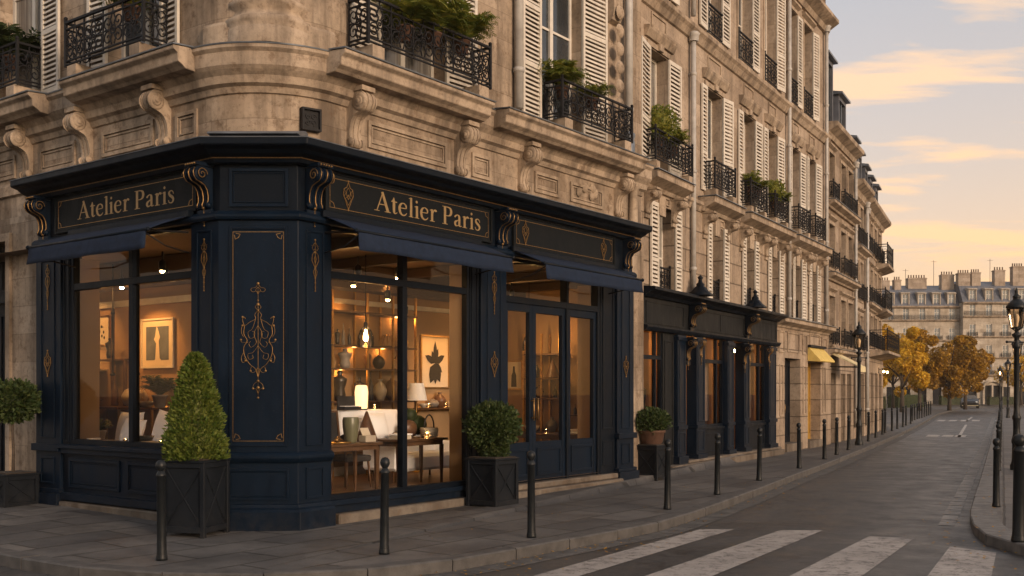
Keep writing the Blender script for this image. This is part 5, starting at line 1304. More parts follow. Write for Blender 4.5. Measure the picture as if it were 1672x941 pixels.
GL_ = {
 'A': (.90, [('r', -.02, .27, 0, .035), ('r', .57, .92, 0, .035), ('s', [(.12, .02, .05), (.46, 1.0, .05)]), ('s', [(.42, 1.02, .13), (.76, .02, .15)]), ('r', .24, .62, .34, .385)]),
 't': (.40, [('s', [(.17, .86, .02), (.175, .6, S1), (.175, .18, S1), (.21, .05, .09), (.28, .03, .05), (.37, .10, .03)]), ('r', .02, .36, .61, .66), ('s', [(.04, .64, .02), (.12, .72, .05), (.17, .86, .03)])]),
 'e': (.58, [('s', [(.08, .385, .04), (.28, .39, .045), (.47, .40, .045)]), ('s', [(.48, .40, .05), (.46, .55, .09), (.36, .645, .06), (.28, .66, .045), (.16, .60, .09), (.085, .45, .13), (.08, .30, .135), (.13, .13, .12), (.24, .03, .085), (.34, .02, .07), (.44, .07, .05), (.51, .16, .03)])]),
 'l': (.32, [('s', [(.16, 1.04, .12), (.16, .0, S1)]), ('r', .02, .30, 0, .035), ('s', [(.02, .98, .03), (.10, 1.0, .06), (.16, 1.04, .05)])]),
 'i': (.32, [('s', [(.16, .66, S1), (.16, 0, S1)]), ('r', .02, .30, 0, .035), ('s', [(.02, .60, .03), (.10, .62, .06), (.16, .66, .05)]), ('s', [(.09, .88, .05), (.12, .88, .13), (.15, .88, .15), (.18, .88, .13), (.21, .88, .05)])]),
 'r': (.46, [('s', [(.16, .66, S1), (.16, 0, S1)]), ('r', .02, .33, 0, .035), ('s', [(.02, .60, .03), (.10, .62, .06), (.16, .66, .05)]), ('s', [(.20, .42, .03), (.26, .57, .06), (.34, .64, .09), (.40, .61, .12), (.43, .57, .08)])]),
 'P': (.72, [('s', [(.17, 1, .145), (.17, 0, .145)]), ('r', 0, .36, 0, .035), ('r', 0, .30, .965, 1.0), ('s', [(.22, .975, .045), (.40, .97, .06), (.54, .90, .12), (.585, .74, .15), (.54, .58, .12), (.42, .50, .06), (.22, .49, .04)])]),
 'a': (.56, [('s', [(.08, .50, .06), (.11, .56, .11), (.16, .61, .07), (.26, .655, .05), (.36, .60, .11), (.385, .48, .13), (.385, .12, .13), (.42, .04, .08), (.48, .03, .045), (.54, .07, .03)]), ('s', [(.38, .40, .045), (.26, .34, .06), (.13, .26, .11), (.09, .16, .13), (.14, .05, .10), (.22, .035, .06), (.32, .08, .045), (.385, .16, .03)])]),
 's': (.46, [('s', [(.38, .47, .03), (.36, .56, .04), (.28, .645, .05), (.20, .655, .055), (.115, .60, .09), (.10, .52, .11), (.16, .42, .135), (.28, .33, .14), (.36, .23, .125), (.365, .14, .10), (.30, .04, .07), (.20, .015, .05), (.10, .06, .045), (.06, .18, .03)])]),
 ' ': (.30, [])}
def lettering(o, text, x0, x1, z, cap):
    adv = sum(GL_[c][0]+.035 for c in text); kx = (x1-x0)/adv; x = x0; e = 0
    def done(mb):
        n = len(mb.v); vs = mb.v[:]; mb.add([(a, b+.0026, c) for a, b, c in vs], [f[::-1] for f in list(mb.f)])
        part(mb, 'lettering', M['gold_text'], o)
    mb = MB()
    for c in text:
        w, el = GL_[c]
        if c == ' ': done(mb); mb = MB()
        for q in el:
            e += 1; y = -.003-.0004*(e % 5)
            if q[0] == 'r': rect(mb, x+q[1]*kx, x+q[2]*kx, z+q[3]*cap, z+q[4]*cap, y)
            else:
                tmp = MB(); stroke(tmp, q[1]); mb.add([(x+a*kx, y, z+b*cap) for a, _, b in tmp.v], tmp.f)
        x += (w+.035)*kx
    done(mb)
lettering(bR, 'Atelier Paris', 1.30, 3.52, 4.00, .25); lettering(bL, 'Atelier Paris', -3.02, -.84, 4.00, .235)
# glazing of the main window
def glazing(Mx, x0, x1, z0, zt, mull, trans, name='display_window'):
    m = MB(); a, b = -.15, -.05; f = .06
    m.fb(x0, x0+f, a, b, z0, zt); m.fb(x1-f, x1, a, b, z0, zt); m.fb(x0+f, x1-f, a, b, z0, z0+.07); m.fb(x0+f, x1-f, a, b, zt-.06, zt)
    m.fb(x0+f, x1-f, a, b-.003, trans, trans+.09)
    for q in mull: m.fb(q-.045, q+.045, a, b+.006, z0+.07, trans); m.fb(q-.045, q+.045, a, b+.006, trans+.09, zt-.06)
    o = part(m, name, M['navy_dark'], sf, Mx, .004)
    xs = [x0+.03] + list(mull) + [x1-.03]
    for u0, u1 in zip(xs[:-1], xs[1:]):
        for w0, w1 in ((z0+.03, trans+.03), (trans+.06, zt-.03)):
            p = MB(); p.add([(u0, .10, w0), (u1, .10, w0), (u1, .10, w1), (u0, .10, w1)], [(0, 1, 2, 3)]); part(p, 'pane', M['glass'], o)
    return o
glazing(rR, .53, 3.31, .30, 3.72, (1.93,), 3.06); glazing(rL, -3.28, -.53, .93, 3.72, (-1.86,), 3.05)
m = MB(); m.fb(.53, 3.31, -.2, -.03, .14, .302); m.fb(.53, 3.31, -.03, .02, .24, .305); sp_(m, 'stall_riser')
m = MB(); m.fb(3.31, 3.52, -.22, -.04, .1, 3.72); m.rectframe(3.34, 3.49, .4, 3.5, -.04, .03, .015); sp_(m, 'side_panel', 'navy_dark')
m = MB(); m.fb(-3.46, -3.28, -.22, -.04, .1, 3.72); m.rectframe(-3.44, -3.30, .95, 3.5, -.04, .03, .015); sp_(m, 'side_panel', 'navy_dark', rL)
m = MB(); m.fb(-3.46, -.53, -.25, -.04, .14, .93); m.fb(-3.46, -.53, -.04, .07, .87, .925); m.fb(-3.46, -.53, -.04, .03, .80, .868); m.fb(-3.46, -.53, -.04, .03, .16, .26)
for a, b in ((-3.3, -2.08), (-1.92, -.68)): m.rectframe(a, b, .33, .74, -.04, .045, .025); m.rectframe(a+.06, b-.06, .39, .68, -.04, .014, .012)
sp_(m, 'stall_riser', 'navy', rL)
# door bay
m = MB(); a, b = -.20, -.06
for q in ((4.14, 4.21), (5.88, 5.94), (6.84, 6.92)): m.fb(q[0], q[1], a, b, .2, 3.72)
m.fb(4.21, 5.88, a, b-.003, 3.02, 3.12); m.fb(5.94, 6.84, a, b-.003, 3.02, 3.12); m.fb(4.21, 5.88, a, b-.003, 3.66, 3.72); m.fb(5.94, 6.84, a, b-.003, 3.66, 3.72)
dfm = sp_(m, 'door_frame', 'navy_dark')
p = MB()
for u0, u1 in ((4.18, 5.9), (5.92, 6.87)): p.add([(u0, .13, 3.06), (u1, .13, 3.06), (u1, .13, 3.7), (u0, .13, 3.7)], [(0, 1, 2, 3)])
part(p, 'pane', M['glass'], dfm)
def leaf(x0, x1, name, hx=None):
    m = MB(); a, b = -.17, -.09; f = .085
    m.fb(x0, x0+f, a, b, .23, 3.02); m.fb(x1-f, x1, a, b, .23, 3.02); m.fb(x0+f, x1-f, a, b, 2.90, 3.02); m.fb(x0+f, x1-f, a, b-.012, .23, .86); m.rectframe(x0+f+.03, x1-f-.03, .32, .76, b-.012, .04, .022)
    o = sp_(m, name, 'navy')
    p = MB(); p.add([(x0+.06, .13, .83), (x1-.06, .13, .83), (x1-.06, .13, 2.93), (x0+.06, .13, 2.93)], [(0, 1, 2, 3)]); part(p, 'pane', M['glass'], o)
    if hx:
        h = MB(); h.tube([(hx, .03, 1.2), (hx, .03, 1.55)], .014, 6); h.tube([(hx, .09, 1.24), (hx, .03, 1.24)], .01, 5); h.tube([(hx, .09, 1.51), (hx, .03, 1.51)], .01, 5); part(h, 'door_handle', M['gold'], o)
leaf(4.212, 4.95, 'door', 4.90); leaf(4.956, 5.878, 'door', 5.01); leaf(5.942, 6.838, 'side_light')
m = MB(); m.fb(6.92, 7.40, -.25, -.05, .1, 3.72); m.rectframe(6.98, 7.34, 1.0, 3.5, -.05, .03, .015); m.rectframe(6.98, 7.34, .36, .8, -.05, .03, .015); sp_(m, 'side_panel', 'navy_dark')
m = MB(); m.fb(.62, 3.47, -.1, .06, -.02, .135); m.fb(4.19, 7.35, -.3, .16, .0, .135); m.fb(4.19, 7.35, -.3, .05, .137, .225); sp_(m, 'stone_step', 'step', rR, .015)
m = MB(); m.fb(-3.41, -.62, -.1, .06, -.02, .138); sp_(m, 'stone_step', 'step', rL, .015)
# cream returns just inside the glass
m = MB(); m.fb(3.27, 3.33, -.40, -.16, ZF, 3.5); m.fb(6.84, 6.93, -.48, -.21, ZF, 3.5); sp_(m, 'window_return', 'plaster')
m = MB(); m.fb(-3.30, -3.24, -.46, -.16, ZF, 3.5); sp_(m, 'window_return', 'plaster', rL)
# ------------------------------------------------------------------ awnings
def awning(Fx, x0, x1, label):
    W = x1-x0; t = thing('awning', label, 'awning', Fx @ T((x0+x1)/2, 0, 3.3), 'navy awnings of the corner shop')
    h = W/2
    m = MB(); m.smooth = False; nx = 22; vs = []; fs = []
    prof = [(.05, .50), (.25, .435), (.45, .355), (.63, .265), (.655, .235), (.66, .16), (.668, .09), (.675, .03)]
    for i in range(nx+1):
        x = -h+W*i/nx
        for k, (w, z) in enumerate(prof):
            sag = -.012*math.sin(PI*k/3)*1 if k < 4 else 0
            wav = (.010*math.sin(x*9+k)*(k-4)/3 if k > 4 else 0) + (.004*math.sin(x*17))
            vs.append((x, -(w+wav), z+sag*abs(math.sin(x*3.1))+(.006*math.sin(x*5.3) if k == 7 else 0)))
    n = len(prof)
    for i in range(nx):
        for k in range(n-1): fs.append((i*n+k, i*n+k+1, (i+1)*n+k+1, (i+1)*n+k))
    m.smooth = True; m.add(vs, fs); o = part(m, 'canvas', M['awning'], t); so = o.modifiers.new('thick', 'SOLIDIFY'); so.thickness = .008
    k = MB(); k.tube([(-h-.02, -.645, .255), (h+.02, -.645, .255)], .018, 8)
    for s_ in (-1, 1): k.ball((s_*(h+.03), -.645, .255), .03)
    part(k, 'front_bar', M['navy_dark'], t)
    k = MB(); k.fb(-h-.03, h+.03, .0, .09, .47, .56); part(k, 'head_box', M['navy_dark'], t, None, .01)
    for s_ in (-1, 1):
        k = MB(); x = s_*(h-.05); k.tube([(x, -.02, .30), (x-s_*.28, -.36, .31), (x, -.63, .25)], .013, 6); k.tube([(x, -.02, .05), (x, -.35, .10), (x, -.62, .22)], .010, 6); k.ball((x-s_*.28, -.36, .31), .026); part(k, 'folding_arm', M['iron'], t)
awning(FR, .36, 3.40, 'navy canvas awning over the main display window under the larger sign')
awning(FR, 4.24, 7.12, 'navy canvas awning over the glazed double doors')
awning(FL, -3.10, -.50, 'navy canvas awning over the left side display window')
# ------------------------------------------------------------------ plants outside
def scatter(mb, n, sampler, s0, s1, rnd, flat=.5):
    for i in range(n):
        p, nn = sampler(rnd); s_ = rnd.uniform(s0, s1)
        u = (nn + Vector((rnd.uniform(-1, 1), rnd.uniform(-1, 1), rnd.uniform(-.6, 1.2)))*.8).normalized(); v = u.cross(Vector((rnd.uniform(-1, 1), rnd.uniform(-1, 1), rnd.uniform(-1, 1)))).normalized()
        w = u.cross(v)*s_*.12
        mb.add([tuple(p), tuple(p+u*s_*.5+v*s_*flat+w), tuple(p+u*s_), tuple(p+u*s_*.5-v*s_*flat+w)], [(0, 1, 2), (0, 2, 3)])
def planter_box(t, w, h, d=None, name='planter'):
    d = d or w; a, b = w/2, d/2
    m = MB(); e = .035
    m.box(-a+e, a-e, -b+e, b-e, .05, h-.02)
    for x in (-1, 1):
        for y in (-1, 1): m.box(x*a, x*(a-.055), y*b, y*(b-.055), 0, h); 
    for z0, z1 in ((.05, .12), (h-.075, h-.015)):
        for s_ in (-1, 1): m.box(-a+.055, a-.055, s_*b*.985, s_*(b-.04), z0, z1); m.box(s_*a*.985, s_*(a-.04), -b+.055, b-.055, z0, z1)
    for s_ in (-1, 1):                                # diagonal braces
        for q in (-1, 1):
            m.tube([(q*(a-.06), s_*(b-.028), .13), (-q*(a-.06), s_*(b-.028), h-.085)], .010, 4); m.tube([(s_*(a-.028), q*(b-.06), .13), (s_*(a-.028), -q*(b-.06), h-.085)], .010, 4)
    m.box(-a-.012, a+.012, -b-.012, b+.012, h-.014, h+.012)
    o = part(m, name, M['planter'], t, None, .005)
    k = MB(); k.box(-a+.03, a-.03, -b+.03, b-.03, h+.013, h+.03); part(k, 'soil', M['soil'], o)
    return o
# cone shrub
t = thing('potted_shrub', 'tall clipped cone shrub in a charcoal planter at the shop corner', 'potted shrub', frame(-3.66, 12.06, R_(-15)))
planter_box(t, .56, .86)
m = MB()
CH, CR = 1.21, .335
def rad(q): return CR*((1-q)**.50)*(.92+.08*min(1, q*8))
m.lathe([(rad(q/14)*.76, .88+CH*q/14) for q in range(15)], n=20)
def cone_s(rnd):
    q = rnd.random()**1.25; a = rnd.uniform(0, 2*PI); lump = 1+.13*noise.noise(Vector((math.cos(a)*2.2, math.sin(a)*2.2, q*6)))+.16*noise.noise(Vector((math.cos(a)*5, math.sin(a)*5, q*14)))
    r = rad(q)*rnd.uniform(.74, 1.07)*lump; return Vector((r*math.cos(a), r*math.sin(a), .87+CH*q)), Vector((math.cos(a), math.sin(a), .5))
rnd = random.Random(3); scatter(m, 8500, cone_s, .03, .07, rnd, .24)
part(m, 'foliage', M['leaf_yew'], t)
def ball_plant(m, c, R, n, rnd, s0=.025, s1=.05, flat=.4, squash=.9):
    m.ball(c, R*.70, R*.70, R*.70*squash, 16, 10)
    def f(rnd):
        while True:
            q = Vector((rnd.uniform(-1, 1), rnd.uniform(-1, 1), rnd.uniform(-1, 1)))
            if .1 < q.length < 1: break
        q.normalize(); lump = 1+.20*noise.noise(q*2.6+Vector(c))+.17*noise.noise(q*6.5+Vector(c)); r = R*lump*rnd.uniform(.70, 1.06)
        return Vector(c)+Vector((q.x*r, q.y*r, q.z*r*squash)), q
    scatter(m, n, f, s0, s1, rnd, flat)
t = thing('potted_shrub', 'round ball shrub in a charcoal planter between the display window and the doors', 'potted shrub', frame(-.28, 14.86, math.atan2(d1.y, d1.x)))
planter_box(t, .54, .70)
m = MB(); rnd = random.Random(4); ball_plant(m, (0, 0, 1.17), .345, 4600, rnd, .035, .08, .33); ball_plant(m, (0.02, -.02, .82), .19, 1100, rnd, .03, .06, .36, .7); part(m, 'foliage', M['leaf_box'], t)
m = MB(); m.tube([(0, 0, .7), (0, 0, .95)], .03, 6); part(m, 'trunk', M['bark'], t)
t = thing('potted_shrub', 'standard tree with round crown on a bare stem in a planter at the left edge', 'potted shrub', frame(-7.0, 14.62, math.atan2(-dL.y, -dL.x)))
planter_box(t, .50, .50)
m = MB(); rnd = random.Random(5); ball_plant(m, (0, 0, 1.52), .32, 3600, rnd, .035, .085, .33, .82); part(m, 'foliage', M['leaf_box'], t)
m = MB(); m.tube([(0, 0, .48), (.012, .0, .8), (-.008, 0, 1.1), (0, 0, 1.35)], [.024, .02, .018, .016], 7); part(m, 'trunk', M['bark'], t)
t = thing('potted_shrub', 'bushy shrub in a terracotta pot on a dark planter by the second shopfront', 'potted shrub', frame(2.63, 19.62, math.atan2(d1.y, d1.x)))
planter_box(t, .50, .64)
m = MB(); m.lathe([(.15, .65), (.20, .70), (.24, .88), (.26, .89), (.26, .93), (.22, .93)], n=18); part(m, 'pot', M['terracotta'], t)
m = MB(); rnd = random.Random(6); ball_plant(m, (0, 0, 1.10), .32, 3200, rnd, .03, .07, .36, .68); part(m, 'foliage', M['leaf_box'], t)
def fern(mb, rnd, n, L, up, spread=1.0):
    for i in range(n):
        a = rnd.uniform(0, 2*PI); l = L*rnd.uniform(.6, 1.1); dx, dy = math.cos(a)*spread, math.sin(a)*spread; u0 = up*rnd.uniform(.5, 1.2)
        P = []
        for k in range(9):
            q = k/8; P.append(Vector((dx*l*q*.75, dy*l*q*.75, l*(u0*q*1.5-1.15*q*q*u0*rnd.uniform(.9, 1.1)))))
        mb.tube([tuple(p) for p in P], .004, 3)
        for k in range(1, 9):
            d = (P[k]-P[k-1]).normalized(); s_ = Vector((-d.y, d.x, 0)).normalized() if abs(d.z) < .98 else Vector((1, 0, 0))
            w = l*.26*math.sin(PI*(k+.6)/9.4)
            for sg in (-1, 1):
                for e in (0, .5):
                    b = P[k-1].lerp(P[k], e); tip = b+s_*sg*w+d*w*.55+Vector((0, 0, -w*.25)); md = (b+tip)/2
                    mb.add([tuple(b), tuple(md+d*w*.13), tuple(tip), tuple(md-d*w*.13)], [(0, 1, 2, 3)])
def pot_plant(Fx, label, kind, size, seed, mat='leaf_fern', pot='terracotta', group='plants on the balconies', n=26):
    t = thing('potted_plant', label, 'plant', Fx, group); rnd = random.Random(seed)
    r = min(size*.22, .115)
    m = MB(); m.lathe([(r*.62, 0), (r*.7, .01), (r, r*1.5), (r*1.1, r*1.52), (r*1.1, r*1.75), (r*.9, r*1.75), (r*.85, r*1.6), (0, r*1.6)], n=16); part(m, 'pot', M[pot], t)
    m = MB()
    if kind == 'fern':
        m.M = T(0, 0, r*1.6); fern(m, rnd, n, size*.62, 1.05); fern(m, rnd, n//2, size*.4, 1.7, .5)
    else: ball_plant(m, (0, 0, r*1.6+size*.30), size*.36, int(1500*size), rnd, .03, .075, .33, .85)
    part(m, 'foliage', M[mat], t)
    return t
HR = frame(C2.x, C2.y, math.atan2(d1.y, d1.x)); 
pot_plant(HR @ T(1.95, .06, 6.36), 'big arching fern on the balcony over the main display window, left of three', 'fern', 1.35, 21, n=44)
pot_plant(HR @ T(2.5, .04, 6.42), 'olive bushy fern in the middle of the balcony over the main display window', 'fern', 1.3, 22, n=48)
pot_plant(HR @ T(3.15, .06, 6.50), 'fern in a small terracotta pot, rightmost on the balcony over the main display window', 'fern', 1.15, 23, n=40)
pot_plant(HR @ T(5.82, .12, 6.48), 'yellow green bushy fern at the left of the balcony over the glazed doors', 'fern', 1.0, 24, n=48)
pot_plant(HR @ T(6.72, .10, 6.48), 'smaller spiky fern at the right of the balcony over the glazed doors', 'fern', .85, 25, n=36)
pot_plant(FL @ T(-1.95, .12, 6.50), 'olive fern hanging over the scrolled guard left of the corner column', 'fern', 1.2, 26, n=44)
pot_plant(FL @ T(-5.05, .12, 6.44), 'large dark fern on the balcony at the far left edge', 'fern', 1.2, 27, 'leaf_dark', n=40)
pot_plant(FL @ T(-5.6, .12, 6.44), 'tall dark palm like plant behind the fern at the far left edge', 'fern', 1.45, 28, 'leaf_dark', n=30)
pot_plant(F2 @ T(-1.25, -.10, 6.52), 'round golden green plant on the first balcony of the long stone block', 'bush', 1.05, 31, 'leaf_fern')
pot_plant(F2 @ T(-.55, -.10, 6.48), 'trailing dark green plant beside the round golden one on a balcony', 'fern', .9, 32, 'leaf_fern', n=40)
pot_plant(F2 @ T(4.35, -.10, 6.50), 'olive plant at the left of the third balcony of the long stone block', 'fern', .9, 33, n=40)
pot_plant(F2 @ T(4.95, -.10, 6.50), 'drooping plant at the right of the third balcony of the long stone block', 'fern', .85, 34, n=36)
pot_plant(F2 @ T(6.35, -.10, 6.48), 'bushy green plant on the left of the fourth balcony of the long stone block', 'bush', .85, 35, 'leaf_fern')
pot_plant(F2 @ T(6.98, -.10, 6.48), 'leafy green plant on the right of the fourth balcony of the long stone block', 'fern', .85, 36, n=36)

# ------------------------------------------------------------------ inside the corner shop
M['walnut'] = plain('walnut', (.10, .052, .025), .4, 0, .25, 8)
M['brass'] = plain('aged_brass', (.50, .30, .10), .35, .9, .2, 20)
M['white_cer'] = plain('white_ceramic', (.52, .45, .36), .3, 0, .08, 8)
M['black_cer'] = plain('black_ceramic', (.02, .017, .015), .35, 0, .3, 8)
M['brown_cer'] = plain('brown_ceramic', (.14, .07, .035), .4, 0, .3, 8)
M['grey_cer'] = plain('grey_ceramic', (.22, .2, .18), .5, 0, .2, 8)
M['linen'] = plain('cream_linen', (.25, .195, .135), .9, 0, .1, 6, .2, 90)
M['linen_pale'] = plain('pale_linen', (.46, .39, .30), .9, 0, .1, 6, .2, 90); M['sofa_fab'] = plain('tan_fabric', (.20, .14, .09), .9, 0, .15, 6, .2, 90)
M['grey_fab'] = plain('grey_fabric', (.17, .16, .16), .9, 0, .15, 8, .2, 90)
M['blue_fab'] = plain('dusty_blue_fabric', (.055, .085, .13), .9, 0, .15, 8, .2, 90)
M['dark_fab'] = plain('charcoal_fabric', (.04, .035, .033), .9, 0, .2, 8)
M['paper'] = plain('ivory_paper', (.62, .54, .42), .85, 0, .05, 3)
M['ink'] = plain('black_ink', (.015, .014, .015), .6, 0, .3, 5)
M['dusk_ink'] = plain('blue_grey_ink', (.10, .12, .15), .7, 0, .35, 3)
M['clear'] = glass('blown_glass', (1, .93, .82), .9)
M['bulb'] = glow('warm_bulb', (1, .58, .22), 45)
M['softglow'] = glow('lit_glass_shade', (1, .64, .30), .55)
G_VASE = [(.0, 0), (.5, 0), (.62, .1), (.9, .35), (.95, .5), (.7, .72), (.3, .86), (.28, .94), (.36, 1.0), (.3, 1.0)]
G_BOT = [(0, 0), (.55, 0), (.6, .08), (.58, .5), (.4, .62), (.16, .72), (.15, .95), (.2, 1.0), (.12, 1.0)]
G_ORB = [(0, 0), (.4, 0), (.75, .14), (1, .42), (.98, .55), (.72, .82), (.3, .93), (.26, 1.0), (.2, 1.0)]
G_BOWL = [(0, 0), (.4, 0), (.45, .1), (.8, .5), (1, 1.0), (.94, 1.0), (.7, .5), (0, .2)]
G_TORSO = [(0, 0), (.45, 0), (.62, .2), (.5, .4), (.72, .62), (.8, .74), (.3, .82), (.22, .88), (.3, .94), (.2, 1.0), (0, 1.0)]
G_CYL = [(0, 0), (.8, 0), (.82, .02), (.9, .98), (.85, 1.0), (.75, 1.0)]
G_CONE = [(0, 0), (1, 0), (.96, .05), (.5, .55), (.1, .97), (0, 1.0)]
def pot(Fx, name, prof, r, h, mat, label, cat, group=None):
    m = MB(); m.lathe([(a*r, b*h) for a, b in prof], n=18)
    return solo(m, name, M[mat], label, cat, group, Fx)
PR = lambda x, w, z: HR @ T(x, -w, z)
PL_ = lambda t_, w, z: FL @ T(-t_, -w, z)
HP = frame(*pR(8.15, 0), math.atan2(n1.y, n1.x))                 # party wall frame: x runs outward along -depth
PP = lambda s_, w, z: HP @ T(-s_, -w, z)                          # s_ depth from the street, w out of the wall
# --- tables
def table(Fx, L, D, H, label, legs=((-1, -1), (1, -1), (-1, 1), (1, 1))):
    t = thing('table', label, 'table', Fx)
    m = MB(); m.box(-L/2, L/2, -D/2, D/2, H-.035, H); part(m, 'tabletop', M['walnut'], t, None, .004)
    m = MB(); m.box(-L/2+.06, L/2-.06, -D/2+.05, D/2-.05, H-.10, H-.037); part(m, 'apron', M['walnut'], t)
    for sx_, sy in legs:
        m = MB(); m.taper(sx_*(L/2-.07), sy*(D/2-.07), 0, H-.10, .014, .014, .024, .024); part(m, 'leg', M['walnut'], t)
    return t
table(PR(1.42, -.78, ZF), 1.15, .55, .70, 'long dark walnut table standing left of the mullion in the main display window')
table(PR(3.08, -1.0, ZF), 1.1, .55, .70, 'dark walnut table standing right of the mullion in the main display window')
def chair(Fx, label, mat, legmat='walnut'):
    t = thing('chair', label, 'chair', Fx, 'chairs in the main display window')
    m = MB(); m.box(-.22, .22, -.22, .22, .38, .47); part(m, 'seat', M[mat], t, None, .02)
    m = MB(); m.M = T(0, .22, .45) @ RX(R_(-10)); m.box(-.21, .21, -.025, .025, .05, .45); part(m, 'backrest', M[mat], t, None, .02)
    for x in (-1, 1):
        for y in (-1, 1): m = MB(); m.tube([(x*.21, y*.21, 0), (x*.18, y*.18, .39)], [.013, .02], 6); part(m, 'leg', M[legmat], t)
chair(PR(1.55, -1.45, ZF) @ RZ(.3), 'dark upholstered chair tucked behind the left walnut table', 'dark_fab')
chair(PR(2.35, -1.5, ZF) @ RZ(-.2), 'dark chair with a pale seat edge behind the mullion', 'dark_fab')
t = thing('sofa', 'low tan sofa behind the right walnut table in the main display window', 'sofa', PR(4.05, -1.75, ZF))
m = MB(); m.box(-.75, .75, -.38, .38, .16, .42); part(m, 'seat', M['sofa_fab'], t, None, .05)
m = MB(); m.box(-.75, .75, .24, .42, .30, .78); part(m, 'backrest', M['sofa_fab'], t, None, .06)
for x in (-.68, .68):
    for y in (-.3, .3): m = MB(); m.tube([(x, y, 0), (x, y, .17)], .018, 6); part(m, 'leg', M['walnut'], t)
for x in (-.8, .8): m = MB(); m.box(x-.07, x+.07, -.38, .36, .18, .58); part(m, 'arm', M['sofa_fab'], t, None, .04)
zt = ZF+.702
# things on the two front tables
t = thing('picture', 'black framed board leaning on the left walnut table', 'picture', PR(1.30, -.92, zt) @ RX(R_(-8)))
m = MB(); m.box(-.26, .26, 0, .02, 0, .42); part(m, 'board', M['ink'], t); m = MB(); m.rectframe(-.28, .28, 0, .44, 0, .03, .012); part(m, 'frame', M['walnut'], t)
def ribbed():
    m = MB(); n = 36; vs = []; prof = [(.07, 0), (.085, .05), (.105, .2), (.11, .3), (.10, .34)]
    for r, z in prof:
        for i in range(n): a = 2*PI*i/n; q = r*(1+.05*(i % 2)); vs.append((q*math.cos(a), q*math.sin(a), z))
    m.smooth = True; m.add(vs, [(k*n+i, k*n+(i+1) % n, (k+1)*n+(i+1) % n, (k+1)*n+i) for k in range(4) for i in range(n)]); return m
solo(ribbed(), 'vase', plain('celadon_glaze', (.15, .15, .09), .35), 'ribbed pale green vase on the left walnut table', 'vase', None, PR(1.66, -.80, zt))
t = thing('tray', 'small brass tray with a gilded ornament on the left walnut table', 'tray', PR(1.28, -.64, zt)); m = MB(); m.lathe([(0, 0), (.15, 0), (.17, .02), (.16, .025), (.14, .01), (0, .01)], n=20); part(m, 'dish', M['brass'], t)
m = MB(); m.ball((-.04, 0, .05), .035); m.tube([(-.08, 0, .04), (0, .02, .09), (.09, 0, .03)], .012, 6); part(m, 'ornament', M['gold'], t)
t = thing('gift_box', 'white gift box with folded card on the left walnut table', 'box', PR(1.86, -.68, zt)); m = MB(); m.box(-.10, .10, -.07, .07, 0, .09); part(m, 'base', M['white_cer'], t, None, .006); m = MB(); m.M = T(.02, .03, .085) @ RX(-.5); m.box(-.08, .08, 0, .008, 0, .12); part(m, 'card', M['paper'], t)
pot(PR(2.12, -.95, zt), 'vase', G_CONE, .16, .42, 'brown_cer', 'brown conical wicker shade beside the mullion in the main window', 'ornament')
def cushion(Fx, w, h, mat, label):
    m = MB(); m.smooth = True; n = 12; vs = []; fs = []
    for s_ in (-1, 1):
        for i in range(n+1):
            for k in range(n+1):
                u = -1+2*i/n; v = -1+2*k/n; th = ((1-u*u)*(1-v*v))**.5*.10; px_ = 1-.06*(1-abs(v))*abs(u); pz_ = 1-.06*(1-abs(u))*abs(v)
                vs.append((u*w/2*(1-.07*(1-v*v)), s_*th, h/2+v*h/2*(1-.07*(1-u*u))))
    N = (n+1)**2
    for i in range(n):
        for k in range(n):
            a = i*(n+1)+k; fs.append((a, a+n+1, a+n+2, a+1)); fs.append((N+a, N+a+1, N+a+n+2, N+a+n+1))
    m.add(vs, fs)
    return solo(m, 'cushion', M[mat], label, 'cushion', None, Fx)
cushion(PR(2.55, -1.10, zt) @ RX(R_(-15)), .40, .40, 'blue_fab', 'dusty blue cushion standing right of the mullion on the walnut table')
def basket(Fx, label):
    t = thing('basket', label, 'basket', Fx)
    m = MB(); m.lathe([(0, 0), (.11, 0), (.135, .06), (.14, .15), (.13, .15), (.12, .02), (0, .02)], n=20)
    for z in (.03, .06, .09, .12): m.lathe([(.128+.08*z, z-.01), (.14+.08*z, z), (.128+.08*z, z+.01)], n=20)
    part(m, 'body', M['white_cer'], t); m = MB(); m.tube([(.11*math.cos(a), 0, .14+.20*math.sin(a)) for a in [PI*i/12 for i in range(13)]], .012, 6); part(m, 'handle', M['black_cer'], t)
basket(PR(3.42, -.92, zt), 'white basket with dark hoop handle at the right end of the walnut table')
t = thing('gift_box', 'flat pale box on the walnut table just right of the mullion', 'box', PR(2.72, -.85, zt)); m = MB(); m.box(-.13, .13, -.09, .09, 0, .06); part(m, 'base', M['paper'], t, None, .006); m = MB(); m.box(-.14, .14, -.10, .10, .061, .08); part(m, 'lid', M['grey_fab'], t)
t = thing('sculpture', 'rounded rust and green sculpture of stacked pebbles behind the white basket', 'sculpture', PR(3.35, -1.15, zt))
for i, (x, z, r, mt) in enumerate(((-.12, .14, .15, 'brown_cer'), (.10, .18, .18, 'leaf_dark'), (-.05, .34, .12, 'leaf_dark'), (.0, .08, .09, 'terracotta'))): m = MB(); m.ball((x, .02*i, z), r, .09, r*.85); part(m, 'pebble', M[mt], t)
t = thing('table_lamp', 'frosted white glass lantern glowing on the draped table', 'lamp', PR(2.62, -1.55, 1.40)); m = MB(); m.lathe([(.085, .0), (.09, .02), (.10, .25), (.085, .34), (.05, .35)], n=20); part(m, 'shade', M['softglow'], t); m = MB(); m.lathe([(0, -.02), (.09, -.02), (.09, .0), (0, .0)], n=16); part(m, 'base', M['black_cer'], t)
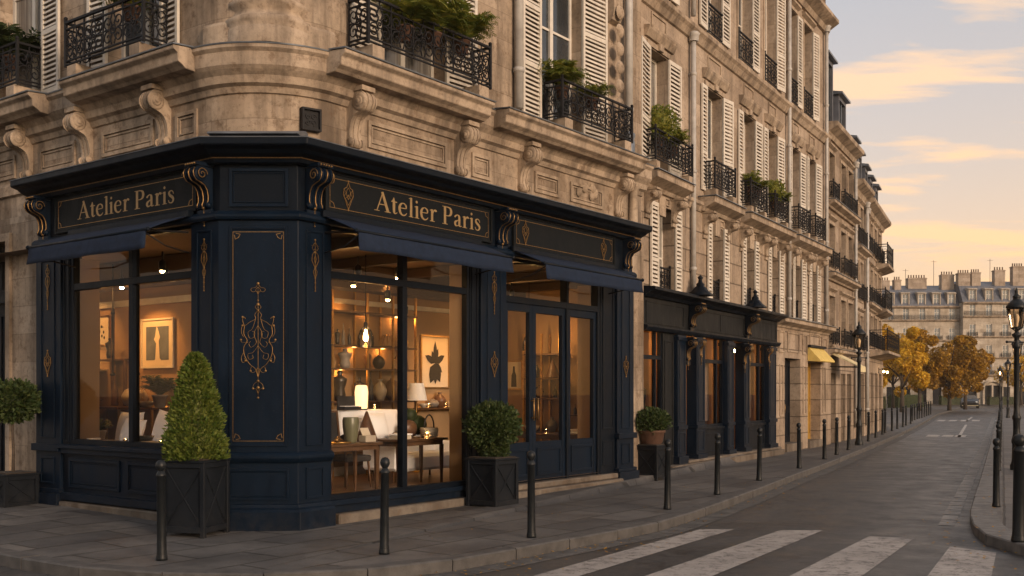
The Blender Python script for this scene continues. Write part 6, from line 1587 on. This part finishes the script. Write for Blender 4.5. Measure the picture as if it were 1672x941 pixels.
# draped table
t = thing('draped_table', 'table under a white cloth behind the left walnut table', 'table', PR(2.75, -1.75, ZF))
m = MB(); m.smooth = True; n = 40; vs = []; fs = []
for k, (a, b, z) in enumerate(((.0, .0, 1.12), (.60, .32, 1.12), (.615, .335, 1.10), (.63, .35, .95), (.65, .37, .78))):
    for i in range(n):
        q = 2*PI*i/n; c, s_ = math.cos(q), math.sin(q); e = .35; x = (abs(c)**e)*(1 if c > 0 else -1); y = (abs(s_)**e)*(1 if s_ > 0 else -1)
        wv = 1+(.03*math.sin(q*11)*(k-2)/2 if k > 2 else 0); vs.append((a*x*wv, b*y*wv, z+(0.03*math.sin(q*5) if k == 4 else 0)))
for k in range(4):
    for i in range(n): fs.append((k*n+i, (k+1)*n+i, (k+1)*n+(i+1) % n, k*n+(i+1) % n)[::-1])
m.add(vs, fs); part(m, 'cloth', M['linen'], t)
for x in (-.5, .5):
    for y in (-.25, .25): m = MB(); m.tube([(x, y, 0), (x, y, 1.1)], .02, 6); part(m, 'leg', M['walnut'], t)
t = thing('jewel_case', 'open black display case on the draped table', 'case', PR(2.30, -1.48, 1.385)); m = MB(); m.box(-.17, .17, -.08, .08, 0, .05); m.box(-.17, .17, .06, .08, .05, .2); part(m, 'case', M['ink'], t); m = MB(); m.box(-.14, .14, -.06, .05, .052, .06); part(m, 'lining', M['linen'], t)
# --- shelves on the back wall
def shelf_unit(Fx, xs, zs, depth, label, z1=None):
    t = thing('shelf_unit', label, 'shelf', Fx); z1 = z1 or zs[-1]
    for x in xs:
        m = MB(); m.box(x-.018, x+.018, -depth, -depth+.035, 0, z1); m.box(x-.018, x+.018, -.04, -.005, 0, z1); part(m, 'upright', M['brass'], t)
    for z in zs: m = MB(); m.box(xs[0]-.03, xs[-1]+.03, -depth, -.005, z-.03, z); part(m, 'shelf', M['walnut'], t)
    return t
BR = lambda x, w, z: PR(x, -3.2+w, z)
shelf_unit(BR(0, 0, ZF), (2.5, 3.3, 4.1, 4.72, 5.3), (.35, 1.24, 1.78, 2.16, 2.72), .34, 'tall brass shelving full of dark figures on the back wall of the main window', 3.3)
rnd = random.Random(9); k = 0
rowz = {1: 1.24+ZF, 2: 1.78+ZF, 3: 2.16+ZF}
spec = [(3.55, 3, 'figurine', G_TORSO, .05, .20, 'black_cer', 'small black figurine on the top left shelf of the main window'), (3.68, 3, 'figurine', G_BOT, .04, .28, 'grey_cer', 'slim grey bottle next to the black figurine on the top shelf'), (3.82, 3, 'figurine', G_BOT, .04, .22, 'black_cer', 'short black bottle beside the grey one on the top shelf'),
 (4.25, 3, 'figurine', G_VASE, .05, .16, 'brown_cer', 'little brown vase under the cloche pendant on the top shelf'),
 (3.72, 2, 'figurine', G_TORSO, .12, .30, 'grey_cer', 'grey torso sculpture on the middle shelf of the main window'), (4.25, 2, 'figurine', G_TORSO, .07, .24, 'brown_cer', 'small brown torso sculpture on the middle shelf'), (4.52, 2, 'figurine', G_ORB, .09, .18, 'black_cer', 'squat black jar on the middle shelf'), (4.98, 2, 'figurine', G_BOT, .10, .30, 'clear', 'glass bottle with golden glow on the middle shelf'), (5.2, 2, 'figurine', G_CONE, .05, .32, 'brown_cer', 'thin brown cone at the right end of the middle shelf'),
 (3.6, 1, 'figurine', G_TORSO, .13, .38, 'black_cer', 'large black bust on the lower shelf at the left of the main window'), (4.05, 1, 'figurine', G_TORSO, .09, .30, 'black_cer', 'black head sculpture right of the large bust on the lower shelf'), (4.32, 1, 'figurine', G_BOT, .07, .38, 'black_cer', 'tall black bottle in the middle of the lower shelf'), (4.55, 1, 'figurine', G_VASE, .10, .28, 'white_cer', 'white vase on the lower shelf beside the tall black bottle'), (4.85, 1, 'figurine', G_ORB, .11, .3, 'brown_cer', 'large brown jar on the lower shelf near its right end')]
for x, r, nm, pf, rr, hh, mt, lb in spec:
  rr, hh = rr*1.25, min(hh*1.3, (.47, .36, .52)[(r+1) % 3] if r != 2 else .33)
  pot(BR(x, .18, rowz[r]+.001), 'vase' if 'torso' not in lb and 'bust' not in lb and 'head' not in lb and 'figurine' not in lb else 'figurine', pf, rr, hh, mt, lb, 'vase' if 'torso' not in lb and 'bust' not in lb and 'head' not in lb and 'figurine' not in lb else 'figurine')
def wirelamp(Fx, label):
    t = thing('ornament', label, 'ornament', Fx)
    m = MB()
    for q in range(5): m.tube([(.14*math.cos(a)*math.cos(q*PI/5), .14*math.cos(a)*math.sin(q*PI/5), .02+.20*abs(math.sin(a))) for a in [PI*i/12 for i in range(13)]], .006, 4)
    part(m, 'wire_dome', M['brass'], t); m = MB(); m.lathe([(0, 0), (.14, 0), (.14, .02), (0, .02)], n=18); part(m, 'base', M['walnut'], t)
wirelamp(BR(4.72, .18, rowz[3]+.001), 'left golden wire dome ornament on the top shelf'); wirelamp(BR(5.08, .18, rowz[3]+.001), 'right golden wire dome ornament on the top shelf')
t = thing('table_lamp', 'cream pleated shade lamp at the right end of the shelves', 'lamp', BR(5.12, .5, 1.50)); m = MB(); m.lathe([(.19, 0), (.13, .30)], n=24, caps=False); part(m, 'lamp_shade', M['linen'], t); m = MB(); m.tube([(0, 0, -1.24), (0, 0, .36)], .012, 6); m.lathe([(.13, -1.24), (.12, -1.21), (0, -1.2)], n=14); part(m, 'stem', M['brass'], t)
# pictures
def picture(Fx, w, h, label, draw, bg='paper', fr='walnut', mount=.07):
    t = thing('picture', label, 'picture', Fx)
    m = MB(); m.rectframe(-w/2, w/2, -h/2, h/2, 0, .028, .03); part(m, 'frame', M[fr], t)
    m = MB(); m.fb(-w/2+.028, w/2-.028, 0, .010, -h/2+.028, h/2-.028); part(m, 'mount', M['paper'], t)
    if bg != 'paper': m = MB(); m.fb(-w/2+mount, w/2-mount, .011, .014, -h/2+mount, h/2-mount); part(m, 'print', M[bg], t)
    m = MB(); m.M = T(0, -.016, 0) @ Matrix.Diagonal((w, 1, h, 1)); draw(m)
    part(m, 'drawing', M['ink'] if bg == 'paper' else M['paper'], t)
    return t
def petal(m, x, z, a, L, w, y=0):
    d = (math.sin(a), math.cos(a)); nn = (d[1], -d[0])
    P = [(x, z), (x+d[0]*L*.35+nn[0]*w, z+d[1]*L*.35+nn[1]*w), (x+d[0]*L*.7+nn[0]*w*.8, z+d[1]*L*.7+nn[1]*w*.8), (x+d[0]*L, z+d[1]*L), (x+d[0]*L*.7-nn[0]*w*.8, z+d[1]*L*.7-nn[1]*w*.8), (x+d[0]*L*.35-nn[0]*w, z+d[1]*L*.35-nn[1]*w)]
    petal.n += 1; m.add([(p, -.0006*(petal.n % 12), q) for p, q in P], [(0, 5, 4, 3, 2, 1)])
petal.n = 0
def flower(m):
    for a, L, w in ((0, .42, .07), (.35, .3, .06), (1.15, .36, .07), (-1.2, .38, .07), (-.5, .26, .06)): petal(m, .0, -.02, a, L, w)
    for a, L, w in ((2.7, .40, .12), (-2.7, .42, .13), (3.14, .40, .1), (2.2, .3, .06)): petal(m, 0, -.02, a, L, w)
picture(BR(6.16, .02, 2.20), .80, .98, 'framed print of a dark flower on the wall at the right of the main window', flower, fr='brass')
def figure(m):
    m.prism([(-.06, -.32), (-.22, -.44), (.22, -.44), (.08, -.30), (.05, .05), (.09, .12), (.02, .3), (-.02, .34), (-.06, .14), (-.10, .08), (-.03, .0)], -.001, 0)
picture(FL @ T(-4.34, 2.17, 2.43), .86, .80, 'large framed print of a pale figure on dark ground in the left window', figure, 'dusk_ink', 'frame', .13)
def drops(m):
    for x, z in ((0, .2), (-.12, .05), (.1, .02), (-.16, -.12), (.0, -.1), (.14, -.16)): petal(m, x, z, 3.14, .12, .05)
picture(FL @ T(-5.90, 2.17, 2.68), .50, .52, 'small framed drawing of dark drops in the left window', drops, fr='brass')
def tower(m): m.prism([(-.16, -.4), (.16, -.4), (.13, .0), (.06, .12), (.05, .3), (-.05, .3), (-.07, .1), (-.13, 0)], -.001, 0)
picture(PP(2.80, .02, 1.98), .42, .58, 'small framed print of a dark vase seen through the left door leaf', tower, fr='brass')
# wall shelf on the right of main window and its pots
t = thing('wall_shelf', 'narrow wooden wall shelf under the flower print', 'shelf', BR(6.1, 0, 1.36)); m = MB(); m.fb(-.68, .68, 0, .24, -.03, 0); part(m, 'board', M['walnut'], t)
for x in (-.5, .5): m = MB(); m.xprism([(0, -.03), (.2, -.032), (0, -.16)], x-.01, x+.01); part(m, 'bracket', M['brass'], t)
for x, pf, r, h, mt, lb in ((5.72, G_BOWL, .09, .08, 'white_cer', 'small white bowl at the left of the shelf under the flower print'), (5.98, G_ORB, .12, .16, 'grey_cer', 'grey round jar on the shelf under the flower print'), (6.18, G_VASE, .13, .28, 'brown_cer', 'brown necked vase on the shelf under the flower print'), (6.48, G_CYL, .05, .12, 'white_cer', 'white cup holding a candle on the shelf under the flower print'), (6.64, G_CYL, .05, .12, 'paper', 'ivory cup at the right end of the shelf under the flower print')):
    pot(BR(x, .13, 1.361), 'vase' if 'cup' not in lb and 'bowl' not in lb else ('cup' if 'cup' in lb else 'bowl'), pf, r, h, mt, lb, 'vase' if 'cup' not in lb and 'bowl' not in lb else ('cup' if 'cup' in lb else 'bowl'))
# --- behind the doors
shelf_unit(HP @ T(0, 0, ZF) @ T(-1.45, 0, 0) if 0 else PP(1.95, 0, ZF), (-.42, .0, .42), (.62, 1.27, 1.65, 2.12), .32, 'brass shelving behind the right door leaf with bottles', 2.5)
for s_, z, pf, r, h, mt, lb in ((2.15, 1.915, G_VASE, .06, .26, 'black_cer', 'black vase on the upper brass shelf behind the doors'), (1.78, 1.915, G_CONE, .15, .36, 'brown_cer', 'dark pointed cone on the upper brass shelf behind the doors'), (2.1, 1.535, G_ORB, .1, .24, 'clear', 'clear glass jar on the middle brass shelf behind the doors'), (1.72, 1.535, G_BOT, .06, .26, 'black_cer', 'black bottle on the middle brass shelf behind the doors'),
    (2.2, .885, G_BOWL, .16, .1, 'brown_cer', 'wide brown bowl on the lowest brass shelf behind the doors'), (1.8, .885, G_VASE, .12, .28, 'grey_cer', 'grey vase on the lowest brass shelf behind the doors')):
    pot(PP(s_, .17, z), 'bowl' if 'bowl' in lb else ('bottle' if 'bottle' in lb else 'vase'), pf, r, h, mt, lb, 'bowl' if 'bowl' in lb else ('bottle' if 'bottle' in lb else 'vase'))
t = thing('wall_shelf', 'short wooden shelf with black bottles behind the side light', 'shelf', PP(1.1, 0, 1.22)); m = MB(); m.fb(-.34, .34, 0, .22, -.025, 0); part(m, 'board', M['walnut'], t)
for i, (s_, h, lb) in enumerate(((1.30, .2, 'shortest black bottle on the short shelf behind the side light'), (1.16, .27, 'middle black bottle on the short shelf behind the side light'), (1.02, .25, 'rightmost black bottle on the short shelf behind the side light'))): pot(PP(s_, .12, 1.221), 'bottle', G_BOT, .055, h, 'black_cer', lb, 'bottle', 'black bottles behind the side light')
t = thing('mirror', 'small rounded mirror on the wall behind the side light', 'mirror', PP(1.12, .01, 1.85)); m = MB(); m.rectframe(-.17, .17, -.2, .2, 0, .03, .03); part(m, 'frame', M['linen'], t, None, .02); m = MB(); m.fb(-.14, .14, 0, .012, -.17, .17); part(m, 'glass', M['chrome'], t)
table(PP(1.6, .55, ZF) @ RZ(0), 1.9, .5, .62, 'low dark display table seen through the glazed doors')
pot(PP(1.95, .62, ZF+.622), 'bowl', G_BOWL, .15, .13, 'white_cer', 'white fluted bowl on the low table behind the doors', 'bowl'); pot(PP(1.25, .6, ZF+.622), 'vase', G_ORB, .09, .16, 'white_cer', 'round white ring vase on the low table behind the side light', 'vase')
t = thing('gift_box', 'stack of folded ivory cloth on the low table behind the side light', 'cloth', PP(.95, .55, ZF+.622)); m = MB(); m.box(-.13, .13, -.1, .1, 0, .03); m.box(-.12, .12, -.09, .09, .032, .06); m.box(-.125, .115, -.095, .09, .062, .085); part(m, 'cloth', M['linen'], t, None, .01)
# --- left window display
m = MB(); m.box(-3.6, -.62, .16, 1.05, ZF, .93)
cb_ = thing('display_plinth', 'long cream display plinth inside the left window', 'plinth', FL); part(m, 'body', M['linen'], cb_, None, .02)
cushion(PL_(3.30, -.92, .932) @ RX(R_(-14)), .60, .44, 'linen_pale', 'large cream cushion at the left of the left window'); cushion(PL_(2.85, -.66, .932) @ RX(R_(-20)) @ RY(.06), .50, .36, 'grey_fab', 'grey cushion in front of the cream ones in the left window'); cushion(PL_(2.36, -.86, .932) @ RX(R_(-14)) @ RY(.12), .56, .46, 'linen_pale', 'cream cushion right of the mullion in the left window')
for tt, w, d, h, mt, lb in ((3.35, .30, .2, .07, 'linen', 'folded cream throw at the left of the left window'), (2.95, .24, .16, .05, 'white_cer', 'flat white box before the grey cushion in the left window'), (1.85, .26, .17, .06, 'paper', 'ivory box with a lid at the right of the left window'), (1.42, .2, .14, .07, 'white_cer', 'small white box half behind the cone shrub in the left window')):
    t = thing('gift_box', lb, 'box', PL_(tt, -.36, .932)); m = MB(); m.box(-w/2, w/2, -d/2, d/2, 0, h*.7); part(m, 'base', M[mt], t, None, .012); m = MB(); m.box(-w/2-.004, w/2+.004, -d/2-.004, d/2+.004, h*.7+.001, h); part(m, 'lid', M[mt], t, None, .012)
pot(PL_(2.22, -.45, .932), 'bowl', G_BOWL, .17, .12, 'black_cer', 'wide black bowl by the mullion in the left window', 'bowl')
pot(PL_(1.62, -.55, .932), 'ornament', G_CONE, .14, .42, 'clear', 'clear glass cone glowing at the right of the left window', 'ornament')
pot_plant(PL_(3.5, -.62, .935), 'small grassy plant at the left edge of the left window', 'fern', .42, 41, 'leaf_fern', 'white_cer', 'plants in the left window', 18)
BL = lambda t_, w, z: PL_(t_, -2.2+w, z)
shelf_unit(BL(4.85, 0, ZF), (-.95, -.1, .8), (.3, 1.14), .36, 'long brass framed sideboard shelf on the back wall of the left window', 1.14)
t = thing('shelf_unit', 'small wall cabinet with dark uprights left of the figure print', 'shelf', BL(5.35, 0, 1.42)); 
for x in (-.38, .05, .40): m = MB(); m.fb(x-.02, x+.02, .20, .25, 0, 1.6 if x < .3 else .76); part(m, 'upright', M['walnut'], t)
m = MB(); m.fb(-.40, .42, 0, .26, .74, .77); part(m, 'shelf', M['walnut'], t)
for tt, z, pf, r, h, mt, lb in ((4.72, 1.401, G_ORB, .21, .34, 'white_cer', 'large round white vase on the shelf in the left window'), (5.28, 1.421, G_BOT, .10, .5, 'brown_cer', 'tall brown bottle in the wall cabinet in the left window'), (4.40, 1.401, G_BOWL, .15, .1, 'grey_cer', 'grey bowl right of the round white vase'), (5.42, 2.20, G_TORSO, .1, .34, 'black_cer', 'black figurine on top of the wall cabinet in the left window'), (4.52, 1.401, G_BOT, .05, .42, 'clear', 'slim glass bottle right of the round white vase')):
    pot(BL(tt, .2, z), 'bowl' if 'bowl' in lb else ('figurine' if 'figurine' in lb else 'vase'), pf, r, h, mt, lb, 'bowl' if 'bowl' in lb else ('figurine' if 'figurine' in lb else 'vase'))
pot_plant(BL(4.02, .22, 1.402), 'leafy potted plant on the shelf near the shrub in the left window', 'fern', .85, 42, 'leaf_dark', 'grey_cer', 'plants in the left window', 26)
pot_plant(BL(6.0, .35, 1.15), 'dark trailing plant in a white pot at the left of the left window', 'fern', .7, 43, 'leaf_dark', 'white_cer', 'plants in the left window', 26)
t = thing('stool', 'tall white pedestal under the trailing plant in the left window', 'pedestal', BL(6.0, .35, ZF)); m = MB(); m.lathe([(.2, 0), (.2, .04), (.12, .08), (.11, .8), (.17, .86), (.17, .888)], n=16); part(m, 'column', M['linen'], t)
t = thing('ornament', 'golden tree shaped ornament with lights on the left window wall', 'ornament', BL(6.1, .25, 2.04))
m = MB(); m.lathe([(.0, .0), (.20, 0), (.16, .1), (.13, .12), (.10, .22), (.08, .24), (.03, .42), (0, .44)], n=14); part(m, 'tree', M['brass'], t)
for i in range(9): m = MB(); a = i*2.3; q = i/9; m.ball(((.17-.14*q)*math.cos(a), (.17-.14*q)*math.sin(a), .04+.36*q), .012, n=6, m=4); part(m, 'light', M['bulb'], t)
t = thing('wall_shelf', 'little ledge carrying the golden tree ornament', 'shelf', BL(6.1, 0, 2.03)); m = MB(); m.fb(-.3, .3, 0, .4, -.03, 0); part(m, 'board', M['frame'], t)
# --- lamps that are lit, and added lights without fixtures
LIGHTS = []
def lightpt(Fx, power, r=.06, c=(1, .41, .10)):
    L = bpy.data.lights.new('lamp_and_fill_light', 'POINT'); L.energy = power; L.color = c; L.shadow_soft_size = r
    o = bpy.data.objects.new('lamp_and_fill_light', L); col.objects.link(o); o.matrix_world = Fx; return o
def spotl(Fx, target, power, ang=70):
    L = bpy.data.lights.new('spot_light', 'SPOT'); L.energy = power; L.color = (1, .44, .115); L.spot_size = R_(ang); L.spot_blend = .8; L.shadow_soft_size = .04
    o = bpy.data.objects.new('spot_light', L); col.objects.link(o); p = Fx.to_translation(); q = Vector(target)-p
    o.matrix_world = T(*p) @ q.to_track_quat('-Z', 'Y').to_matrix().to_4x4(); return o
def fixture(Fx, label, drop=.14, group='ceiling spots in the corner shop'):
    t = thing('ceiling_spot', label, 'spotlight', Fx, group)
    m = MB(); m.tube([(0, 0, 0), (0, 0, -drop)], .012, 6); m.lathe([(.035, -drop-.12), (.05, -drop-.10), (.05, -drop), (.02, -drop+.03)], n=12); part(m, 'canister', M['black_cer'], t)
    m = MB(); m.ball((0, 0, -drop-.115), .035, n=10, m=6); part(m, 'bulb', M['bulb'], t)
fx = [(PR(2.0, -1.0, 3.55), 'ceiling spot under the left of the awning in the main window'), (PR(3.0, -2.1, 3.55), 'small ceiling spot deeper in the main window left of the mullion'), (PR(3.45, -1.8, 3.35), 'hanging bulb beside the mullion of the main window'), (PR(2.6, -.8, 3.55), 'ceiling spot right beside the mullion of the main window'),
      (PR(5.35, -1.0, 3.5), 'left ceiling spot over the glazed doors'), (PR(5.75, -1.1, 3.5), 'right ceiling spot over the glazed doors'), (PL_(2.0, -.62, 3.55), 'ceiling spot at the top of the left window'), (PL_(3.2, -1.5, 3.6), 'small ceiling spot deep in the left window'), (PR(6.9, -2.0, 3.5), 'ceiling spot behind the side light')]
fx += [(PR(1.2, -1.9, 3.5), 'ceiling spot near the left edge of the main window, over the draped table'), (PR(4.4, -2.3, 3.2), 'ceiling spot over the shelf lamp in the main window'), (PL_(4.0, -1.3, 3.5), 'ceiling spot before the figure print in the left window'), (PL_(5.6, -1.4, 3.4), 'ceiling spot near the left edge of the left window')]
for f, l in fx: fixture(f, l)
def candle(Fx, label, group):
    t = thing('candle', label, 'candle', Fx, group)
    m = MB(); m.lathe([(0, 0), (.032, 0), (.034, .07), (.03, .07), (.026, .02), (0, .02)], n=12); part(m, 'glass_cup', M['clear'], t)
    m = MB(); m.lathe([(0, .022), (.010, .03), (.013, .045), (.006, .065), (0, .075)], n=8); part(m, 'flame', M['bulb'], t)
GC = 'tea lights in the shop windows'
for Fx, lb in ((PR(1.02, -.62, zt), 'tea light at the left front corner of the left walnut table'), (PR(3.28, -.84, zt), 'tea light beside the white basket on the right walnut table'), (BR(5.86, .14, 1.361), 'tea light on the shelf under the flower print, beside the small bowl'), (BR(6.34, .14, 1.361), 'tea light on the shelf under the flower print, near the cups'), (PR(2.95, -1.6, 1.385), 'tea light on the draped table right of the glowing lantern'),
   (PL_(1.75, -.42, .932), 'tea light on the plinth in the left window, next to the ivory box'), (PL_(2.52, -.40, .932), 'tea light on the plinth in the left window, left of the black bowl'), (BL(4.2, .15, 1.402), 'tea light on the back shelf of the left window'), (PP(1.62, .62, ZF+.622), 'tea light on the low table behind the right door leaf')): candle(Fx, lb, GC)
def pendant(Fx, label, L_):
    t = thing('pendant_lamp', label, 'pendant lamp', Fx, 'glass pendant lamps in the corner shop')
    m = MB(); m.tube([(0, 0, .30), (0, 0, L_)], .007, 5); m.lathe([(.025, .26), (.03, .28), (.03, .36), (.01, .38)], n=10); part(m, 'cord', M['iron'], t)
    m = MB(); m.lathe([(.125, 0), (.13, .06), (.12, .16), (.08, .26), (.03, .31)], n=20, caps=False); part(m, 'lamp_shade', M['clear'], t)
    m = MB(); m.lathe([(0, .08), (.028, .10), (.034, .15), (.02, .22), (.015, .26)], n=10); part(m, 'bulb', M['bulb'], t)
pendant(PR(2.76, -1.6, 2.32), 'glass cloche pendant lamp glowing before the shelves in the main window', 1.38)
pendant(PP(1.92, .75, 2.42), 'glass pendant lamp glowing behind the right door leaf', 1.28)
def rod(Fx, h, label):
    t = thing('hanging_rod', label, 'rod', Fx, 'hanging rods in the left window'); m = MB(); m.tube([(0, 0, 0), (0, 0, h)], .012, 6); m.lathe([(.03, .0), (.05, .02), (.02, .05)], n=10); m.lathe([(.02, h*.55), (.035, h*.56), (.02, h*.58)], n=10); part(m, 'rod', M['iron'], t)
rod(PL_(4.55, -1.5, 1.9), 1.75, 'dark hanging rod left of the mullion in the left window'); rod(PL_(3.75, -1.4, 1.9), 1.75, 'dark hanging rod right of the mullion in the left window')
IP = .125; PT = .26
lightpt(PR(2.0, -1.3, 3.2), 34*IP*PT); lightpt(PR(4.2, -2.0, 3.2), 40*IP*PT); lightpt(PR(6.6, -1.6, 3.2), 40*IP*PT); lightpt(PL_(2.6, -.9, 3.2), 26*IP*PT); lightpt(PL_(5.0, -1.2, 3.1), 38*IP*PT); lightpt(PR(3.4, -1.2, 1.5), 2.2*IP); lightpt(PR(2.76, -1.6, 2.36), 8*IP, .03)
spotl(PR(6.0, -2.3, 3.5), BR(6.16, 0, 2.2).to_translation(), 480*IP, 55); spotl(PL_(4.4, -1.3, 3.5), BL(4.34, 0, 2.4).to_translation(), 400*IP, 60); spotl(PR(4.2, -2.5, 3.5), BR(3.9, 0, 2.3).to_translation(), 480*IP, 85); spotl(PR(6.9, -2.0, 3.4), PP(1.1, 0, 2.4).to_translation(), 320*IP, 55)
for x in (-1.6, 1.7, 4.7): lightpt(F2 @ T(x, .42, 2.5), 26*IP, .05, (1, .46, .15))
for x in (.3, 3.4): lightpt(F2 @ T(x, .7, 2.4), 20*IP, .05, (1, .46, .15))
lightpt(BL(4.8, .8, 2.3), 24*IP); lightpt(PL_(3.0, -1.25, 1.75), 9*IP, .04); lightpt(PL_(2.0, -.8, 1.6), 4*IP, .04)  # points without fixtures, added to brighten the left window display
for x, z in ((3.7, 2.98), (4.3, 2.96), (4.0, 2.34), (4.7, 2.36), (5.05, 2.92), (3.7, 1.98)): lightpt(BR(x, .10, z), 9*IP, .03)  # hidden points added behind the shelf figures for pools of light
spotl(PL_(5.9, -1.2, 3.4), BL(5.9, 0, 2.5).to_translation(), 170*IP, 60)
for i, x in enumerate((-1.4, 2.1, 4.9)):
    t = thing('ceiling_spot', 'small warm bulb in the %s window of the dark shopfront' % ('first', 'middle', 'last')[i], 'spotlight', F2 @ T(x, .45, 2.98), 'warm bulbs in the dark shopfront')
    m = MB(); m.tube([(0, 0, 0), (0, 0, -.25)], .008, 5); part(m, 'cord', M['iron'], t); m = MB(); m.ball((0, 0, -.29), .04, n=10, m=6); part(m, 'bulb', M['bulb'], t)

# ------------------------------------------------------------------ sky, sun, camera
SUN_AZ, SUN_EL = R_(142), R_(13)          # azimuth measured from the view axis (+Y) towards +X
W = bpy.data.worlds.new('World'); sc.world = W; W.use_nodes = True
nt = W.node_tree; N = nt.nodes; bg = N['Background']; lk = nt.links.new
sky = N.new('ShaderNodeTexSky'); sky.sky_type = 'NISHITA'; sky.sun_disc = False; sky.sun_elevation = SUN_EL; sky.sun_rotation = SUN_AZ; sky.air_density = 1.0; sky.dust_density = 2.2; sky.ozone_density = 1.0
tc = N.new('ShaderNodeTexCoord')
sep = N.new('ShaderNodeSeparateXYZ'); lk(tc.outputs['Generated'], sep.inputs[0])
def wm(op, a, b=None, clamp=False):
    n = N.new('ShaderNodeMath'); n.operation = op; n.use_clamp = clamp
    for i, q in enumerate((a, b)):
        if q is None: continue
        if isinstance(q, (int, float)): n.inputs[i].default_value = q
        else: lk(q, n.inputs[i])
    return n.outputs[0]
# cloud layer: direction projected on a flat layer overhead
zc = wm('MAXIMUM', sep.outputs[2], .02)
px = wm('DIVIDE', sep.outputs[0], wm('ADD', zc, .10)); py = wm('DIVIDE', sep.outputs[1], wm('ADD', zc, .10))
cv = N.new('ShaderNodeCombineXYZ'); lk(px, cv.inputs[0]); lk(py, cv.inputs[1])
mp = N.new('ShaderNodeMapping'); mp.inputs['Rotation'].default_value = (0, 0, R_(-20)); mp.inputs['Scale'].default_value = (.8, 2.3, 1); mp.inputs['Location'].default_value = (3.1, 1.7, 0); lk(cv.outputs[0], mp.inputs[0])
nz = N.new('ShaderNodeTexNoise'); nz.inputs['Scale'].default_value = 1.0; nz.inputs['Detail'].default_value = 8; nz.inputs['Roughness'].default_value = .58; nz.inputs['Distortion'].default_value = .4; lk(mp.outputs[0], nz.inputs['Vector'])
rp = N.new('ShaderNodeValToRGB'); rp.color_ramp.elements[0].position = .52; rp.color_ramp.elements[0].color = (0, 0, 0, 1); rp.color_ramp.elements[1].position = .61; rp.color_ramp.elements[1].color = (1, 1, 1, 1); lk(nz.outputs['Fac'], rp.inputs[0])
fade = wm('MULTIPLY', wm('SUBTRACT', sep.outputs[2], .015), 9., True)
cf = wm('MULTIPLY', wm('MULTIPLY', rp.outputs[0], fade), .75)
SKYK = .10
mul = N.new('ShaderNodeMix'); mul.data_type = 'RGBA'; mul.blend_type = 'MIX'; lk(cf, mul.inputs[0]); lk(sky.outputs[0], mul.inputs[6]); mul.inputs[7].default_value = (4.0, 2.75, 1.75, 1)
veil = N.new('ShaderNodeMix'); veil.data_type = 'RGBA'; veil.inputs[0].default_value = .7; lk(sky.outputs[0], veil.inputs[6]); veil.inputs[7].default_value = (1.65, 1.74, 1.85, 1); lk(veil.outputs[2], mul.inputs[6])
# warm low haze band of the evening sky, strongest towards the street end, away from the sun
hz = wm('POWER', 2.718, wm('MULTIPLY', wm('MAXIMUM', sep.outputs[2], 0), -6.2))
GA = R_(34)
az = wm('ADD', wm('MULTIPLY', wm('ADD', wm('MULTIPLY', sep.outputs[0], math.sin(GA)), wm('MULTIPLY', sep.outputs[1], math.cos(GA))), .32), .62, True)
hm = N.new('ShaderNodeMix'); hm.data_type = 'RGBA'; lk(wm('MULTIPLY', hz, az), hm.inputs[0]); lk(mul.outputs[2], hm.inputs[6]); hm.inputs[7].default_value = (4.9, 2.55, .80, 1)
lk(hm.outputs[2], bg.inputs['Color']); bg.inputs['Strength'].default_value = SKYK
S = bpy.data.lights.new('sun', 'SUN'); S.energy = .82; S.angle = R_(16); S.color = (1, .73, .53)
so = bpy.data.objects.new('sun', S); col.objects.link(so)
sel = SUN_EL; dv = Vector((math.sin(SUN_AZ)*math.cos(sel), math.cos(SUN_AZ)*math.cos(sel), math.sin(sel)))
so.matrix_world = dv.to_track_quat('Z', 'Y').to_matrix().to_4x4()
cam = bpy.data.cameras.new('camera'); cam.sensor_width = 36; cam.lens = 1702/1672*36; cam.shift_y = (640-470.5)/1672; cam.clip_end = 3000; cam.clip_start = .1
co = bpy.data.objects.new('camera', cam); col.objects.link(co); co.location = (0, 0, 1.65); co.rotation_euler = (PI/2, 0, 0); sc.camera = co
vs_ = sc.view_settings; vs_.view_transform = 'Standard'; vs_.look = 'None'; vs_.gamma = 1; vs_.exposure = 1.6; vs_.use_curve_mapping = False
cy = sc.cycles; cy.use_denoising = True; cy.max_bounces = 7; cy.diffuse_bounces = 3; cy.glossy_bounces = 3; cy.transparent_max_bounces = 14; cy.transmission_bounces = 4; cy.caustics_reflective = False; cy.caustics_refractive = False; cy.sample_clamp_indirect = 4
try: cy.denoiser = 'OPENIMAGEDENOISE'; cy.denoising_input_passes = 'RGB_ALBEDO_NORMAL'
except Exception: pass

# evening air
k = bpy.data.materials.new('haze'); k.use_nodes = True; k.node_tree.nodes.remove(k.node_tree.nodes['Principled BSDF'])
pvn = k.node_tree.nodes.new('ShaderNodeVolumePrincipled'); pvn.inputs['Density'].default_value = .0003; pvn.inputs['Color'].default_value = (1, .86, .72, 1); pvn.inputs['Anisotropy'].default_value = .1
k.node_tree.links.new(pvn.outputs[0], k.node_tree.nodes['Material Output'].inputs['Volume'])
m = MB(); m.box(-450, 550, -150, 950, -1.2, 24); struct('haze', m, k, 'stuff')
cy.volume_bounces = 1
